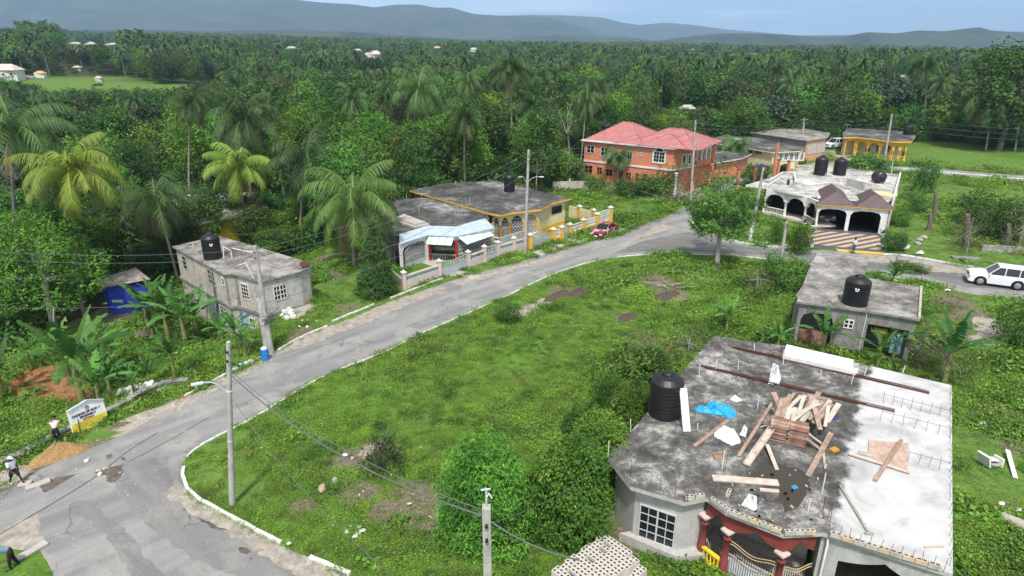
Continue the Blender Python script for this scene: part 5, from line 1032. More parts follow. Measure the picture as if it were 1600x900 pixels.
crumple('cement_bag', V2([(1140, 625), (1148, 617), (1160, 626), (1150, 629)], RZ), RZ, 'sheet', 'small crumpled white bag above the blue tarpaulin', 'bag', .12, 7); crumple('cement_bag', V2([(1155, 680), (1163, 664), (1168, 670), (1165, 684)], RZ), RZ, 'sheet', 'pale blue white bag scrap between sheet and lumber', 'bag', .15, 8)
crumple('plastic_bag', V2([(1158, 790), (1170, 772), (1182, 776), (1183, 796), (1178, 799)], RZ), RZ, 'sheet', 'blue and white plastic bag on the dark roof over the porch', 'bag', .28, 9); crumple('tarpaulin', V2([(1286, 645), (1290, 636), (1302, 646), (1311, 655), (1300, 657)], RZ), RZ, 'navy', 'navy blue tarpaulin scrap at the far side of the lumber', 'tarpaulin', .2, 10); crumple('tarpaulin', V2([(1206, 622), (1220, 621), (1221, 627), (1210, 627)], RZ), RZ, 'navy', 'small flat dark blue scrap behind the lumber heap', 'tarpaulin', .08, 11)
crumple('plastic_bag', V2([(1236, 760), (1244, 758), (1247, 763), (1240, 765)], RZ), RZ, 'cyantarp', 'tiny blue scrap beside the puddle on the roof', 'bag', .08, 12)
for i in range(40):
    q = rp(random.uniform(1130, 1290), random.uniform(735, 820)); 
    if not inpoly([q.x], [q.y], R1)[0]: continue
    mb = MB(); s = random.uniform(.03, .08); mb.box((q.x, q.y, RZ+s/2), (s*random.uniform(1, 2), s, s), random.uniform(0, 3)); tag(mb.build('rubble_piece', MT[random.choice(('slab', 'hollow_tan', 'stone', 'void'))], None, q), 'small scrap of rubble littering the dark roof above the porch', 'rubble', 'scraps of rubble on the roof')
q = rp(1138, 773); b_ = hollow_block(None, (q.x, q.y, RZ+.1), 1., 'hollow'); tag(b_, 'single hollow block standing on the dark roof near the porch edge', 'concrete block')
# pool of rain water by the heap
m, nt, bs = newmat('puddle'); bs.inputs['Base Color'].default_value = (.05, .043, .03, 1); bs.inputs['Roughness'].default_value = .2; MT['puddle'] = m
sheet('water_puddle', V2([(1180, 742), (1200, 722), (1240, 730), (1262, 738), (1268, 760), (1250, 790), (1222, 800), (1218, 770), (1190, 760)], RZ), RZ+.004, m, ragged=.13)
# stacked hollow blocks in front of the house
ZP = 1.0; a0, a1, a2 = P(944, 831, ZP), P(984, 848, ZP), P(862, 890, ZP); uy = (a2-a0).normalized(); ux = (a1-a0).normalized(); ux = (ux-uy*ux.dot(uy)).normalized(); rz = math.atan2(ux.y, ux.x)
hb = MB(); hb.box((0, 0, 0), (.4, .19, .195))
for s in (-.095, .095): hb.box((s, 0, .0985), (.11, .09, .004), 0, 1)  # cavity shade painted as dark plates on a solid block
t0_ = hb.build('hollow_block', [MT['hollow_pale'] if 'hollow_pale' in MT else MT['blocks_pale'], MT['cavity_shade']]); me_b = t0_.data; bpy.data.objects.remove(t0_)
me_b.materials[0] = paint('pale_hollow_block', (.6, .56, .5), var=.25, scale=3)
nx_, ny_ = 5, 17
for k in range(5):
    for i in range(nx_+(k < 3)):
        for j in range(ny_):
            if k < 4 and not (i in (0, nx_-1+(k < 3)) or j in (0, ny_-1)): continue
            if k == 4 and (random.random() < .04 or (i == nx_-1 and j < 2)): continue
            q = a0+ux*(.2+i*.41+(.1 if j % 5 > 2 else 0))+uy*(.1+j*.2); o = link('hollow_block', me_b, None, (q.x, q.y, ZP-.1-(4-k)*.2)); o.rotation_euler = (0, 0, rz+random.uniform(-.02, .02)); tag(o, 'pale hollow concrete block in the big stack in front of the unfinished house', 'concrete block', 'stacked hollow blocks before the house')
# ================================================================ ROADSIDE WALLS AND FENCES
def pillar(par, x, y, h, wd, mat, cap='white', z0=-.1, rz=.6):
    mb = MB(); mb.box((x, y, z0+h/2), (wd, wd, h), rz); pl_ = mb.build('pillar', MT[mat], par); mb = MB(); mb.box((x, y, z0+h+.05), (wd*1.35, wd*1.35, .1), rz); mb.lathe((x, y, z0+h+.1), [(wd*.45, 0), (wd*.3, .1), (.05, .18), (.01, .22)], 8); mb.build('cap', MT[cap], pl_)
FW = thing('boundary_wall', 'pale pink roadside wall with white capped pillars before the grey bungalow', 'wall', P(730, 420, 0))
fp = V2([(632, 452), (687, 433), (732, 418), (757, 409), (778, 402), (826, 388)])
for i in (0, 2, 4):
    a, b = fp[i], fp[i+1]; l = seglen(a, b); mb = MB(); wbox(mb, a, b, 0, l, -.1, .75, .1, -.1); wbox(mb, a, b, 0, l, 1.2, 1.32, .12, -.12); mb.build('wall_panel', MT['pink'], FW); balusters(FW, a, b, .75, .46, 'bluegrey', .22, 'balustrade', .06)
for q_ in fp[:-1]+[fp[4].lerp(fp[5], .5)]: pillar(FW, q_.x, q_.y, 1.75, .36, 'pink')
grille(FW, fp[1], fp[2], 0, 1.55, 'silver', .2, .03, 'gate', True, lambda t: .85+.15*abs(2*t-1), .6, 'bluegrey'); grille(FW, fp[3], fp[4], 0, 1.5, 'silver', .2, .03, 'gate', True, None, .5, 'bluegrey')
rw = V2([(632, 452), (606, 430)]); mb = MB(); wbox(mb, rw[1], rw[0], 0, seglen(*rw), -.3, .9, .1, -.1); mb.build('side_wall', MT['blocks'], FW)
mb = MB(); wbox(mb, P(700, 412, 0).xy, P(826, 372, 0).xy, seglen(P(700, 412, 0).xy, P(826, 372, 0).xy)*.62, seglen(P(700, 412, 0).xy, P(826, 372, 0).xy), 0, 1.1, .1, -.1); mb.build('inner_wall', MT['render'], FW)
FY = thing('boundary_wall', 'ornate yellow roadside wall with white lattice panels and capped pillars', 'wall', P(890, 368, 0))
yp = V2([(828, 389), (864, 378), (877, 374.5), (890, 369.5), (911, 362), (932.5, 355), (953, 348.5)])
hs = [1.7, 1.6, 1.6, 1.55, 1.55, 1.75, 2.1]
for q_, h_ in zip(yp, hs): pillar(FY, q_.x, q_.y, h_, .42, 'yellow')
for i, zt_ in ((1, 1.35), (3, 1.3), (4, 1.35), (5, 1.85)):
    a, b = yp[i], yp[i+1]; l = seglen(a, b); mb = MB(); wbox(mb, a, b, 0, l, -.1, .5, .1, -.1); mb.build('wall_panel', MT['yellow'], FY); grille(FY, a, b, .5, zt_-.5, 'white', .22, .05, 'lattice_panel', True)
grille(FY, yp[0]+Vector((.3, .1)), yp[1]+Vector((-.2, 0)), 0, 2.1, 'silver', .16, .03, 'gate', True, lambda t: .95-.45*t**1.2 if t > .25 else .6+1.4*t); grille(FY, yp[2], yp[3], 0, 1.6, 'silver', .16, .03, 'gate', True)
cw_ = V2([(889, 339), (905, 343), (927, 349), (936, 354)]); mb = MB()
for i in range(3): wbox(mb, cw_[i], cw_[i+1], 0, seglen(cw_[i], cw_[i+1]), -.1, 1.5, .08, -.08)
mb.build('inner_wall', MT['cream'], FY)
for q_ in cw_[1:3]: pillar(FY, q_.x, q_.y, 1.8, .4, 'yellow')
t = thing('block_wall', 'short pale unfinished block wall in the weeds beside the orange house', 'wall', P(890, 298, 0)); a, b = P(863, 299, 0).xy, P(919, 298, 0).xy; mb = MB(); wbox(mb, a, b, 0, seglen(a, b), -.1, 1.5, .1, -.1); mb.build('wall_panel', MT['blocks_pale'], t); mb = MB(); wbox(mb, a, b, seglen(a, b)*.45, seglen(a, b)*.5, -.1, 1.9, .14, -.14); mb.build('pier', MT['render'], t)
for x, y, ty, lb in ((1177, 292, 262, 'brick coloured gate post with a blue cloth on top'), (1192, 289, 260, 'brick coloured gate post second from the orange house'), (1207, 283, 222, 'tall slim brick coloured post above the white house roof'), (1213, 281, 250, 'brick coloured gate post beside the dark tank'), (1229, 279, 252, 'brick coloured gate post closest to the far tanks'), (1151, 296, 265, 'brick coloured post nearest the orange house')):
    p = P(x, y, 0); h = Q(x, ty, p.y).z; t = thing('gate_post', lb, 'gate post', p, 'brick coloured gate posts'); mb = MB(); mb.box((p.x, p.y, h/2), (.36, .36, h), .3); mb.build('shaft', MT['orange'], t); mb = MB(); mb.box((p.x, p.y, h+.06), (.46, .46, .12), .3); mb.build('cap', MT['maroon'], t)
q = P(1185, 289, 0); crumple('cloth', [(q.x-1.2, q.y-.3), (q.x+1.2, q.y-.3), (q.x+1.2, q.y+.4), (q.x-1.2, q.y+.4)], 2.9, 'navy', 'blue cloth bundle lying over the brick coloured gate posts', 'cloth', .4, 21)
# stone retaining wall of the lower roadside
RWp = smooth_line([Vector((*P(x, y, .35).xy, 0)) for x, y in ((-90, 768), (0, 722), (50, 700), (95, 676), (140, 655), (185, 633), (235, 606), (262, 597), (292, 594))], 5); t = thing('retaining_wall', 'low weathered stone retaining wall along the lower roadside behind the church sign', 'wall', RWp[20])
mb = MB(); mc = MB()
for i in range(len(RWp)-1):
    a, b = RWp[i].xy, RWp[i+1].xy; l = seglen(a, b)
    if l < .01: continue
    j = random.uniform(-.03, .03); wbox(mb, a, b, 0, l+.02, -3.2, .28+j, .0, -.34); wbox(mc, a, b, -.01, l+.03, .28+j, .36+j, .05, -.4)
mb.build('stone_body', paint('rubble_masonry', (.2, .16, .13), var=.5, scale=4, dirt=(.42, .38, .33), dirt_amt=.7), t); mc.build('coping', MT['render_dark'], t)
mb = MB(); rs = random.Random(3)
for i in range(130):
    k = rs.uniform(18, len(RWp)-3); q = RWp[int(k)].lerp(RWp[int(k)+1], k % 1)+Vector((rs.uniform(.12, .35), rs.uniform(-.3, 0), .04)); s = rs.uniform(.05, .11); mb.box(q, (s, s*1.3, s), rs.uniform(0, 3), rx=rs.uniform(0, 1))
tag(mb.build('white_gravel', MT['whitestone']), kind='stuff')
# ================================================================ POLES, LAMPS, WIRES
TOPS = {}
def pole(nm, bx, by, tx, ty, label, r=.14, lamp=None, arm=False, base=None, mat='pole', Y=None, z0=0., sq=False, band=None):
    p = P(bx, by, z0) if Y is None else Vector((Q(bx, by, Y).x, Y, 0)); q = Q(tx, ty, p.y); t = thing('utility_pole', label, 'utility pole', p); mb = MB()
    if sq: mb.beam(p+Vector((0, 0, -.3)), q, r*1.9, r*1.7)
    else: mb.tube([p+Vector((0, 0, -.3)), p.lerp(q, .5), q], [r*1.25, r, r*.75], 12)
    mb.build('shaft', MT[mat], t); TOPS[nm] = (p, q); hw = MB()
    for k in (.9, .95): z = p.lerp(q, k); hw.tube([z+Vector((0, -r*1.5, 0)), z+Vector((0, r*1.5, 0))], .035, 6); hw.lathe(z+Vector((0, -r*1.6, -.05)), [(.03, 0), (.05, .03), (.03, .06), (.05, .09), (.01, .12)], 8)
    hw.build('insulator_bracket', MT['iron'], t)
    if arm: mb = MB(); z = p.lerp(q, .95); mb.beam(z+Vector((-.8, -.1, 0)), z+Vector((.8, .1, 0)), .1); mb.build('cross_arm', MT['wood'], t)
    for (sx_, sy_, hx, hy) in (lamp or []):
        a = Q(sx_, sy_, p.y); b = Q(hx, hy, p.y-.4); mb = MB(); pts = [a, a.lerp(b, .5)+Vector((0, 0, .22)), b]; mb.tube(smooth_line(pts, 5), .035, 6); am = mb.build('lamp_arm', MT['silver'], t)
        d = (b-a); d.z = 0; d.normalize(); mb = MB(); rzz = math.atan2(d.y, d.x); mb.box(b+d*.22, (.5, .17, .07), rzz); mb.box(b+d*.24-Vector((0, 0, .05)), (.34, .12, .05), rzz); mb.build('lamp_head', MT['white'], am)
    if base: mb = MB(); mb.tube([p+Vector((0, 0, -.05)), p+Vector((0, 0, base))], r*1.32, 12); mb.build('white_base', MT['white'], t)
    if band: 
        for zz in band: z = p.lerp(q, zz); mb = MB(); mb.tube([z-Vector((0, 0, .03)), z+Vector((0, 0, .03))], r*1.09, 12); mb.build('band', MT['white'], t)
    return t
pole('a', 362, 788, 357, 534, 'tall concrete street lamp pole on the corner of the grassy lot', .13, [(354, 612, 316, 598)], band=(.42, .72)); pole('b', 424, 552, 398, 384, 'concrete utility pole with tangled cables in front of the block house', .17, arm=False, band=(.35,))
p_, q_ = TOPS['b']; mb = MB(); mb.beam(p_+Vector((-.35, .1, -.2)), p_.lerp(q_, .52)+Vector((-.3, .1, 0)), .32, .28); tag(mb.build('concrete_stub_pole', MT['render'], None, p_+Vector((-.35, .1, 0))), 'thick concrete stub clamped beside the utility pole by the block house', 'pole stub')
pole('c', 820, 396, 826, 234, 'concrete street lamp pole in front of the yellow bungalow', .16, [(823, 286, 843, 276), (822, 285, 815, 276)]); pole('d', 1078, 330, 1087, 188, 'pole with reddish stained foot behind the fallen tree', .15, base=.1); pole('e', 1172, 378, 1193, 262, 'concrete pole with whitewashed foot beside the white house veranda', .17, base=1.6)
pole('f', 1218, 419, 1229, 346, 'short bare concrete post at the roadside on the lot', .17); pole('g', 1251, 242, 1257, 184, 'utility pole with cross arm in front of the grey block house', .17, arm=True); pole('h', 1380, 262, 1394, 178, 'utility pole beside the far road before the yellow villa', .18, base=1.); pole('i', 1392, 277, 1396, 244, 'thin white post at the far roadside', .06, mat='white'); pole('k', 1586, 236, 1592, 193, 'pale leaning post beyond the far field', .18, mat='bark_pale')
pole('n', 764, 940, 760, 792, 'square concrete utility pole closest to the viewer beside the lance leaved bush', .135, Y=14.6, sq=True)
p_, q_ = TOPS['n']; mb = MB(); mb.tube([q_+Vector((0, 0, -.2)), q_+Vector((0, 0, .55)), q_+Vector((-.02, 0, .62))], .035, 6); mb.tube([q_+Vector((0, 0, .3)), q_+Vector((.08, 0, .45)), q_+Vector((.15, 0, .3))], .03, 6); mb.tube([q_+Vector((-.14, 0, .56)), q_+Vector((.12, 0, .6))], .03, 6); o = mb.build('service_mast', MT['silver'], None, q_); o.parent = None; tag(o, 'bent metal service mast on top of the closest concrete pole', 'mast')
p1 = thing('pole', 'bare square concrete pole on the lawn by the grey bungalow', 'pole', P(600, 410, 0)); mb = MB(); mb.beam(P(598, 412, 0), Q(600, 315, P(598, 412, 0).y), .2); mb.build('shaft', MT['render_dark'], p1)
pj = thing('pole', 'long thin white pipe mast standing in the banana slope', 'pole', G(82, 562)); a = G(82, 562); mb = MB(); mb.tube([a, Q(84, 480, a.y)], .05, 6); mb.build('shaft', MT['slab'], pj)
def wire(a, b, sag, label, r=.016, mat='cable'):
    a = Vector(a); b = Vector(b); pts = [a.lerp(b, t/18)-Vector((0, 0, sag*4*(t/18)*(1-t/18))) for t in range(19)]; mb = MB(); mb.tube(pts, r, 5, cap=False); return tag(mb.build('power_cable', MT[mat], None, a), label, 'cable')
def at(n, k): p_, q_ = TOPS[n]; return p_.lerp(q_, k)
wire(at('a', .82), at('n', .965), .9, 'thick twisted cable from the corner lamp pole to the closest pole', .03); wire(at('a', .82)+Vector((0, .1, .12)), at('n', .985), .75, 'thinner upper cable from the corner lamp pole to the closest pole', .016)
wire(at('n', .96), Q(905, 875, 12.5), .2, 'cable leaving the closest pole toward the unfinished house', .024); wire(at('n', .94), Q(952, 712, 26.0), .5, 'service cable running to the corner of the unfinished roof', .012)
wire(at('a', .7), Q(620, 905, 14.8), .8, 'thin sagging wire crossing the grassy lot', .012)
for i, (ka, kb) in enumerate(((.97, .97), (.9, .9), (.6, .8), (.48, .7))): wire(at('b', ka), at('c', kb), .9+.15*i, ['topmost', 'second', 'third', 'lowest'][i]+' of the wires strung from the block house pole to the bungalow lamp pole', .017)
for i, (ka, y_) in enumerate(((.97, 372), (.9, 384), (.55, 470))): wire(at('b', ka), Q(-260, y_, 34), .7, ['topmost', 'second', 'lowest'][i]+' of the wires leading from the block house pole out over the shed', .014)
wire(at('b', .6), at('a', .9), .5, 'upper wire between the block house pole and the corner lamp pole', .016); wire(at('b', .5), at('a', .75), .6, 'lower wire between the block house pole and the corner lamp pole', .014)
for i in range(3): wire(at('c', .97-.06*i), at('d', .97-.08*i), .6, ['highest', 'middle', 'lowest'][i]+' wire between the bungalow lamp pole and the pole by the fallen tree', .017)
for i in range(2): wire(at('d', .95-.06*i), at('e', .97-.08*i), .4, ['upper', 'lower'][i]+' wire from the fallen tree pole to the veranda pole', .016)
for i in range(2): wire(at('d', .97-.05*i), at('g', .95-.06*i), .8, ['upper', 'lower'][i]+' wire from the fallen tree pole to the cross arm pole', .02)
for i in range(3): wire(at('g', .95-.05*i), at('h', .97-.1*i), .8, ['highest', 'middle', 'lowest'][i]+' wire between the cross arm pole and the villa pole', .02); wire(at('h', .97-.1*i), Q(1760, 200+8*i, 125), 1.2, ['highest', 'middle', 'lowest'][i]+' wire running from the villa pole past the far field', .02)
wire(at('c', .9), P(700, 285, 3.5)+Vector((0, 0, .6)), .5, 'service wire dropping to the yellow bungalow roof', .012); wire(at('b', .5), P(415, 430, 3.3), .2, 'short service wire to the block house roof', .014)
mb = MB(); rr = random.Random(4); c = at('b', .38)
for i in range(9):
    a_ = c+Vector((rr.uniform(-.1, .5), -.25, rr.uniform(-.5, .6))); mb.tube(smooth_line([a_, a_+Vector((rr.uniform(-.5, .5), -.1, rr.uniform(-.5, .3))), a_+Vector((rr.uniform(-.6, .6), -.05, rr.uniform(-.7, .5))), a_+Vector((rr.uniform(-.3, .9), 0, rr.uniform(-.3, .3)))], 4), .016, 4)
tag(mb.build('cable_tangle', MT['iron'], None, c), 'tangle of black cable hung on the block house pole', 'cable coil')
# ================================================================ CHURCH SIGN
sa, sb = P(115, 681, 0), P(170, 657, 0); SG = thing('church_sign', 'white and yellow painted church sign board beside the roadside wall', 'sign', sa.lerp(sb, .5)); lw = seglen(sa, sb)
hh = lambda x, y: onwall(sa, sb, x, y)
zl = hh(106, 643)[1]; zm = hh(132, 628)[1]; sm_ = hh(132, 628)[0]; zr_ = hh(163.5, 623)[1]
prof = [(0, .03), (lw, .03), (lw-.02, zr_), (sm_+.1, zm+.06), (sm_-.25, zm-.02), (0, zl)]
mb = MB(); mb.panel(sa, sb, prof, .09); mb.build('board', MT['signwhite'], SG)
d_ = (sb-sa).normalized(); on = Vector((d_.y, -d_.x, 0)); a_, b_ = sa+on*.004, sb+on*.004
mb = MB(); mb.panel(a_, b_, [(.04, .06), (lw-.05, .06), (lw-.05, zr_*.45), (.04, zl*.42)], .003); mb.build('yellow_field', MT['signyellow'], SG)
mb = MB(); pp = [(0.0, zl), (sm_-.25, zm-.02), (sm_+.1, zm+.06), (lw-.02, zr_)]
for i in range(3): u0, u1 = pp[i], pp[i+1]; mb.beam(sa+d_*u0[0]+Vector((0, 0, u0[1])), sa+d_*u1[0]+Vector((0, 0, u1[1])), .16, .07)
mb.build('top_cap', MT['bluegrey'], SG)
def text(par, s, body, size, z, mat, off=.012, slope=None, sx=1.):
    cu = bpy.data.curves.new('lettering', 'FONT'); cu.body = body; cu.size = size; cu.align_x = 'CENTER'; cu.align_y = 'CENTER'; cu.extrude = .003; cu.offset = .012; cu.materials.append(MT[mat]); o = bpy.data.objects.new('lettering', cu); C.objects.link(o); o.parent = par
    X_ = Vector((d_.x, d_.y, 0)); Z_ = on; Y_ = Vector((0, 0, 1)); sl = slope or 0; M = Matrix((X_+Y_*sl, Y_, Z_)).transposed().to_4x4(); w_ = sa+d_*s+on*off+Vector((0, 0, z)); M.translation = w_-org(par); me = bpy.data.meshes.new_from_object(o); bpy.data.objects.remove(o); o = bpy.data.objects.new('lettering', me); C.objects.link(o); o.parent = par; o.matrix_local = M @ Matrix.Diagonal((sx, 1, 1, 1))
hz = (zl+zr_)/2; sl = (zr_-zl)/lw*.6
text(SG, lw*.5, 'CHURCH OF GOD OF', .2, hz*.735, 'ink', slope=sl, sx=.86); text(SG, lw*.5, 'PROPHECY', .2, hz*.595, 'ink', slope=sl, sx=.9); text(SG, lw*.5, 'LINSTEAD', .14, hz*.475, 'inkred', slope=sl)
mb = MB()
for k in range(4):   # the small lower lines, too worn to read
    z = hz*(.38-.075*k); x = lw*.12
    while x < lw*.88: l_ = random.uniform(.04, .14); wbox(mb, sa, sb, x, x+l_, z+sl*(x-lw/2), z+.035+sl*(x-lw/2), .0145, .009); x += l_+.035
mb.build('small_print', MT['stone'], SG)
mb = MB(); cc_ = sa+d_*lw*.52+on*.012+Vector((0, 0, hz*.9))
mb.tube([cc_+d_*math.cos(t)*.11+Vector((0, 0, math.sin(t)*.12)) for t in np.linspace(0, 2*PI, 17)], .012, 5); mb.beam(cc_+Vector((0, 0, -.08)), cc_+Vector((0, 0, .15)), .025); mb.beam(cc_-d_*.07+Vector((0, 0, .03)), cc_+d_*.07+Vector((0, 0, .03)), .022)
mb.build('emblem', MT['maroon'], SG); mb = MB(); mb.beam(sa+d_*.35+on*.05+Vector((0, 0, -.1)), sa+d_*.42+on*.05+Vector((0, 0, .95)), .03); mb.build('stake', MT['iron'], SG)
# ================================================================ CARS
def bev(o, w_, seg=2):
    m_ = o.modifiers.new('bevel', 'BEVEL'); m_.width = w_; m_.segments = seg; m_.limit_method = 'ANGLE'; m_.angle_limit = math.radians(35); return o
def car(label, loc, rz, kind, mat, cat='car', name='parked_car', group=None):
    t = thing(name, label, cat, loc, group); t.rotation_euler = (0, 0, 0)
    if kind == 'sedan': L_, W_, hb_, zr_, gc, wr, hood, wx = 4.4, 1.68, .88, 1.37, .2, .31, .92, (1.38, -1.3); low = [(-2.2, .35), (-2.17, .86), (-1.9, .94), (-1.35, .93), (.85, .92), (1.95, .82), (2.17, .7), (2.2, .35)]; gh = [(-1.45, .93), (-.95, zr_-.03), (.1, zr_), (.9, .92)]
    else: L_, W_, hb_, zr_, gc, wr, hood, wx = 4.9, 1.98, 1.16, 1.95, .3, .43, 1.1, (1.5, -1.4); low = [(-2.42, .5), (-2.45, 1.05), (-2.38, 1.26), (1.0, 1.2), (2.0, 1.14), (2.38, .98), (2.45, .5)]; gh = [(-2.38, 1.24), (-2.2, zr_-.08), (-1.9, zr_), (.2, zr_-.02), (1.02, 1.18)]
    c, s = math.cos(rz), math.sin(rz); T = lambda x, y, z: Vector((loc[0]+c*x-s*y, loc[1]+s*x+c*y, loc[2]+z))
    # side profile with wheel arches
    pr = list(low)
    for xw in wx:
        ar = wr+.07; pr += [(xw+ar*math.cos(a), max(gc, wr+ar*math.sin(a))) for a in np.linspace(0 if wr > gc else .2, PI, 9)]
    pr_ = [(x, z) for x, z in pr]; base = [(L_/2-.05, gc)]; bottom = []
    for xw in wx: ar = wr+.07; bottom += [(xw+ar, gc)]+[(xw+ar*math.cos(a), wr+ar*math.sin(a)) for a in np.linspace(.1, PI-.1, 9)]+[(xw-ar, gc)]
    pr_ = low+base+bottom+[(-L_/2+.05, gc)]
    n = len(pr_); mb = MB(); vs = []
    for sd_, k in ((-1, 0), (1, 0)): vs += [T(x, sd_*W_/2*(1 if z < hb_*.95 else .94), z) for x, z in pr_]
    mb.add(vs, [list(range(n)), list(range(n, 2*n))[::-1]]+[(i, n+i, n+(i+1) % n, (i+1) % n) for i in range(n)]); bev(mb.build('body', mat, t), .06, 3)
    mb = MB(); m_ = len(gh); vs = []
    for sd_ in (-1, 1): vs += [T(x, sd_*W_/2*(.93 if z < zr_-.2 else .78), z) for x, z in gh]
    mb.add(vs, [list(range(m_)), list(range(m_, 2*m_))[::-1]]+[(i, m_+i, m_+(i+1) % m_, (i+1) % m_) for i in range(m_)]); gl = bev(mb.build('windows', MT['glass'], t), .03)
    mb = MB(); top = [g_ for g_ in gh if g_[1] > zr_-.2]; x0, x1 = top[0][0]-.02, top[-1][0]+.02; q_ = [T(x0, -W_/2*.79, zr_+.005), T(x1, -W_/2*.79, zr_+.01), T(x1, W_/2*.79, zr_+.01), T(x0, W_/2*.79, zr_+.005)]; mb.add(q_+[v-Vector((0, 0, .06)) for v in q_], [(0, 1, 2, 3), (7, 6, 5, 4), (0, 4, 5, 1), (1, 5, 6, 2), (2, 6, 7, 3), (3, 7, 4, 0)]); bev(mb.build('roof_panel', mat, t), .02)
    mb = MB()
    for sd_ in (-1, 1):
        lo_, hi_ = W_/2*.935, W_/2*.79
        mb.beam(T(gh[-1][0], sd_*lo_, gh[-1][1]), T(x1, sd_*hi_, zr_), .07); mb.beam(T(gh[0][0], sd_*lo_, gh[0][1]), T(x0, sd_*hi_, zr_), .09 if kind == 'sedan' else .14)
        for xx in ((-.25,) if kind == 'sedan' else (-.25, -1.35)): mb.beam(T(xx, sd_*lo_, gh[0][1]), T(xx-.05, sd_*hi_, zr_), .07)
    mb.build('window_pillars', mat, t)
    for xw in wx:
        for sd_ in (-1, 1):
            R_ = Matrix.Rotation(rz, 3, 'Z') @ Matrix.Rotation(-sd_*PI/2, 3, 'X'); mb = MB(); mb.lathe(T(xw, sd_*(W_/2-.2), wr), [(wr*.9, 0), (wr, .03), (wr, .17), (wr*.93, .2), (wr*.65, .205)], 20, M=R_); wh = mb.build('wheel', MT['tyre'], t)
            mb = MB(); mb.lathe(T(xw, sd_*(W_/2+.004), wr), [(wr*.64, 0), (wr*.6, .012), (.06, .02)], 16, M=R_); mb.build('rim', MT['chrome'], wh)
    zl_ = low[-2][1]-.05
    for sd_ in (-1, 1):
        mb = MB(); mb.box(T(L_/2-.03, sd_*W_*.36, zl_-.05), (.1, .36, .17), rz); mb.build('headlight', MT['lampwhite'], t)
        mb = MB(); mb.box(T(-L_/2+.02, sd_*W_*.38, hb_-.12), (.08, .3, .18), rz); mb.build('tail_light', MT['lampred'], t)
        mb = MB(); mb.box(T(gh[-1][0]-.15, sd_*(W_/2+.08), gh[-1][1]+.05), (.12, .18, .13), rz); bev(mb.build('wing_mirror', mat, t), .02)
    mb = MB(); mb.box(T(L_/2+.01, 0, zl_-.07), (.05, W_*.44, .15), rz); mb.build('grille', MT['iron'], t); mb = MB(); mb.box(T(L_/2-.02, 0, gc+.16), (.16, W_*.97, .2), rz); bev(mb.build('bumper', mat, t), .05); mb = MB(); mb.box(T(L_/2+.065, 0, gc+.18), (.02, .45, .12), rz); mb.build('number_plate', MT['signwhite'], t)
    return t
m, nt, bs = newmat('red_white_car_paint'); n_ = noise(nt, 1.5, 4, .6, .8); nt.links.new(ramp(nt, n_, [(.53, (.2, .01, .022)), (.57, (.5, .42, .42))]), bs.inputs['Base Color']); bs.inputs['Roughness'].default_value = .3; MT['carred'] = m
cc1, cc2 = P(926, 376, 0), P(961, 358, 0); car('dark red saloon car with white flashes parked by the roadside', (cc1+cc2)/2, math.atan2(cc1.y-cc2.y, cc1.x-cc2.x), 'sedan', MT['carred'])
w1, w2 = P(1532, 446, 0), P(1592, 454, 0); d = (w1-w2).normalized(); sn_ = Vector((-d.y, d.x, 0)); cpos = (w1+w2)/2-sn_*.0+Vector((d.y, -d.x, 0))*0+Vector((.3, .85, 0)); car('white four wheel drive parked on the road verge', cpos, math.atan2(d.y, d.x), 'suv', MT['carwhite'], name='parked_suv')
p = P(1298, 352, 0); car('dark vehicle parked inside the garage under the purple roof', p+Vector((.4, 2.9, .03)), -1.85, 'suv', paint('grey_car', (.09, .09, .1), rough=.3, spec=.6), 'car'); p = P(1306, 232, 0); car('small white van parked beside the yellow villa', p+Vector((0, 1, 0)), 3.6, 'suv', MT['carwhite'], 'van', name='parked_van')
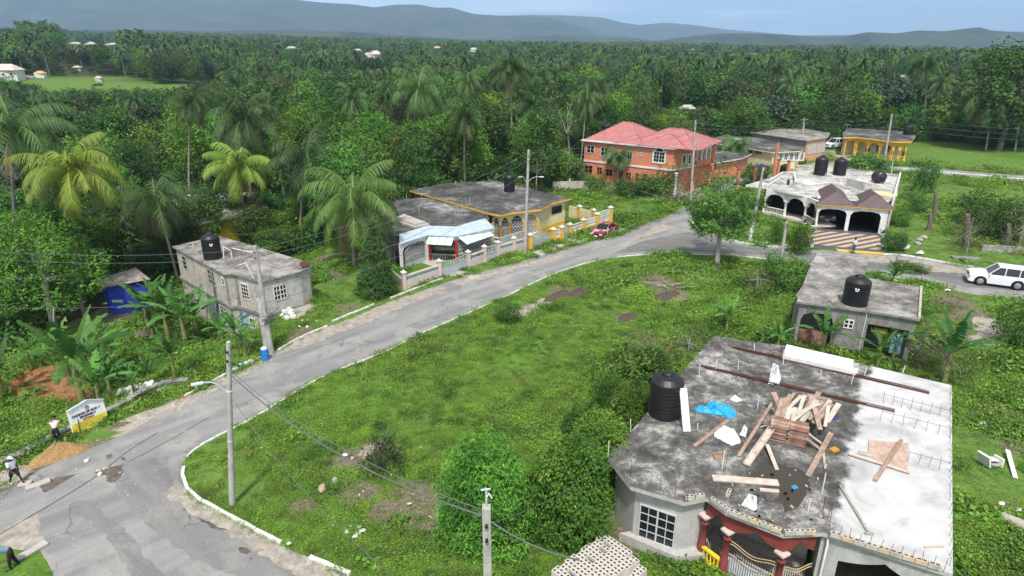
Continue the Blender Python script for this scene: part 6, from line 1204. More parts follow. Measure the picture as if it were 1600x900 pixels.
# ================================================================ PEOPLE
def skinmesh(name, verts, edges, rads, mat, parent, loc, rz, sub=2, root=0):
    me = bpy.data.meshes.new(name); me.from_pydata(verts, edges, []); me.materials.append(mat); o = bpy.data.objects.new(name, me); C.objects.link(o); o.parent = parent
    if loc is not None: o.location = loc; o.rotation_euler = (0, 0, rz)
    o.modifiers.new('skin', 'SKIN'); lay = me.skin_vertices[0].data
    for i, r in enumerate(rads): lay[i].radius = (r, r) if not isinstance(r, tuple) else r
    lay[root].use_root = True; s = o.modifiers.new('sub', 'SUBSURF'); s.levels = s.render_levels = sub; ORG[o.name] = org(parent); return o
def person(label, loc, rz, J, shirt, trousers, hat=None, hair='hair', legs='long', extra=None):
    """J: joint positions in body space, x right, y forward, z up"""
    t = thing('person', label, 'person', loc); t.rotation_euler = (0, 0, rz)
    N_ = ['pelvis', 'waist', 'chest', 'neck', 'head', 'crown', 'shl', 'ell', 'wrl', 'hal', 'shr', 'elr', 'wrr', 'har', 'hpl', 'knl', 'anl', 'tol', 'hpr', 'knr', 'anr', 'tor']
    V = [Vector(J[k]) for k in N_]; I = {k: i for i, k in enumerate(N_)}
    E_ = [('pelvis', 'waist'), ('waist', 'chest'), ('chest', 'neck'), ('neck', 'head'), ('head', 'crown'), ('chest', 'shl'), ('shl', 'ell'), ('ell', 'wrl'), ('wrl', 'hal'), ('chest', 'shr'), ('shr', 'elr'), ('elr', 'wrr'), ('wrr', 'har'), ('pelvis', 'hpl'), ('hpl', 'knl'), ('knl', 'anl'), ('anl', 'tol'), ('pelvis', 'hpr'), ('hpr', 'knr'), ('knr', 'anr'), ('anr', 'tor')]
    E_ = [(I[a], I[b]) for a, b in E_]; Rr_ = dict(pelvis=.13, waist=.115, chest=.14, neck=.055, head=.095, crown=.075, shl=.065, ell=.045, wrl=.032, hal=.036, shr=.065, elr=.045, wrr=.032, har=.036, hpl=.085, knl=.06, anl=.042, tol=.035, hpr=.085, knr=.06, anr=.042, tor=.035); rad = [Rr_[k] for k in N_]
    for s in ('l', 'r'):   # five fingers, the thumb leaving the side of the palm
        h = Vector(J['ha'+s]); w_ = Vector(J['wr'+s]); d = (h-w_).normalized(); sd_ = d.cross(Vector((0, 1, .2))).normalized()
        for k, (o_, l_) in enumerate(((-.027, .06), (-.009, .075), (.009, .07), (.027, .055))):
            b = len(V); V += [h+sd_*o_+d*l_*.5, h+sd_*o_*1.1+d*l_+Vector((0, .012, 0))]; E_ += [(I['ha'+s], b), (b, b+1)]; rad += [.009, .007]
        b = len(V); V += [w_.lerp(h, .5)+sd_*-.045+Vector((0, .02, 0)), h+sd_*-.055+d*.02+Vector((0, .03, 0))]; E_ += [(I['ha'+s], b), (b, b+1)]; rad += [.011, .008]
    skinmesh('body', V, E_, rad, MT['skin'], t, None, 0, 2)
    def cloth(name, ks, es, add, mat, taper=None):
        vv = [Vector(J[k]) if isinstance(k, str) else Vector(J[k[0]]).lerp(Vector(J[k[1]]), k[2]) for k in ks]; rr_ = []
        for k in ks: rr_.append((Rr_[k] if isinstance(k, str) else lerp(Rr_[k[0]], Rr_[k[1]], k[2]))+add)
        return skinmesh(name, vv, es, rr_, mat, t, None, 0, 2)
    cloth('shirt', [('pelvis', 'waist', .2), 'waist', 'chest', ('chest', 'neck', .55), 'shl', ('shl', 'ell', .85), 'shr', ('shr', 'elr', .85)], [(0, 1), (1, 2), (2, 3), (2, 4), (4, 5), (2, 6), (6, 7)], .022, shirt)
    f = .95 if legs == 'long' else .95
    if legs == 'long': cloth('trousers', [('pelvis', 'waist', .3), 'pelvis', 'hpl', 'knl', ('knl', 'anl', .95), 'hpr', 'knr', ('knr', 'anr', .95)], [(0, 1), (1, 2), (2, 3), (3, 4), (1, 5), (5, 6), (6, 7)], .02, trousers)
    else: cloth('shorts', [('pelvis', 'waist', .3), 'pelvis', 'hpl', ('hpl', 'knl', 1.), 'hpr', ('hpr', 'knr', 1.)], [(0, 1), (1, 2), (2, 3), (1, 4), (4, 5)], .03, trousers)
    hd = Vector(J['head']); cr = Vector(J['crown']); ne = Vector(J['neck']); upv = (cr-hd).normalized(); fw = (Vector((0, 1, 0))-upv*upv.y).normalized(); sd_ = upv.cross(fw)
    mb = MB(); fc = MB()
    for s in (-1, 1): fc.lathe(hd+fw*.088+sd_*s*.032+upv*.03, [(.003, -.01), (.013, -.006), (.014, .004), (.003, .01)], 8)
    for o_, m_ in ((fc, 'signwhite'),): o_.s = 0; e = o_.build('eyes', MT[m_]); e.parent = t; 
    nm = MB(); nm.box(hd+fw*.102-upv*.0, (.026, .03, .045)); nm.box(hd+fw*.09-upv*.045, (.05, .012, .014)); 
    for s in (-1, 1): nm.box(hd+sd_*s*.095, (.02, .04, .055))
    e = nm.build('face_features', MT['skin']); e.parent = t
    mb.lathe(hd+upv*.035-fw*.012, [(.108, -.0), (.113, .03), (.1, .07), (.06, .1), (.01, .112)], 14, M=upv.to_track_quat('Z', 'Y').to_matrix()); e = mb.build('cap' if hat else 'hair', MT[hat] if hat else MT['void']); e.parent = t
    if hat: mb = MB(); mb.box(hd+upv*.05+fw*.13, (.14, .12, .015)); e = mb.build('cap_peak', MT[hat]); e.parent = t
    for s in ('l', 'r'):
        a, b = Vector(J['an'+s]), Vector(J['to'+s]); mb = MB(); mb.tube([a+Vector((0, -.06, -.045)), a+Vector((0, .0, -.03)), b+Vector((0, .02, -.01)), b+Vector((0, .07, -.015))], [.04, .052, .045, .025], 8); e = mb.build('shoe', MT['tyre' if hat != 'white' else 'slab']); e.parent = t
    return t
MT['skin'] = paint('dark_skin', (.075, .038, .022), var=.1, rough=.5); MT['tee'] = paint('white_shirt', (.7, .72, .75), var=.06); MT['pinktee'] = paint('pale_pink_shirt', (.66, .5, .48), var=.1); MT['bluetee'] = paint('pale_blue_shirt', (.2, .33, .42), var=.3, scale=5); MT['darkcloth'] = paint('dark_cloth', (.018, .018, .022), var=.2); MT['denim'] = paint('denim', (.06, .1, .2), var=.2)
def stand(walk=0., bend=0., armf=0., sw=.35, crouch=0.):
    J = {}; hz_ = .95-crouch; J['pelvis'] = (0, 0, hz_)
    def up(l): return (0, math.sin(bend)*l, hz_+math.cos(bend)*l)
    J['waist'] = up(.16); J['chest'] = up(.40); J['neck'] = up(.56); J['head'] = tuple(np.array(up(.69))+np.array([0, .03, 0])); J['crown'] = tuple(np.array(up(.79))+np.array([0, .02+.05*bend, -.02*bend]))
    for s, k in (('l', -1), ('r', 1)):
        sh = np.array(up(.49))+np.array([k*.185, 0, 0]); a = armf+k*sw*walk; el = sh+np.array([k*.05, math.sin(a)*.29, -math.cos(a)*.29]); a2 = a+.35; wr = el+np.array([0, math.sin(a2)*.25, -math.cos(a2)*.25]); ha = wr+np.array([0, math.sin(a2+.1)*.08, -math.cos(a2+.1)*.08]); J['sh'+s], J['el'+s], J['wr'+s], J['ha'+s] = map(tuple, (sh, el, wr, ha))
        b = -k*walk*.5; hp = np.array([k*.1, 0, hz_-.06]); kn = hp+np.array([0, math.sin(b+.12+crouch)*.42, -math.cos(b+.12+crouch)*.42]); an = np.array([k*.1, kn[1]+math.sin(b-.1-crouch*.8)*.42, max(.07, kn[2]-.42*math.cos(b-.1))]); J['hp'+s] = tuple(hp); J['kn'+s] = tuple(kn); J['an'+s] = tuple(an); J['to'+s] = (k*.12, an[1]+.14, max(.035, an[2]-.04))
    return J
person('man in white shirt and cap walking past the retaining wall in dark shorts', P(27, 757, 0), -1.9, stand(.9, .08, .1), MT['tee'], MT['darkcloth'], 'tee' if 0 else 'white', legs='short')
person('man in pale pink shirt bending over the roadside wall beside the sign', P(92, 693, 0), .5, stand(.1, .85, .6), MT['pinktee'], MT['darkcloth'])
person('stooping man in pale blue shirt working at the grass edge of the junction', P(24, 886, 0), 2.2, stand(.35, 1.0, .9), MT['bluetee'], MT['darkcloth'])
person('person in white top and jeans standing on the striped driveway', P(1333, 396, 0), .4, stand(.1, .0, .15), MT['tee'], MT['denim'])
# ================================================================ SMALL THINGS
def mound(name, x, y, r, h, mat, label, cat, ry=None, seed=0, kind=None):
    p = G(x, y); n, m_ = 14, 30; V = []; rr_ = np.random.default_rng(seed); ph = rr_.uniform(0, 6, 4)
    for j in range(n+1):
        f = j/n
        for i in range(m_):
            a = i/m_*2*PI; R_ = 1+.12*math.sin(3*a+ph[0])+.07*math.sin(7*a+ph[1]); V.append((math.cos(a)*r*f*R_, math.sin(a)*(ry or r)*f*R_, h*(1-f**1.3)*(1+.15*math.sin(5*a+f*6+ph[2]))+rr_.normal(0, .02)*(f < 1)*1-.02*(f == 1)))
    F = [(j*m_+i, j*m_+(i+1) % m_, (j+1)*m_+(i+1) % m_, (j+1)*m_+i) for j in range(n) for i in range(m_)]; o = link(name, arr_mesh(name, np.array(V), np.array(F), mat, smooth=True), None, p); o.rotation_euler = (0, 0, .75); tag(o, label, cat, kind=kind); return o
m, nt, bs = newmat('marl_gravel'); c = ramp(nt, noise(nt, 9, 6, .8), [(.3, (.22, .12, .05)), (.5, (.42, .25, .1)), (.7, (.6, .42, .22))]); nt.links.new(c, bs.inputs['Base Color']); bs.inputs['Roughness'].default_value = .95; bump(nt, bs, noise(nt, 14, 5, .8), 1., .1)
mound('gravel_heap', 92, 711, 1.5, .72, m, 'heap of orange marl gravel beside the roadside wall', 'gravel heap', .75); mound('rubble_mound', 250, 640, 2.2, .14, MT['patch'], 'low spread of pale broken stone on the verge past the sign', 'rubble', .5, 3)
m2, nt, bs = newmat('twig_litter'); c = ramp(nt, noise(nt, 12, 7, .85, 1), [(.35, (.05, .035, .025)), (.55, (.14, .1, .08)), (.7, (.3, .23, .19))]); nt.links.new(c, bs.inputs['Base Color']); bs.inputs['Roughness'].default_value = 1; bump(nt, bs, noise(nt, 20, 6, .9), 1., .15)
mound('brush_heap', 873, 463, 1.7, .35, m2, 'pale brown brush heap on the lot near the road', 'brush heap', .9, 5); mound('brush_heap', 905, 462, 1.0, .75, m2, 'dark tangled brush heap at the end of the pale one', 'brush heap', .8, 6); mound('brush_heap', 980, 496, 1.2, .35, m2, 'small dark heap of dead weeds in the middle of the lot', 'brush heap', .6, 7); mound('brush_heap', 1042, 462, 1.6, .3, m2, 'charred brush heap under the dead branches', 'brush heap', .8, 8)
def twigs(name, x, y, L_, n, label, cat='branch', mat='bark_pale', h=.5, seed=0, r=.05, z=None):
    p = G(x, y); rr_ = random.Random(seed); mb = MB()
    for i in range(n):
        a = rr_.uniform(0, 6.28); q = Vector((rr_.uniform(-L_, L_)*.4, rr_.uniform(-L_, L_)*.25, .08)); pts = [q]
        for k in range(4): a += rr_.uniform(-.5, .5); q = q+Vector((math.cos(a)*L_*.22, math.sin(a)*L_*.22, rr_.uniform(-.1, .3)*h)); q.z = max(.04, q.z); pts.append(q)
        mb.tube([v+p for v in pts], [r*rr_.uniform(.6, 1), r*.8, r*.6, r*.4, r*.15], 5)
    return tag(mb.build(name, MT[mat], None, p), label, cat)
twigs('dead_branches', 1080, 432, 3.5, 9, 'bleached dead branches lying on the lot below the street tree', seed=1, r=.07); twigs('dead_branches', 1040, 448, 2.5, 8, 'grey forked branches sticking up from the charred heap', seed=2, h=.9); twigs('dead_branches', 1010, 437, 2.5, 10, 'flattened thin dead branches beside the brush heap', seed=3, r=.03, mat='bark'); twigs('dead_branches', 1110, 420, 2.2, 4, 'curved fallen limb at the foot of the street tree', seed=4, r=.1)
twigs('dead_branches', 900, 456, 1.3, 16, 'dry twigs poking from the dark brush heap', seed=5, r=.02, mat='bark'); twigs('dead_branches', 1060, 312, 6, 12, 'fallen grey limbs of the toppled tree beside the orange house', seed=6, r=.12, h=1.6); twigs('dead_branches', 960, 305, 5, 12, 'long tangle of cut branches along the orange house front', seed=7, r=.06, h=1.2, mat='bark')
def rock(x, y, r, mat, label, group=None, seed=0, loc=None, fl=.7):
    p = Vector(loc) if loc is not None else G(x, y); rr_ = random.Random(seed); bm = bmesh.new(); bmesh.ops.create_icosphere(bm, subdivisions=2, radius=r)
    for v in bm.verts: k = 1+.22*math.sin(v.co.x*9/r*.3+seed)+rr_.uniform(-.1, .1); v.co = Vector((v.co.x*k, v.co.y*k*rr_.uniform(.9, 1.05), v.co.z*k*fl))
    me = bpy.data.meshes.new('rock'); bm.to_mesh(me); bm.free(); me.materials.append(MT[mat]); o = link('rock', me, None, p+Vector((0, 0, r*fl*.6))); tag(o, label, 'rock', group)
rock(503, 766, .26, 'stone_tan', 'tan boulder on the grass near the lot corner', seed=1); rock(524, 754, .2, 'stone', 'grey rounded rock beside the tan boulder', seed=2, fl=.9)
for i in range(46): x, y = random.choice(((460, 490, 0), (700, 800, 1), (480, 500, 0), (150, 735, 2), (560, 835, 3), (560, 720, 3)))[:2]; rock(x+random.uniform(-22, 22), y+random.uniform(-14, 14), random.uniform(.05, .14), random.choice(('whitestone', 'slab', 'stone_tan')), 'small pale stone scattered on the ground', 'small pale stones scattered about', i)
for i in range(110): rock(random.uniform(400, 760), random.uniform(680, 880), random.uniform(.025, .06), random.choice(('whitestone', 'slab', 'stone_tan', 'stone')), 'small pale stone scattered on the ground', 'small pale stones scattered about', i+60) if i < 70 else rock(random.uniform(60, 300), random.uniform(640, 780), random.uniform(.02, .06), 'slab', 'small pale stone scattered on the ground', 'small pale stones scattered about', i+60)
for i in range(9):
    p = G(452+random.uniform(-12, 22), 490+random.uniform(-14, 14)); mb = MB(); mb.box(p+Vector((0, 0, .1)), (.45, .3, .2), random.uniform(0, 3), rx=random.uniform(-.3, .3)); tag(mb.build('broken_block', MT['whitestone'], None, p), 'broken white block in the rubble at the block house corner', 'concrete block', 'broken blocks at the house corner')
for cx, cy_, r_, n_, lb in ((1246, 383, 1.55, 14, 'whitewashed stone in the ring round the veranda shrub'), (1396, 384, 1.5, 13, 'whitewashed stone in the ring round the driveway shrub'), (1170, 376, 1.9, 14, 'whitewashed stone edging the bed by the white footed pole')):
    c = P(cx, cy_, 0)
    for k in range(n_): a = -PI+PI*k/(n_-1); rock(0, 0, .17, 'whitestone', lb, lb.replace('stone in', 'stones in').replace('stone edging', 'stones edging'), k, loc=c+Vector((math.cos(a)*r_, math.sin(a)*r_*.9, 0)))
p = P(415, 562, 0); t = thing('plastic_barrel', 'blue plastic barrel with white bundle on top beside the roadside pole', 'barrel', p); mb = MB(); mb.lathe(p, [(.27, 0), (.29, .05), (.29, .3), (.275, .32), (.29, .35), (.29, .6), (.275, .62), (.29, .65), (.28, .85), (.2, .88)], 20, smooth=False); mb.build('drum', MT['barrel'], t); mb = MB(); mb.lathe(p+Vector((0, 0, .88)), [(.22, 0), (.24, .06), (.14, .14), (.02, .18)], 10); mb.build('white_lid', MT['white'], t)
t = thing('rubbish_pile', 'pale green and white rubbish sacks at the kerb beside the barrel', 'rubbish', P(375, 575, 0))
for i, (x, y, m_) in enumerate(((368, 578, 'awning_green'), (376, 573, 'awning_green'), (384, 570, 'sheet'), (392, 567, 'sheet'))): q = P(x, y, 0); bmm = MB(); bmm.lathe(q, [(.2, 0), (.26, .08), (.2, .2), (.05, .28)], 9); bmm.build('sack', MT[m_], t)
a = G(176, 618); b = G(233, 612); t = thing('metal_sheets', 'white corrugated metal sheets lying on the slope under the bananas', 'metal sheets', a); mb = MB(); n_ = 26; vs = []
for i in range(n_+1):
    q = a.lerp(b, i/n_); vs += [(q.x, q.y-.1, q.z+.1+.04*math.sin(i*1.6)), (q.x+.15, q.y+.5, q.z+.62+.04*math.sin(i*1.6)), ]
mb.add(vs, [(2*i, 2*i+2, 2*i+3, 2*i+1) for i in range(n_)]); o = mb.build('corrugated_sheet', MT['white'], t); sm_d = o.modifiers.new('th', 'SOLIDIFY'); sm_d.thickness = .05
a = G(213, 532); t = thing('wicker_fence', 'short weathered bamboo fence panel between the banana plants', 'fence', a)
for i in range(14): q = a+Vector((i*.11, i*.02, 0)); mb = MB(); mb.beam(q, q+Vector((0, 0, 1.0+.1*math.sin(i*2))), .08, .03); mb.build('cane', MT['wood_pale'], t)
def tubep(name, pts, r, mat, label, cat): mb = MB(); mb.tube([Vector(p_) for p_ in pts], r, 10); return tag(mb.build(name, MT[mat], None, pts[0]), label, cat)
a, b = P(1562, 812, 0), P(1625, 838, 0); a.z = b.z = .22; tubep('log', [a, b], [.24, .27], 'bark_pale', 'thick sawn log with pale bark on the grass beside the white roof', 'log')
p = P(1545, 730, 0); t = thing('discarded_sink', 'discarded white laundry sink lying on the grass beside the white roof', 'sink', p); mb = MB(); mb.box(p+Vector((-.3, .1, .45)), (.12, .7, .75), .3, ry=-.35); mb.build('back_panel', MT['whitestone'], t)
mb = MB(); mb.lathe(p+Vector((.2, .1, .05)), [(.25, 0), (.38, .2), (.42, .32), (.36, .33), (.25, .12)], 16); mb.build('basin', MT['slab'], t); mb = MB(); mb.box(p+Vector((.55, .15, .3)), (.12, .55, .5), .3); mb.build('side_panel', MT['whitestone'], t)
a, b = P(1572, 710, 0), P(1586, 748, 0); a.z = .3; b.z = .06; plank(a, b, .22, .05, 'whitestone', 'long pale board lying from the discarded sink down the grass'); 
crumple('cloth', [(p.x+.05, p.y), (p.x+.5, p.y), (p.x+.5, p.y+.4), (p.x+.05, p.y+.4)], .36, 'sheet', 'pale bluish bundle resting in the discarded sink', 'cloth', .2, 30)
for x, y, l_, lb in ((1535, 665, 1., 'white plastic scrap in the dark rubbish strip beside the roof'), (1563, 790, .5, 'white scrap on the grass above the log'), (1530, 563, .6, 'white bag lying in the creepers by the track'), (1482, 617, .5, 'white scrap in the weeds at the back roof corner'), (1590, 800, .4, 'small white scrap near the picture edge log'), (1480, 455, .8, 'white blocks left in the weeds beside the road'), (1437, 397, 1.2, 'white cement patch heap on the verge across the road'), (640, 790, .3, 'white scrap of paper in the middle of the bare patch'), (555, 842, .3, 'pale plastic scrap near the kerb grass'), (567, 832, .4, 'green plastic scrap on the lot'), (452, 853, .25, 'white paper scrap beside the thick white kerb'), (1020, 303, 1.6, 'pale rubble heap before the orange house'), (990, 302, 1.4, 'smaller pale rubble heap before the orange house')):
    p = G(x, y); s = l_; crumple('paper_scrap', [(p.x-s*.5, p.y-s*.2), (p.x+s*.1, p.y-s*.3), (p.x+s*.5, p.y+s*.1), (p.x, p.y+s*.3)], p.z+.12, 'sheet' if l_ < 1.1 else 'whitestone', lb, 'litter', .12+.15*(l_ > 1), int(x))
for x, y, ty, r_, lb in ((1458, 345, 298, .32, 'dark dead tree stump standing at the garden edge'), (1450, 360, 335, .3, 'short dark stump below the tall one'), (1508, 385, 335, .45, 'thick dead stump wrapped in vines in the overgrown plot'), (1572, 388, 350, .4, 'dead stump in the overgrown plot near the view edge')):
    p = P(x, y, 0); q = Q(x+4, ty, p.y); mb = MB(); mb.tube([p, p.lerp(q, .5)+Vector((.1, 0, 0)), q], [r_, r_*.8, r_*.5], 9); tag(mb.build('dead_stump', MT['bark'], None, p), lb, 'stump')
for i, (x, y) in enumerate(((1442, 372), (1436, 376), (1434, 382), (1545, 392), (1560, 393))): rock(x, y, .4, 'stone', ['flat grey rock on the garden bank, highest of three', 'middle rock of the three on the garden bank', 'lowest of three rocks on the garden bank', 'grey rock at the foot of the overgrown plot', 'second grey rock at the foot of the overgrown plot'][i], None, i, fl=.5)
mb = MB(); a, b = P(1532, 392, 0).xy, P(1640, 398, 0).xy; wbox(mb, a, b, 0, seglen(a, b), -.1, .7, .15, -.15); tag(mb.build('stone_wall', MT['blocks'], None, P(1580, 395, 0)), 'low grey block wall behind the overgrown plot verge', 'wall')
mb = MB(); p = P(1508, 405, 0); mb.box(p+Vector((0, 0, .1)), (2.6, .7, .25), -.2); tag(mb.build('concrete_slab', MT['render_dark'], None, p), 'grey slab of concrete lying on the verge across the road', 'concrete slab')
for x, y, lb in ((1224, 352, 'white flower pot at the veranda steps'), (1268, 357, 'white flower pot at the near garage pillar'), (1378, 370, 'white flower pot at the far garage pillar'), (1256, 353, 'white flower pot beside the veranda column')):
    p = P(x, y, 0); t = thing('flower_pot', lb, 'flower pot', p); mb = MB(); mb.lathe(p, [(.2, 0), (.3, .35), (.33, .42), (.24, .44)], 12); mb.build('pot', MT['white'], t); mb = MB()
    for k in range(14): a_ = k*2.4; mb.beam(p+Vector((0, 0, .4)), p+Vector((math.cos(a_)*.35, math.sin(a_)*.35, .75+.2*math.sin(k))), .1, .02)
    mb.build('plant', MT['weedpot'] if 'weedpot' in MT else MT.setdefault('weedpot', paint('pot_plant', (.05, .13, .02))), t)
def antenna(p, label):
    t = thing('antenna', label, 'antenna', p); mb = MB(); mb.tube([p, p+Vector((0, 0, 1.5))], .025, 5); mb.build('mast', MT['silver'], t); mb = MB(); mb.beam(p+Vector((-.7, 0, 1.5)), p+Vector((.7, .1, 1.5)), .03)
    for k in range(6): q = p+Vector((-.6+.24*k, 0, 1.5)); mb.beam(q+Vector((0, -.35, 0)), q+Vector((0, .35, 0)), .015)
    mb.build('elements', MT['silver'], t)
antenna(P(659, 322, zc_), 'television aerial on the mossy roof of the grey bungalow'); antenna(P(1322, 206, 3.8), 'television aerial on the yellow villa roof')
# hatches of culvert stone at the junction
for x, y, l_, rz_, lb in ((60, 758, 1.1, .7, 'broken concrete kerb piece at the junction edge'), (40, 757, .6, .2, 'pale concrete lump beside the walking man'), (50, 862, 1.3, 1.0, 'grey slab edge by the stooping man')):
    p = P(x, y, 0); mb = MB(); mb.box(p+Vector((0, 0, .06)), (l_, .4, .12), rz_); tag(bev(mb.build('concrete_slab', MT['slab'], None, p), .03), lb, 'concrete slab')
# grass corner at the near junction edge
gp = P2([(-60, 905), (-60, 862), (20, 858), (60, 858), (78, 885), (84, 905), (40, 940)]); o = sheet('grass_verge', gp, .022, MT['ground'], ragged=.1)
# ================================================================ VEGETATION
MT['leaf_bright'] = leafmat('bright_foliage', (.05, .12, .014), (.18, .33, .035), yellow=(.25, .35, .05)); MT['leaf_mid'] = leafmat('green_foliage', (.028, .08, .014), (.12, .235, .035))
MT['leaf_dark'] = leafmat('dark_foliage', (.018, .055, .012), (.08, .155, .026)); MT['leaf_olive'] = leafmat('olive_foliage', (.04, .055, .018), (.12, .14, .05)); MT['leaf_grey'] = leafmat('grey_green_foliage', (.03, .055, .028), (.09, .14, .08))
MT['palm_leaf'] = leafmat('palm_fronds', (.025, .065, .018), (.1, .17, .045), yellow=(.2, .22, .08), hv=.03); MT['palm_yellow'] = leafmat('yellow_green_fronds', (.07, .13, .015), (.27, .34, .05), yellow=(.45, .38, .07), hv=.03)
MT['palm_green'] = leafmat('green_fronds', (.04, .1, .02), (.17, .26, .05), yellow=(.3, .32, .08), hv=.02); MT['banana'] = leafmat('banana_leaf', (.03, .095, .018), (.1, .24, .045), .3, hv=.03); MT['weed'] = leafmat('weed_leaves', (.1, .2, .02), (.27, .45, .06), yellow=(.26, .36, .06), hv=.03)
MT['grassblade'] = leafmat('grass_blades', (.07, .13, .02), (.2, .26, .06), yellow=(.34, .3, .13)); MT['conifer'] = leafmat('conifer_needles', (.04, .095, .02), (.11, .2, .04)); MT['scrub'] = leafmat('dry_scrub', (.07, .065, .03), (.2, .18, .1), yellow=(.3, .26, .2))
MT['mango'] = leafmat('lance_leaves', (.04, .12, .015), (.14, .31, .04), yellow=(.3, .38, .06), hv=.02); MT['privet'] = leafmat('shrub_leaves', (.035, .1, .012), (.14, .25, .03), yellow=(.3, .32, .04), hv=.02)
def leafquads(c, nrm, size, asp, rng, tone, droop=0.):
    """rhombic leaves: centres, normals, lengths"""
    n = len(c); t = rng.normal(size=(n, 3)); t -= (t*nrm).sum(1)[:, None]*nrm
    t[:, 2] -= droop; t /= np.linalg.norm(t, axis=1)[:, None]+1e-9; b = np.cross(nrm, t)
    b /= np.linalg.norm(b, axis=1)[:, None]+1e-9
    l = size[:, None]; w_ = l*asp
    V = np.stack([c-t*l*.5, c+b*w_*.5-t*l*.05+nrm*l*.06, c+t*l*.5-nrm*l*.05, c-b*w_*.5-t*l*.05+nrm*l*.06], 1).reshape(-1, 3)
    F = np.arange(4*n).reshape(-1, 4); return V, F, np.repeat(tone, 4)
def lobes_leaves(lobes, per, size, asp, rng, flat=.75, droop=0., shell=.55, cluster=5):
    Cc, Nn, Tt = [], [], []
    for (x, y, z, r) in lobes:
        k = max(6, int(per*r*r/cluster)); d = rng.normal(size=(k, 3)); d /= np.linalg.norm(d, axis=1)[:, None]
        rr = r*(shell+(1-shell)*rng.random(k)**.5)*(.85+.3*rng.random(k)); p = np.array([x, y, z])+d*rr[:, None]*np.array([1, 1, flat])
        lt = rng.normal(.42, .15); tn = np.clip(lt+rng.normal(0, .13, k), 0, 1)
        p = np.repeat(p, cluster, 0)+rng.normal(0, size*.75, (k*cluster, 3)); dd = np.repeat(d, cluster, 0); tn = np.repeat(tn, cluster)+rng.normal(0, .12, k*cluster)
        nn = dd*.55+rng.normal(0, .5, dd.shape)+np.array([0, 0, .55]); nn /= np.linalg.norm(nn, axis=1)[:, None]
        Cc.append(p); Nn.append(nn); Tt.append(np.clip(tn, 0, 1))
    c = np.concatenate(Cc); s = size*(.7+.6*rng.random(len(c))); return leafquads(c, np.concatenate(Nn), s, asp, rng, np.concatenate(Tt), droop)
def limb_mesh(name, paths, mat, n=6):
    mb = MB()
    for pts, rs in paths: mb.tube(pts, rs, n)
    me = bpy.data.meshes.new(name); me.from_pydata([tuple(v) for v in mb.v], [], mb.f); me.materials.append(mat); me.polygons.foreach_set('use_smooth', [True]*len(me.polygons)); return me
def tree_paths(H, rng, lobes, tr, fork=.45):
    lean = rng.normal(0, .03*H, 2); f = np.array([lean[0], lean[1], H*fork]); P_ = [([(0, 0, -.4), (lean[0]*.3, lean[1]*.3, H*fork*.5), tuple(f)], [tr*1.25, tr*.9, tr*.75])]
    top = (lean[0]*1.3, lean[1]*1.3, H*.8); P_.append(([tuple(f), top], [tr*.7, tr*.25]))
    for i, (x, y, z, r) in enumerate(lobes[:9]):
        e = np.array([x, y, z]); m = f*.5+e*.5+rng.normal(0, .25, 3); P_.append(([tuple(f), tuple(m), tuple(e)], [tr*.5, tr*.3, tr*.1]))
    return P_
PROTO = {}
def make_tree_proto(key, H, R, nl, leaf, per, size, asp=.55, base=.38, tr=.2, bark='bark', flat=.75, seed=0, shape='round', droop=0., lr=(.26, .42), cluster=5):
    rng = np.random.default_rng(seed); lobes = []
    for i in range(nl):
        a = i*2.399+rng.uniform(-.4, .4); t = (i+.5)/nl; zt = base+(1-base)*t
        if shape == 'round': rad = R*math.sqrt(max(0, 1-(2*(t)-.85)**2/1.5))*.72
        elif shape == 'umbrella': rad = R*math.sqrt(rng.uniform(.1, 1))*.85; zt = .72+.2*(1-(rad/R)**2)+rng.uniform(-.05, .05)
        elif shape == 'cone': rad = R*(1-t)*.62
        elif shape == 'sparse': rad = R*rng.uniform(.2, .95)
        r = R*rng.uniform(*lr)*(1 if shape != 'cone' else (1.15-t)); rad = max(0, rad*(rng.uniform(.55, 1)))
        lobes.append((rad*math.cos(a), rad*math.sin(a), H*zt-r*.4, r))
    V, F, T = lobes_leaves(lobes, per, size, asp, rng, flat, droop, cluster=cluster)
    cm = arr_mesh(key+'_crown', V, F, MT[leaf], attrs={'tone': T}); tm = limb_mesh(key+'_trunk', tree_paths(H, rng, sorted(lobes, key=lambda q: -q[3]), tr), MT[bark])
    PROTO[key] = (tm, cm, H, R); return PROTO[key]
for s_ in range(3):
    make_tree_proto(f'bright{s_}', 10, 4.2, 26, 'leaf_bright', 95, .34, seed=10+s_); make_tree_proto(f'mid{s_}', 11, 4.6, 26, 'leaf_mid', 95, .36, seed=20+s_, tr=.25)
    make_tree_proto(f'dark{s_}', 10, 4.4, 30, 'leaf_dark', 105, .32, seed=30+s_, tr=.25)
make_tree_proto('hero0', 10, 4.2, 40, 'leaf_bright', 300, .2, seed=110, lr=(.18, .32), bark='bark_pale', base=.3); make_tree_proto('hero1', 10, 4.2, 36, 'leaf_bright', 280, .2, seed=111, lr=(.18, .32), bark='bark_pale', base=.3)
for s_ in range(2):
    make_tree_proto(f'grey{s_}', 9, 4.8, 22, 'leaf_grey', 80, .42, seed=40+s_, bark='bark_pale', shape='umbrella', lr=(.2, .32)); make_tree_proto(f'olive{s_}', 9, 3.6, 20, 'leaf_olive', 75, .3, seed=50+s_)
    make_tree_proto(f'sparse{s_}', 13, 3.6, 13, 'leaf_mid', 80, .34, seed=60+s_, bark='bark_pale', base=.5, tr=.2, shape='sparse', lr=(.2, .36))
    make_tree_proto(f'tallbright{s_}', 12, 4.2, 18, 'leaf_bright', 85, .36, seed=70+s_, bark='bark_pale', base=.42, shape='sparse', lr=(.24, .4))
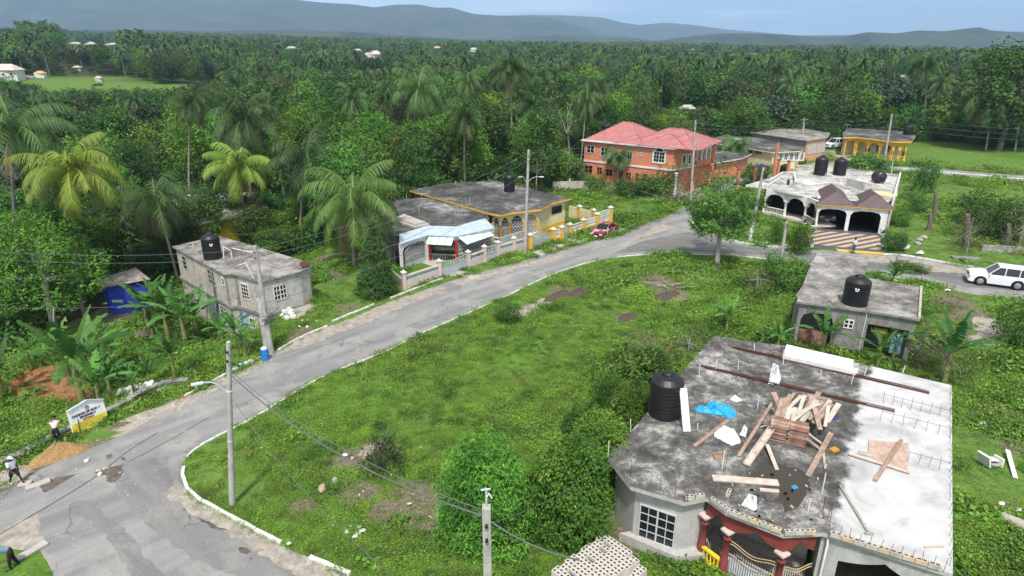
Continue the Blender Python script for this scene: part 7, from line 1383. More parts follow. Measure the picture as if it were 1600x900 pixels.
def frond(V, F, T, org_, az, e0, Lf, droop, rng, lw=.055, npair=34, ll=1.05, tone=.5, hang=.95):
    k = 9; pts = [np.array(org_, float)]; dirs = []; 
    for i in range(k):
        t = (i+.5)/k; e = e0-droop*t**1.25; d = np.array([math.cos(az)*math.cos(e), math.sin(az)*math.cos(e), math.sin(e)]); dirs.append(d); pts.append(pts[-1]+d*Lf/k)
    pts = np.array(pts); side = np.array([-math.sin(az), math.cos(az), 0])
    for i in range(k):      # midrib
        w0 = .06*(1-i/k)+.012; w1 = .06*(1-(i+1)/k)+.012; b = len(V); V += [pts[i]-side*w0, pts[i]+side*w0, pts[i+1]+side*w1, pts[i+1]-side*w1]; F.append((b, b+1, b+2, b+3)); T += [.85]*4
    for j in range(npair):
        t = .1+.9*(j+.5)/npair; q = t*k; i = min(k-1, int(q)); p = pts[i]+(pts[i+1]-pts[i])*(q-i); d = dirs[i]
        l = ll*(math.sin(PI*(.12+.8*t))**.6)*rng.uniform(.85, 1.1)
        for s in (-1, 1):
            v = side*s*(.9)+d*.45+np.array([0, 0, -hang*rng.uniform(.6, 1.3)]); v /= np.linalg.norm(v); e = p+v*l; m = p+v*l*.5+np.array([0, 0, .07*l]); e = e+np.array([0, 0, -.12*l])
            w_ = d*lw*.5; b = len(V); V += [p-w_, p+w_, m+w_*1.1, m-w_*1.1, e]; tt = np.clip(tone+rng.normal(0, .1), 0, 1); T += [tt]*5; F.append((b, b+1, b+2, b+3)); F.append((b+3, b+2, b+4, b+4))
def make_palm_proto(key, H, leaf, nf, Lf, seed, lean=.5, npair=34, dead=4, trunk=True, lw=.055):
    rng = np.random.default_rng(seed); V, F, T = [], [], []
    top = np.array([lean, lean*.3, H])
    for i in range(nf):
        t = i/nf; e0 = math.radians(lerp(80, -25, t**.85)+rng.uniform(-10, 10)); frond(V, F, T, top, i*2.4+rng.uniform(-.3, .3), e0, Lf*rng.uniform(.85, 1.08), math.radians(rng.uniform(80, 135)), rng, tone=.35+.3*(t)+rng.normal(0, .06), npair=npair, lw=lw)
    F4 = [f for f in F if f[2] != f[3]]; tri = [f[:3] for f in F if f[2] == f[3]]
    me = bpy.data.meshes.new(key+'_crown'); me.from_pydata([tuple(v) for v in V], [], F4+tri); me.materials.append(MT[leaf]); a = me.attributes.new('tone', 'FLOAT', 'POINT'); a.data.foreach_set('value', np.array(T, np.float32))
    V, F, T = [], [], []
    for i in range(dead): frond(V, F, T, top-np.array([0, 0, .25]), i*1.9+seed, math.radians(-35), Lf*.75, math.radians(60), rng, tone=.5, npair=16, hang=1.2)
    dm = None
    if dead: dm = bpy.data.meshes.new(key+'_dead'); dm.from_pydata([tuple(v) for v in V], [], [f[:3] if f[2] == f[3] else f for f in F]); dm.materials.append(MT['deadfrond'])
    k = 9; path = [(lean*(i/k)**2, lean*.3*(i/k)**2, -.5+(H+.5)*i/k) for i in range(k+1)]
    tm = limb_mesh(key+'_trunk', [(path, [.2]+[.15-.04*i/k for i in range(k)])], MT['palmbark'], 8)
    mb = MB()
    for i in range(7):
        a = i*2.4; mb.lathe(top+np.array([math.cos(a)*.28, math.sin(a)*.28, -.25-.08*(i % 3)]), [(.02, -.15), (.11, -.06), (.12, .04), (.02, .15)], 7)
    cm = bpy.data.meshes.new(key+'_nuts'); cm.from_pydata([tuple(v) for v in mb.v], [], mb.f); cm.materials.append(MT['coconut'])
    PROTO[key] = (tm, me, H, Lf, dm, cm)
for s_ in range(3): make_palm_proto(f'palm{s_}', 10, 'palm_leaf', 22, 3.6, 5+s_, lean=(-.6, .5, 1.1)[s_])
make_palm_proto('palmy0', 10, 'palm_yellow', 30, 4.0, 15, lean=-.5, npair=46); make_palm_proto('palmy1', 10, 'palm_yellow', 22, 3.6, 16, lean=.3, npair=40)
make_palm_proto('palmg0', 10, 'palm_green', 28, 4.6, 19, lean=.4, npair=54); make_palm_proto('arecapalm', 5, 'palm_leaf', 12, 2.0, 25, lean=.1, npair=26, dead=0, lw=.06)
NT = [0]
def inst(name, label, cat, group, loc, meshes, rz=0., sc=(1, 1, 1), tilt=0.):
    t = bpy.data.objects.new(name, None); C.objects.link(t); t.location = loc; t.rotation_euler = (tilt, 0, rz); t.scale = sc; t.empty_display_size = .3; tag(t, label, cat, group)
    for n_, me in meshes:
        if me is None: continue
        c = bpy.data.objects.new(n_, me); C.objects.link(c); c.parent = t
    NT[0] += 1; return t
BL = []   # xy radius already planted by hand
def tree(key, bx, by, topy, wpx, label, group=None, rz=None, name='tree', cat='tree', x_off=0):
    p = G(bx, by); h = Q(bx, topy, p.y).z-p.z; zc = p.y*math.cos(PITCH)+(CH-p.z-h*.7)*math.sin(PITCH); r = wpx/2*1.28/FL*zc
    tm, cm, H, R = PROTO[key][:4]; BL.append((p.x, p.y, r*.8)); sx = r/R
    return inst(name, label, cat, group, p, [('trunk', tm), ('crown', cm)], random.uniform(0, 6) if rz is None else rz, (sx, sx, h/H))
def palm(key, bx, by, cx, cy, label, Lpx, group='coconut palms', dead=True, nuts=True, rz=None):
    p = G(bx, by); q = Q(cx, cy, p.y); h = q.z-p.z; tm, cm, H, Lf, dm, nm = PROTO[key]; zc = p.y*math.cos(PITCH)+(CH-q.z)*math.sin(PITCH); s = Lpx/FL*zc/(Lf*.82); BL.append((p.x, p.y, 2))
    t = inst('palm_tree', label, 'palm tree', group, p, [], random.uniform(0, 6) if rz is None else rz, (1, 1, 1))
    # crown and trunk scaled apart, leaning the way the photo shows
    lean = q.x-p.x; mt = limb_mesh('palm_trunk', [([(lean*(i/9)**1.6, 0, -.5+(h+.5)*i/9) for i in range(10)], [.24]+[.17-.05*i/9 for i in range(9)])], MT['palmbark'], 8); t.rotation_euler.z = 0
    o = bpy.data.objects.new('trunk', mt); C.objects.link(o); o.parent = t
    for n_, me in (('crown', cm), ('dead_fronds', dm if dead else None), ('coconuts', nm if nuts else None)):
        if me is None: continue
        c = bpy.data.objects.new(n_, me); C.objects.link(c); c.parent = t; tl = Vector(PROTO[key][6]) if len(PROTO[key]) > 6 else None
        a = rz or 0.; c.rotation_euler = (0, 0, a); c.scale = (s, s, s); lx = {'palm0': -.6, 'palm1': .5, 'palm2': 1.1, 'palmy0': -.5, 'palmy1': .3, 'palmg0': .4, 'arecapalm': .1}[key]
        off = Matrix.Rotation(a, 3, 'Z') @ Vector((lx, lx*.3, H)); c.location = Vector((lean, 0, h))-off*s
    return t
# ---- hand-placed trees of the left side
tree('hero0', 85, 512, 335, 165, 'bright green leafy tree with yellowish tips towering over the tarpaulin shed', name='tree')
tree('hero1', 20, 500, 345, 100, 'bright green tree behind the banana plants beside the tree over the shed'); tree('dark1', 240, 440, 380, 70, 'dark round bush tree between shed and block house')
palm('palmy0', 131, 492, 110, 268, 'tall coconut palm with yellow green drooping fronds and orange nuts above the shed', 76, rz=.4)
palm('palm0', 42, 470, 18, 200, 'tall dark coconut palm with ragged fronds and brown dead skirt', 80, rz=2.2); palm('palm1', 278, 440, 243, 310, 'leaning coconut palm with grey green fronds in front of the hidden yellow house', 60, rz=1.2)
palm('palmy1', 388, 385, 374, 258, 'slender coconut palm with yellow fronds and orange nuts behind the block house', 58, rz=2.9); palm('palmg0', 553, 418, 553, 312, 'big coconut palm with long sweeping fronds beside the grey bungalow', 86, nuts=False, rz=.2)
palm('palm2', 470, 385, 480, 248, 'coconut palm with upright feathery fronds behind the big sweeping palm', 66, nuts=False, rz=1.); palm('palm0', 398, 350, 380, 185, 'coconut palm rising over the wood behind the slender yellow palm', 60, rz=4)
palm('palm1', 300, 350, 300, 160, 'coconut palm in the wood above the hidden yellow house', 40); palm('palm0', 640, 282, 655, 140, 'tall coconut palm with pale drooping fronds over the trees behind the bungalows', 50, rz=1)
palm('palm2', 800, 262, 798, 105, 'tallest coconut palm of the pair behind the street lamp pole', 44, nuts=False, rz=2); palm('palm0', 832, 272, 834, 165, 'shorter coconut palm with thick brown skirt behind the street lamp pole', 34, nuts=False, rz=3.3)
palm('palm1', 1540, 235, 1548, 150, 'coconut palm with wide drooping fronds at the edge of the wood by the far field', 50, nuts=False); palm('palm2', 1440, 212, 1447, 100, 'coconut palm showing above the wood behind the yellow villa', 34, nuts=False)
palm('arecapalm', 965, 292, 967, 243, 'small slim palm growing against the orange house', 24, None, False, False); palm('arecapalm', 1152, 262, 1152, 226, 'small palm standing in front of the cream bungalow', 24, None, False, False)
palm('arecapalm', 900, 290, 902, 262, 'young palm by the end of the orange house wall', 16, None, False, False)
make_tree_proto('conifer0', 6, 1.8, 70, 'conifer', 2000, .2, .3, base=.06, tr=.14, seed=83, shape='cone', lr=(.22, .45), cluster=6, droop=-.6)
tree('conifer0', 590, 458, 345, 66, 'dense dark green conical conifer on the lawn beside the grey bungalow', name='conifer', cat='conifer')
tree('mid0', 440, 402, 355, 80, 'leafy green bush tree behind the block house roof'); tree('dark0', 520, 372, 330, 70, 'dark tree behind the sweeping palm')
tree('mid1', 355, 372, 290, 80, 'dark green tree covering the hidden yellow house'); tree('dark1', 318, 398, 300, 75, 'dark leafy tree before the yellow wall behind the block house'); tree('mid2', 400, 392, 322, 66, 'green tree standing right behind the block house roof corner'); tree('bright1', 432, 384, 330, 60, 'bright leafy tree at the east wall of the hidden yellow house'); tree('mid0', 250, 410, 300, 60, 'green tree at the corner of the hidden yellow house'); tree('dark0', 392, 372, 305, 70, 'dark tree shading the east end of the hidden yellow house'); tree('dark2', 285, 345, 285, 110, 'broad dark tree spreading over the roof of the yellow house'); tree('dark2', 330, 392, 318, 60, 'low dark tree just behind the block house tank'); tree('mid2', 410, 360, 300, 60, 'green tree between two palms behind the block house')
# trees behind the bungalows
for (k, bx, by, ty, w_, lb) in (('tallbright0', 570, 330, 185, 110, 'tall bright green tree behind the grey bungalow'), ('bright2', 640, 292, 200, 90, 'bright green tree right behind the two bungalow roofs'), ('tallbright1', 690, 280, 175, 100, 'broad bright tree with pale limbs behind the yellow bungalow'), ('mid2', 745, 276, 165, 90, 'dark green spreading tree behind the yellow bungalow tank'),
    ('dark0', 780, 268, 195, 60, 'dark tree between yellow bungalow and tall palms'), ('bright0', 870, 282, 235, 60, 'low bright tree above the short block wall'), ('mid0', 920, 232, 190, 60, 'green tree peeping over the corner of the orange house')):
    tree(k, bx, by, ty, w_, lb)
tree('bright2', 1150, 218, 165, 62, 'bright rounded tree beyond the orange house roof'); tree('sparse0', 890, 265, 140, 60, 'bare limbed pale tree left of the orange house'); tree('sparse1', 1315, 205, 130, 50, 'slim pale trunked tree behind the villa drive')
tree('dark1', 1560, 235, 70, 130, 'big dark spreading tree crowning the hillock beyond the far field'); tree('bright1', 1560, 232, 195, 70, 'bright low tree at the foot of the wood by the far field')
# the street tree with a broad crown
make_tree_proto('street0', 7, 4.2, 44, 'leaf_mid', 330, .22, seed=94, base=.5, tr=.24, bark='bark_pale', flat=.5, lr=(.15, .26), shape='sparse')
tree('street0', 1120, 414, 298, 112, 'broad dark crowned street tree with pale trunk at the road bend')
make_tree_proto('street1', 6, 3.4, 9, 'leaf_mid', 70, .26, seed=92, base=.5, tr=.12, bark='bark', flat=.4, shape='sparse', lr=(.15, .26)); tree('street1', 1105, 345, 245, 130, 'thin airy tree with feathery branches behind the street tree')
# ---- foreground shrubs
make_tree_proto('lance0', 4, 2.7, 60, 'mango', 700, .23, .26, base=.02, tr=.12, seed=101, flat=.8, lr=(.13, .34), droop=.15, cluster=9); make_tree_proto('lance1', 4, 2.7, 60, 'privet', 900, .15, .55, base=.02, tr=.12, seed=102, flat=.8, lr=(.12, .34), cluster=7)
tree('lance0', 758, 835, 690, 150, 'large rounded bush of long lance shaped bright leaves behind the concrete pole', name='mango_bush', cat='bush')
tree('lance1', 888, 832, 690, 130, 'dense small leaved green bush against the unfinished house wall', name='bush', cat='bush'); tree('lance1', 935, 770, 650, 110, 'yellowish green bush pressed against the house corner below the tank', name='bush', cat='bush', rz=2); tree('lance1', 848, 800, 728, 70, 'bushy growth filling the gap beside the lance leaved bush', name='bush', cat='bush', rz=5); tree('lance1', 915, 705, 640, 84, 'loose green thicket on the lot beyond the house bushes', name='bush', cat='bush', rz=1); tree('lance1', 955, 655, 590, 70, 'scrubby dark bush on the lot just left of the tank', name='bush', cat='bush'); tree('lance1', 1015, 600, 545, 64, 'bush crowding the roof edge beyond the tank', name='bush', cat='bush', rz=3); tree('lance1', 985, 690, 600, 80, 'green scrubby bush beside the house under the big tank', name='bush', cat='bush', rz=4)
make_tree_proto('greyshrub', 1.6, 1.5, 14, 'leaf_grey', 380, .13, .4, base=.15, tr=.05, seed=103, lr=(.3, .45), cluster=6); tree('greyshrub', 600, 735, 678, 66, 'low grey green shrub standing alone on the grassy lot', name='shrub', cat='shrub')
make_tree_proto('shrub0', 2, 1.6, 18, 'privet', 520, .16, .5, base=.1, tr=.05, seed=104, lr=(.32, .46), cluster=6); make_tree_proto('scrub0', 2.2, 1.7, 14, 'scrub', 160, .2, .16, base=.15, tr=.05, seed=105, lr=(.32, .5), cluster=6, bark='bark_pale'); make_tree_proto('shrub1', 2, 1.6, 18, 'leaf_mid', 420, .17, .5, base=.1, tr=.05, seed=106, lr=(.32, .46), cluster=6)
for k, x, y, ty, w_, lb in (('shrub0', 1246, 395, 352, 34, 'yellow green garden shrub in a white stone ring in front of the veranda'), ('shrub0', 1212, 378, 345, 28, 'bright yellow garden shrub beside the white pole'), ('shrub1', 1396, 392, 364, 36, 'rounded clipped bush with white stones at the driveway corner'), ('shrub1', 1405, 352, 325, 34, 'clipped bush beside the garage wall'),
        ('shrub1', 793, 503, 476, 40, 'broad leaved dark weed clump on the lot near the road'), ('shrub1', 1215, 440, 395, 50, 'overgrown bush behind the lot pole'), ('scrub0', 1180, 452, 415, 60, 'rank bush beside the small unfinished cottage'), ('shrub1', 1240, 455, 408, 50, 'dense bush at the cottage roof corner'), ('scrub0', 1010, 565, 520, 90, 'greyish scrub on the lot before the roof corner'),
        ('scrub0', 1075, 552, 520, 70, 'brown tinged scrub beside the big roof back edge'), ('shrub1', 985, 600, 545, 100, 'green thicket on the lot left of the tank'), ('shrub1', 1440, 300, 250, 36, 'tall leafy plant standing alone in the field behind the white house'), ('scrub0', 1430, 560, 505, 90, 'dry grey scrub between cottage and big roof'), ('scrub0', 1470, 590, 520, 80, 'tangled dead twiggy shrub near the banana behind the roof'),
        ('shrub1', 1585, 540, 475, 60, 'dark leafy shrub by the pale earth track'), ('shrub1', 1420, 420, 412, 50, 'low shrub row behind the cottage roof'), ('scrub0', 1475, 478, 452, 50, 'low scrub on the verge by the white car'), ('shrub1', 755, 276, 262, 40, 'ivy covered thicket beyond the flat roof'), ('scrub0', 1510, 395, 330, 50, 'vine covered dead stump in the overgrown plot'), ('shrub1', 1560, 375, 310, 60, 'green creeper thicket in the overgrown plot'), ('shrub1', 1525, 350, 300, 55, 'vine draped bush in the overgrown plot'), ('scrub0', 1590, 395, 320, 50, 'greyish thicket at the far end of the overgrown plot'), ('shrub1', 1430, 330, 295, 40, 'bush against the garden boundary behind the garage'),
        ('shrub1', 1178, 290, 262, 40, 'hedge like bush by the brick coloured gate posts'), ('shrub1', 1100, 232, 218, 30, 'bush between orange house and bungalow'), ('shrub1', 1318, 275, 258, 14, 'small upright shrub at the roadside by the water tanks'), ('shrub1', 1360, 262, 240, 60, 'flower bed shrub before the yellow villa'), ('scrub0', 910, 350, 340, 40, 'weedy clump behind the yellow roadside wall'), ('shrub0', 735, 388, 374, 22, 'small garden shrub behind the pink wall'), ('shrub1', 925, 296, 272, 36, 'dark shrubbery at the corner of the orange house'), ('scrub0', 955, 303, 278, 50, 'tangle of cut branches before the orange house windows'), ('shrub1', 985, 306, 280, 46, 'dark leafy brush heaped along the orange house front'), ('shrub1', 1020, 306, 272, 56, 'leafy fallen crown beside the white column'), ('scrub0', 1060, 318, 276, 56, 'wilted crown of the toppled tree'), ('shrub1', 1040, 300, 262, 40, 'green branches reaching over the orange house corner')):
    tree(k, x, y, ty, w_, lb, name='shrub', cat='shrub')
# ---- banana plants
def banana_proto(key, seed, nl=9, L_=2.2, Hs=1.7):
    rng = np.random.default_rng(seed); V, F, T = [], [], []
    for i in range(nl):
        az = i*2.4+rng.uniform(-.3, .3); e0 = math.radians(lerp(82, 35, i/nl)+rng.uniform(-6, 6)); dr = math.radians(rng.uniform(50, 120)*(.4+.6*i/nl)); p = np.array([0, 0, Hs]); k = 18; side = np.array([-math.sin(az), math.cos(az), 0]); tn = np.clip(rng.normal(.55, .18), 0, 1); base = None
        for j in range(k+1):
            t = j/k; e = e0-dr*t**1.4; d = np.array([math.cos(az)*math.cos(e), math.sin(az)*math.cos(e), math.sin(e)]); up = np.cross(side, d)*-1
            w_ = .03 if t < .14 else .27*math.sin(PI*min(1, (t-.1)/.93))**.55
            j1 = rng.uniform(.6, 1.05); b = len(V); V += [p-side*w_*j1-up*w_*.25, p.copy(), p+side*w_*j1-up*w_*.25]; T += [tn-.06, tn+.25, tn-.06]
            if j:
                for sg, (q0, q1) in ((0, (b-3, b-2)), (2, (b-1, b-2))):
                    if t > .2 and rng.random() < .12: continue
                    a0, a1, c0, c1 = V[q0].copy(), V[q1], V[b+1], V[b+sg].copy(); sh = rng.uniform(-.05, .02); a0 = a1+(a0-a1)*rng.uniform(.88, 1.05); c1 = c0+(c1-c0)*.97; a0[2] += sh; c1[2] += sh; m0 = len(V); V += [a0, a1, c0, c1]; tt = tn+rng.uniform(-.1, .1); T += [tt, tn+.2, tn+.2, tt]; F.append((m0, m0+1, m0+2, m0+3))
                b2 = len(V); V += [V[b], V[b+1], V[b+2]]; T += [tn-.06, tn+.25, tn-.06]
            p = p+d*L_/k
    me = arr_mesh(key+'_leaves', np.array(V), np.array(F), MT['banana'], attrs={'tone': np.clip(T, 0, 1)})
    tm = limb_mesh(key+'_stem', [([(0, 0, -.3), (.05, 0, Hs*.5), (0, 0, Hs+.1)], [.14, .11, .07])], MT['banana_stem'], 7); PROTO[key] = (tm, me, Hs+L_*.75, L_)
MT['banana_stem'] = paint('banana_stem', (.22, .24, .08), var=.4, scale=4, dirt=(.2, .14, .07), dirt_amt=.6)
for i in range(4): banana_proto(f'banana{i}', 200+i)
def banana(bx, by, topy, label, i=None, rz=None):
    p = G(bx, by); h = Q(bx, topy, p.y).z-p.z; k = f'banana{(i if i is not None else NT[0]) % 4}'; tm, cm, H, R = PROTO[k]; s = h/H
    inst('banana_plant', label, 'banana plant', 'banana plants', p, [('stem', tm), ('leaves', cm)], random.uniform(0, 6) if rz is None else rz, (s*1.1, s*1.1, s))
for x, y, ty, lb in ((130, 625, 500, 'tall banana plant at the head of the clump above the church sign'), (150, 600, 510, 'banana plant standing second in the clump above the sign'), (110, 600, 515, 'banana plant on the red soil side of the clump'), (160, 640, 560, 'low banana plant in front of the clump'), (175, 620, 555, 'young banana plant beside the clump'), (235, 520, 440, 'banana plant with upright leaves next to the shed'), (265, 530, 445, 'big banana plant in front of the block house'), (290, 540, 455, 'banana plant with wide dark leaves below the block house'), (310, 525, 460, 'banana plant closest to the block house wall'), (255, 505, 440, 'banana plant close behind the tarpaulin shed clump'),
        (275, 590, 520, 'banana plant with pale upright leaf near the retaining wall'), (235, 605, 560, 'small banana plant by the white tin sheets'), (210, 615, 575, 'tiny banana plant on the slope'), (370, 545, 490, 'banana plant beside the roadside pole'), (350, 535, 490, 'banana plant under the block house door'), (385, 560, 505, 'banana plant at the kerb by the pole'), (8, 620, 540, 'banana plant cut by the edge of view on the slope'), (50, 575, 525, 'stunted banana plant on the red soil'), (180, 570, 515, 'banana plant between the two clumps'),
        (1283, 560, 492, 'banana plant in front of the cottage arch'), (1215, 545, 505, 'banana plant just behind the back edge of the big roof'), (1195, 545, 510, 'small banana plant behind the big roof corner'), (1370, 575, 520, 'banana plant at the corner of the cottage bay'), (1395, 560, 505, 'banana plant in front of the open bay'), (1475, 600, 500, 'leaning banana plant with a long arched leaf behind the white roof'), (1392, 455, 412, 'banana plant behind the cottage roof near the road'), (1365, 450, 425, 'low banana plant between tank and road'), (1135, 520, 470, 'banana plant on the lot before the roof edge'), (1120, 505, 480, 'small banana plant on the lot'), (1395, 600, 565, 'broad banana plant hugging the white roof edge'),
        (1440, 345, 250, 'tall banana like plant in the field behind the garage'), (600, 590, 560, 'small papaya like weed on the lot') ,):
    if lb.startswith('small papaya') or lb.startswith('tall banana like'): continue
    banana(x, y, ty, lb)
# ================================================================ woodland
def splat_at(x, y, kind):
    v = np.zeros(len(x))
    for sx_, sy_, r, k, s in SPL:
        if k == kind: d = np.hypot(x-sx_, y-sy_); v = np.maximum(v, s*(1-sm((d-r*.55)/(r*.75))))
    return v
rg = np.random.default_rng(5)
def cand(r0, r1, sp):
    n = int((r1*r1-r0*r0)*.5*1.9/(sp*sp)); r = np.sqrt(rg.uniform(r0*r0, r1*r1, n)); a = rg.uniform(-.95, .95, n); return np.stack([r*np.sin(a), r*np.cos(a)], 1)
pts = []
for r0, r1, sp in ((50, 130, 4.4), (130, 260, 5.0), (260, 500, 6), (500, 1000, 7.5), (1000, 2300, 11)): pts.append(cand(r0, r1, sp))
pts = np.concatenate(pts); X, Y = pts[:, 0], pts[:, 1]; keep = ~inpoly(X, Y, CLEAR)
for (x, y, r) in BL: keep &= np.hypot(X-x, Y-y) > r+1.0
for o in list(C.objects):
    if o.get('category') in ('house', 'shed'):
        d = 7 if o.location.y < 160 else 5; d = 2 if o.name == 'yellow_house' else d; keep &= np.hypot(X-o.location.x, Y-o.location.y) > d
keep &= ~inpoly(X, Y, inset(W13, -1.2))
keep &= ~(splat_at(X, Y, 'lawn') > .55) | (rg.random(len(X)) < .004)
# coast-to-coast road and garden strips stay open
keep &= ~(Y < 60)
X, Y = X[keep], Y[keep]; Zt = hgt(X, Y); Rr = np.hypot(X, Y)
isp = rg.random(len(X)) < np.interp(Rr, [60, 140, 300, 700, 2500], [.04, .07, .14, .33, .42])
Hh = np.where(isp, rg.uniform(8, 14, len(X)), 4.5+9*rg.random(len(X))**1.4)*np.interp(Rr, [60, 110, 200, 400], [.85, .95, 1., 1.])
# keep sight lines to what the photograph shows through the wood
ST = [(o.location.x, o.location.y, o.location.z, 9 if o.location.y > 200 else 5, 1.5) for o in C.objects if o.get('category') == 'house' and (o.location.y > 170)]+[(x, y, hg(x, y), r, .5) for x, y, r in ((-152, 262, 24), (-180, 285, 22), (-140, 285, 16))]+[(-440, 520, hg(-440, 520), 60, 1)]
for (hx, hy, hz, hw, up) in ST:
    D = math.hypot(hx, hy); ux, uy = hx/D, hy/D; al = X*ux+Y*uy; ac = np.abs(-X*uy+Y*ux); t = al/D
    m = (al < D+2) & (al > D*.3) & (ac < hw*t+2.0); lim = CH+(hz+up-CH)*t-Zt; Hh = np.where(m, np.minimum(Hh, lim*1.0), Hh)
ok = Hh > 1.6; X, Y, Zt, Rr, isp, Hh = X[ok], Y[ok], Zt[ok], Rr[ok], isp[ok], Hh[ok]
order = np.argsort(Rr+1e4*(np.abs(X/Y) > .84)); KB = [f'bright{i}' for i in range(3)]+[f'mid{i}' for i in range(3)]*2+[f'dark{i}' for i in range(3)]*2+['grey0', 'grey1', 'olive0', 'olive1', 'sparse0', 'sparse1', 'tallbright0', 'tallbright1', 'tallbright0', 'sparse1', 'sparse0', 'sparse1', 'bright0', 'bright2']
LB = {'bright': 'bright green broadleaf tree of the wood behind the houses', 'mid': 'deep green broadleaf tree of the wood behind the houses', 'dark': 'dark green dense tree of the wood behind the houses', 'grey': 'grey green flat topped tree of the wood behind the houses', 'olive': 'dull olive tree of the wood behind the houses', 'sparse': 'tall thin pale trunked tree of the wood behind the houses', 'tallbright': 'tall loose bright green tree of the wood behind the houses'}
nb = npm = 0; used = np.zeros(len(X), bool)
for i in order:
    if isp[i] and npm < 110:
        k = random.choice(('palm0', 'palm1', 'palm2')); tm, cm, H, Lf, dm, nm = PROTO[k]; s = Hh[i]/H
        inst('palm_tree', 'coconut palm with dull green fronds rising out of the wood behind the houses', 'palm tree', 'coconut palms of the wood', (X[i], Y[i], Zt[i]), [('trunk', tm), ('crown', cm), ('dead_fronds', dm)], random.uniform(0, 6.28), (random.uniform(.75, 1.1),)*2+(s,), random.uniform(-.14, .14)); npm += 1; used[i] = True
    elif not isp[i] and nb < 240:
        k = random.choice(KB); tm, cm, H, R = PROTO[k]; s = Hh[i]/H; w_ = random.uniform(.75, 1.15)*min(1.1, .45+.6*s); kk = k.rstrip('0123456789')
        inst('tree', LB[kk], 'tree', 'trees of the wood, '+kk, (X[i], Y[i], Zt[i]), [('trunk', tm), ('crown', cm)], random.uniform(0, 6.28), (w_, w_, s)); nb += 1; used[i] = True
    if nb >= 240 and npm >= 110: break
# the rest of the wood: one mass, instanced
def joined(key, tm, cm):
    bm = bmesh.new(); bm.from_mesh(cm); me = bpy.data.meshes.new(key); bm.to_mesh(me); bm.free()
    for m_ in cm.materials: me.materials.append(m_)
    o = bpy.data.objects.new(key, me); return o
def far_proto(key, H, R, nl, leaf, per, size, seed, **kw):
    make_tree_proto(key, H, R, nl, leaf, per, size, seed=seed, **kw); return joined(key, *PROTO[key][:2])
def gn_scatter(name, protos, P3, idx, rot, scl, kind='stuff'):
    col = bpy.data.collections.new(name+'_kinds')
    for i, o in enumerate(protos): o.name = f'{name}_kind_{i:02d}'; col.objects.link(o)
    me = bpy.data.meshes.new(name); me.vertices.add(len(P3)); me.vertices.foreach_set('co', np.asarray(P3, np.float32).ravel())
    a = me.attributes.new('idx', 'INT', 'POINT'); a.data.foreach_set('value', np.asarray(idx, np.int32))
    a = me.attributes.new('rotv', 'FLOAT_VECTOR', 'POINT'); a.data.foreach_set('vector', np.asarray(rot, np.float32).ravel())
    a = me.attributes.new('sclv', 'FLOAT_VECTOR', 'POINT'); a.data.foreach_set('vector', np.asarray(scl, np.float32).ravel())
    me.update(); o = link(name, me); tag(o, kind=kind)
    ng = bpy.data.node_groups.new(name, 'GeometryNodeTree'); ng.interface.new_socket('Geometry', in_out='INPUT', socket_type='NodeSocketGeometry'); ng.interface.new_socket('Geometry', in_out='OUTPUT', socket_type='NodeSocketGeometry')
    n = ng.nodes; l = ng.links; gi = n.new('NodeGroupInput'); go = n.new('NodeGroupOutput'); ip = n.new('GeometryNodeInstanceOnPoints'); ci = n.new('GeometryNodeCollectionInfo')
    ci.inputs['Collection'].default_value = col; ci.inputs['Separate Children'].default_value = True; ci.inputs['Reset Children'].default_value = True
    def at(nm, ty): q = n.new('GeometryNodeInputNamedAttribute'); q.data_type = ty; q.inputs['Name'].default_value = nm; return q.outputs['Attribute']
    m2p = n.new('GeometryNodeMeshToPoints'); l.new(gi.outputs[0], m2p.inputs['Mesh']); l.new(m2p.outputs['Points'], ip.inputs['Points']); l.new(ci.outputs[0], ip.inputs['Instance'])
    ip.inputs['Pick Instance'].default_value = True; l.new(at('idx', 'INT'), ip.inputs['Instance Index']); l.new(at('rotv', 'FLOAT_VECTOR'), ip.inputs['Rotation']); l.new(at('sclv', 'FLOAT_VECTOR'), ip.inputs['Scale']); l.new(ip.outputs[0], go.inputs[0])
    md = o.modifiers.new('scatter', 'NODES'); md.node_group = ng; return o
FP = [far_proto('fp0', 10, 4.4, 16, 'leaf_bright', 26, .72, 301), far_proto('fp1', 10, 4.6, 16, 'leaf_mid', 26, .75, 302), far_proto('fp2', 10, 4.6, 18, 'leaf_mid', 26, .75, 303), far_proto('fp3', 10, 4.4, 18, 'leaf_dark', 28, .7, 304), far_proto('fp4', 10, 4.4, 18, 'leaf_dark', 28, .7, 305), far_proto('fp5', 10, 4.8, 14, 'leaf_grey', 24, .8, 306, shape='umbrella'), far_proto('fp6', 10, 4, 14, 'leaf_olive', 24, .7, 307)]
def far_palm(key, seed):
    make_palm_proto(key, 10, 'palm_leaf', 15, 3.6, seed, npair=12, dead=0, lw=.26); tm, me = PROTO[key][:2]
    bm = bmesh.new(); bm.from_mesh(me); n0 = len(bm.faces); bm.from_mesh(tm); bm.faces.ensure_lookup_table()
    for f in bm.faces[n0:]: f.material_index = 1
    m2 = bpy.data.meshes.new(key); bm.to_mesh(m2); bm.free(); m2.materials.append(MT['palm_leaf']); m2.materials.append(MT['palmbark']); return bpy.data.objects.new(key, m2)
FP += [far_palm('fp7', 401), far_palm('fp8', 402)]
rest = ~used; n_ = rest.sum(); xx, yy, zz, hh, ip_ = X[rest], Y[rest], Zt[rest], Hh[rest], isp[rest]
idx = np.where(ip_, rg.integers(7, 9, n_), rg.choice([0, 1, 2, 3, 4, 1, 3, 5, 6], n_)); rot = np.stack([np.zeros(n_), np.zeros(n_), rg.uniform(0, 6.28, n_)], 1)
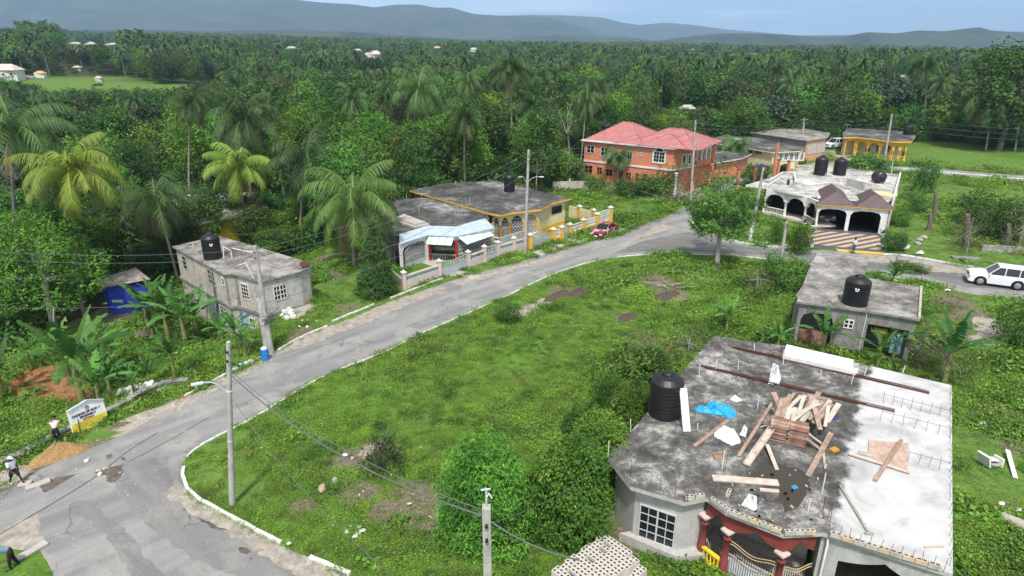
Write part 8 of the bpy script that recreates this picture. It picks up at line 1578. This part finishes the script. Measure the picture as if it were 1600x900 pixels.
sr = np.interp(np.hypot(xx, yy), [200, 500, 1000, 2300], [.9, 1.0, 1.25, 1.7]); s1_ = np.where(ip_, 1., rg.uniform(.75, 1.2, n_))*sr*np.clip(hh/9, .4, 1.1); scl = np.stack([s1_, s1_, hh/10], 1)
gn_scatter('woodland', FP, np.stack([xx, yy, zz], 1), idx, rot, scl)
# undergrowth at the edge and under the trees
UP = [far_proto('up0', 2.2, 1.9, 9, 'leaf_mid', 90, .3, 501, base=.1, tr=.03, lr=(.35, .55)), far_proto('up1', 2.2, 1.9, 9, 'leaf_bright', 90, .3, 502, base=.1, tr=.03, lr=(.35, .55)), far_proto('up2', 2, 1.9, 9, 'leaf_dark', 90, .28, 503, base=.1, tr=.03, lr=(.35, .55)), far_proto('up3', 2, 1.7, 7, 'scrub', 50, .25, 504, base=.1, tr=.03, asp=.2, lr=(.35, .55))]
u = np.concatenate([cand(48, 110, 1.9), cand(110, 190, 2.6), cand(190, 330, 4.5)]); X2, Y2 = u[:, 0], u[:, 1]; k2 = ~inpoly(X2, Y2, CLEAR) & (Y2 > 50)
for o in C.objects:
    if o.get('category') in ('house', 'shed') and o.location.y < 160: k2 &= np.hypot(X2-o.location.x, Y2-o.location.y) > 6.5
k2 &= splat_at(X2, Y2, 'lawn') < .5; k2 &= ~inpoly(X2, Y2, W13)
X2, Y2 = X2[k2], Y2[k2]; n_ = len(X2); s_ = rg.uniform(.6, 1.5, n_)
gn_scatter('undergrowth', UP, np.stack([X2, Y2, hgt(X2, Y2)], 1), rg.choice([0, 0, 1, 2, 2, 3], n_), np.stack([np.zeros(n_), np.zeros(n_), rg.uniform(0, 6.28, n_)], 1), np.stack([s_, s_, s_*rg.uniform(.6, 1.2, n_)], 1))
# ================================================================ ground cover
def tuft(key, n, spread, h, size, asp, mat, seed, up=.5, cluster=1):
    r = np.random.default_rng(seed); c = np.stack([r.normal(0, spread, n), r.normal(0, spread, n), h*r.random(n)**.8], 1); nn = r.normal(0, .5, (n, 3))+np.array([0, 0, up]); nn /= np.linalg.norm(nn, axis=1)[:, None]
    V, F, T = leafquads(c, nn, size*(.6+.8*r.random(n)), asp, r, np.clip(r.normal(.5, .2)+r.normal(0, .15, n), 0, 1)); return bpy.data.objects.new(key, arr_mesh(key, V, F, MT[mat], attrs={'tone': T}))
def blades(key, n, spread, h, mat, seed):
    r = np.random.default_rng(seed); V, F, T = [], [], []
    for i in range(n):
        p = np.array([r.normal(0, spread), r.normal(0, spread), 0]); a = r.uniform(0, 6.28); l = h*r.uniform(.5, 1.2); d = np.array([math.cos(a), math.sin(a), 0]); s = np.array([-d[1], d[0], 0])*.022; b = len(V)
        V += [p-s, p+s, p+d*l*.3+s*.8+np.array([0, 0, l*.75]), p+d*l*.3-s*.8+np.array([0, 0, l*.75])]; q = p+d*l*.75+np.array([0, 0, l*.85]); V += [q, q]; F += [(b, b+1, b+2, b+3), (b+3, b+2, b+4, b+5)]; T += [np.clip(r.normal(.5, .2), 0, 1)]*6
    return bpy.data.objects.new(key, arr_mesh(key, np.array(V), np.array(F), MT[mat], attrs={'tone': T}))
MT['weed_dark'] = leafmat('shaded_weed_leaves', (.045, .11, .015), (.14, .26, .04), hv=.03)  # darker green weeds, mixed in by noise for patch variety
GC = [tuft('gc0', 190, .27, .2, .068, .6, 'weed', 1), tuft('gc1', 190, .3, .26, .075, .55, 'weed', 2), tuft('gc2', 170, .27, .15, .065, .7, 'weed', 3), tuft('gc3', 80, .3, .34, .15, .75, 'weed', 4), blades('gc4', 46, .2, .32, 'grassblade', 5), blades('gc5', 60, .26, .2, 'grassblade', 6), tuft('gc6', 36, .25, .18, .12, .3, 'scrub', 7), tuft('gc7', 20, .28, .4, .3, .8, 'mango', 8), tuft('gc8', 180, .28, .24, .075, .6, 'weed_dark', 9), tuft('gc9', 110, .3, .45, .13, .6, 'weed_dark', 10)]
g = []
for r0, r1, sp in ((18, 34, .27), (34, 55, .36), (55, 85, .55), (85, 150, .95)): c_ = cand(r0, r1, sp); g.append(np.concatenate([c_, np.full((len(c_), 1), sp)], 1))
g = np.concatenate(g); X3, Y3, S3 = g[:, 0], g[:, 1], g[:, 2]; keep = inpoly(X3, Y3, CLEAR)
RD = [[q.xy for q in KF]+[q.xy for q in KR]+[q.xy for q in KN[::-1]]+[P(-200, 985).xy]]
SOLID = RD+[R1, [q+Vector((0, -.2)) for q in R2], R3, W4, R9, R10, R11, W5, W6, W7, R8, [p_.xy for p_ in sh], V2([(1235, 385), (1272, 355), (1384, 366), (1385, 399), (1310, 393)]), P2([(1130, 282), (1160, 290), (1225, 277), (1365, 266), (1440, 270), (1600, 283), (1800, 303), (1800, 294), (1600, 274), (1440, 262), (1365, 258), (1220, 268)]), [g0, g1, g1+nG*6.5, g0+nG*6.5], V2([(50, 738), (108, 688), (172, 658), (192, 668), (150, 698), (100, 740)]), V2([(632, 452), (690, 430), (770, 403), (830, 388), (800, 350), (640, 380)]), V2([(850, 376), (905, 355), (840, 340), (800, 360)])]
for pl in SOLID: keep &= ~inpoly(X3, Y3, pl)
X3, Y3, S3 = X3[keep], Y3[keep], S3[keep]; ln = splat_at(X3, Y3, 'lawn'); sl = np.maximum(np.maximum(splat_at(X3, Y3, 'soil'), splat_at(X3, Y3, 'gravel')), splat_at(X3, Y3, 'red'))
nzv = np.sin(X3*.45+1)*np.cos(Y3*.38)+.6*np.sin(X3*.21-Y3*.33); lawn = ln > .45; bare = sl > .4+.25*nzv*.5
pr = np.where(bare, .45, np.where(lawn, .85, 1.)); kp = rg.random(len(X3)) < pr; X3, Y3, S3, lawn, bare, nzv = X3[kp], Y3[kp], S3[kp], lawn[kp], bare[kp], nzv[kp]; n_ = len(X3)
wd = rg.choice([0, 1, 2, 5, 1, 2, 3, 4, 7], n_, p=[.2, .2, .18, .08, .08, .06, .05, .14, .01]); idx = np.where(lawn, rg.choice([5, 5, 2], n_), np.where(bare, rg.choice([5, 2, 6], n_), wd)); n5 = np.sin(X3*.8+2*np.sin(Y3*.35))*np.sin(Y3*.9-1.5*np.sin(X3*.4))+.7*np.sin(X3*1.9+Y3*1.4)*np.sin(Y3*2.3-X3*.7); dk = (n5 > .55) & ~lawn & ~bare; idx = np.where(dk & (rg.random(n_) < .75), rg.choice([8, 8, 9, 3], n_), idx)
s_ = rg.uniform(.6, 1.25, n_)*(S3/.36)**.75*np.where(lawn, .6, np.where(bare, .6, 1.+.3*nzv)); hz_ = np.where(lawn, .35, 1)
lot = inpoly(X3, Y3, [q.xy for q in KN]+[(60, 20), (10, 15)]); rs_ = X3-(Y3-26)*.35; s_ = np.where(lot & ~lawn & ~bare, s_*np.interp(rs_, [-4, 4], [.86, 1.2]), s_); idx = np.where(lot & (rs_ < 0) & np.isin(idx, [3, 7, 9]) & (rg.random(n_) < .7), rg.choice([0, 2, 4, 5], n_), idx)
left = (X3 < np.interp(Y3, XLY, XLX)-1); s_ = np.where(left & ~bare, s_*1.35, s_)
zz = hgt(X3, Y3)-.02; kp = s_ > .2
gn_scatter('ground_cover', GC, np.stack([X3, Y3, zz], 1)[kp], idx[kp], np.stack([rg.normal(0, .1, n_), rg.normal(0, .1, n_), rg.uniform(0, 6.28, n_)], 1)[kp], np.stack([s_, s_, s_*hz_*.8], 1)[kp])
print('trees', nb, 'palms', npm, 'woodland', rest.sum(), 'undergrowth', len(X2), 'cover', int(kp.sum()))
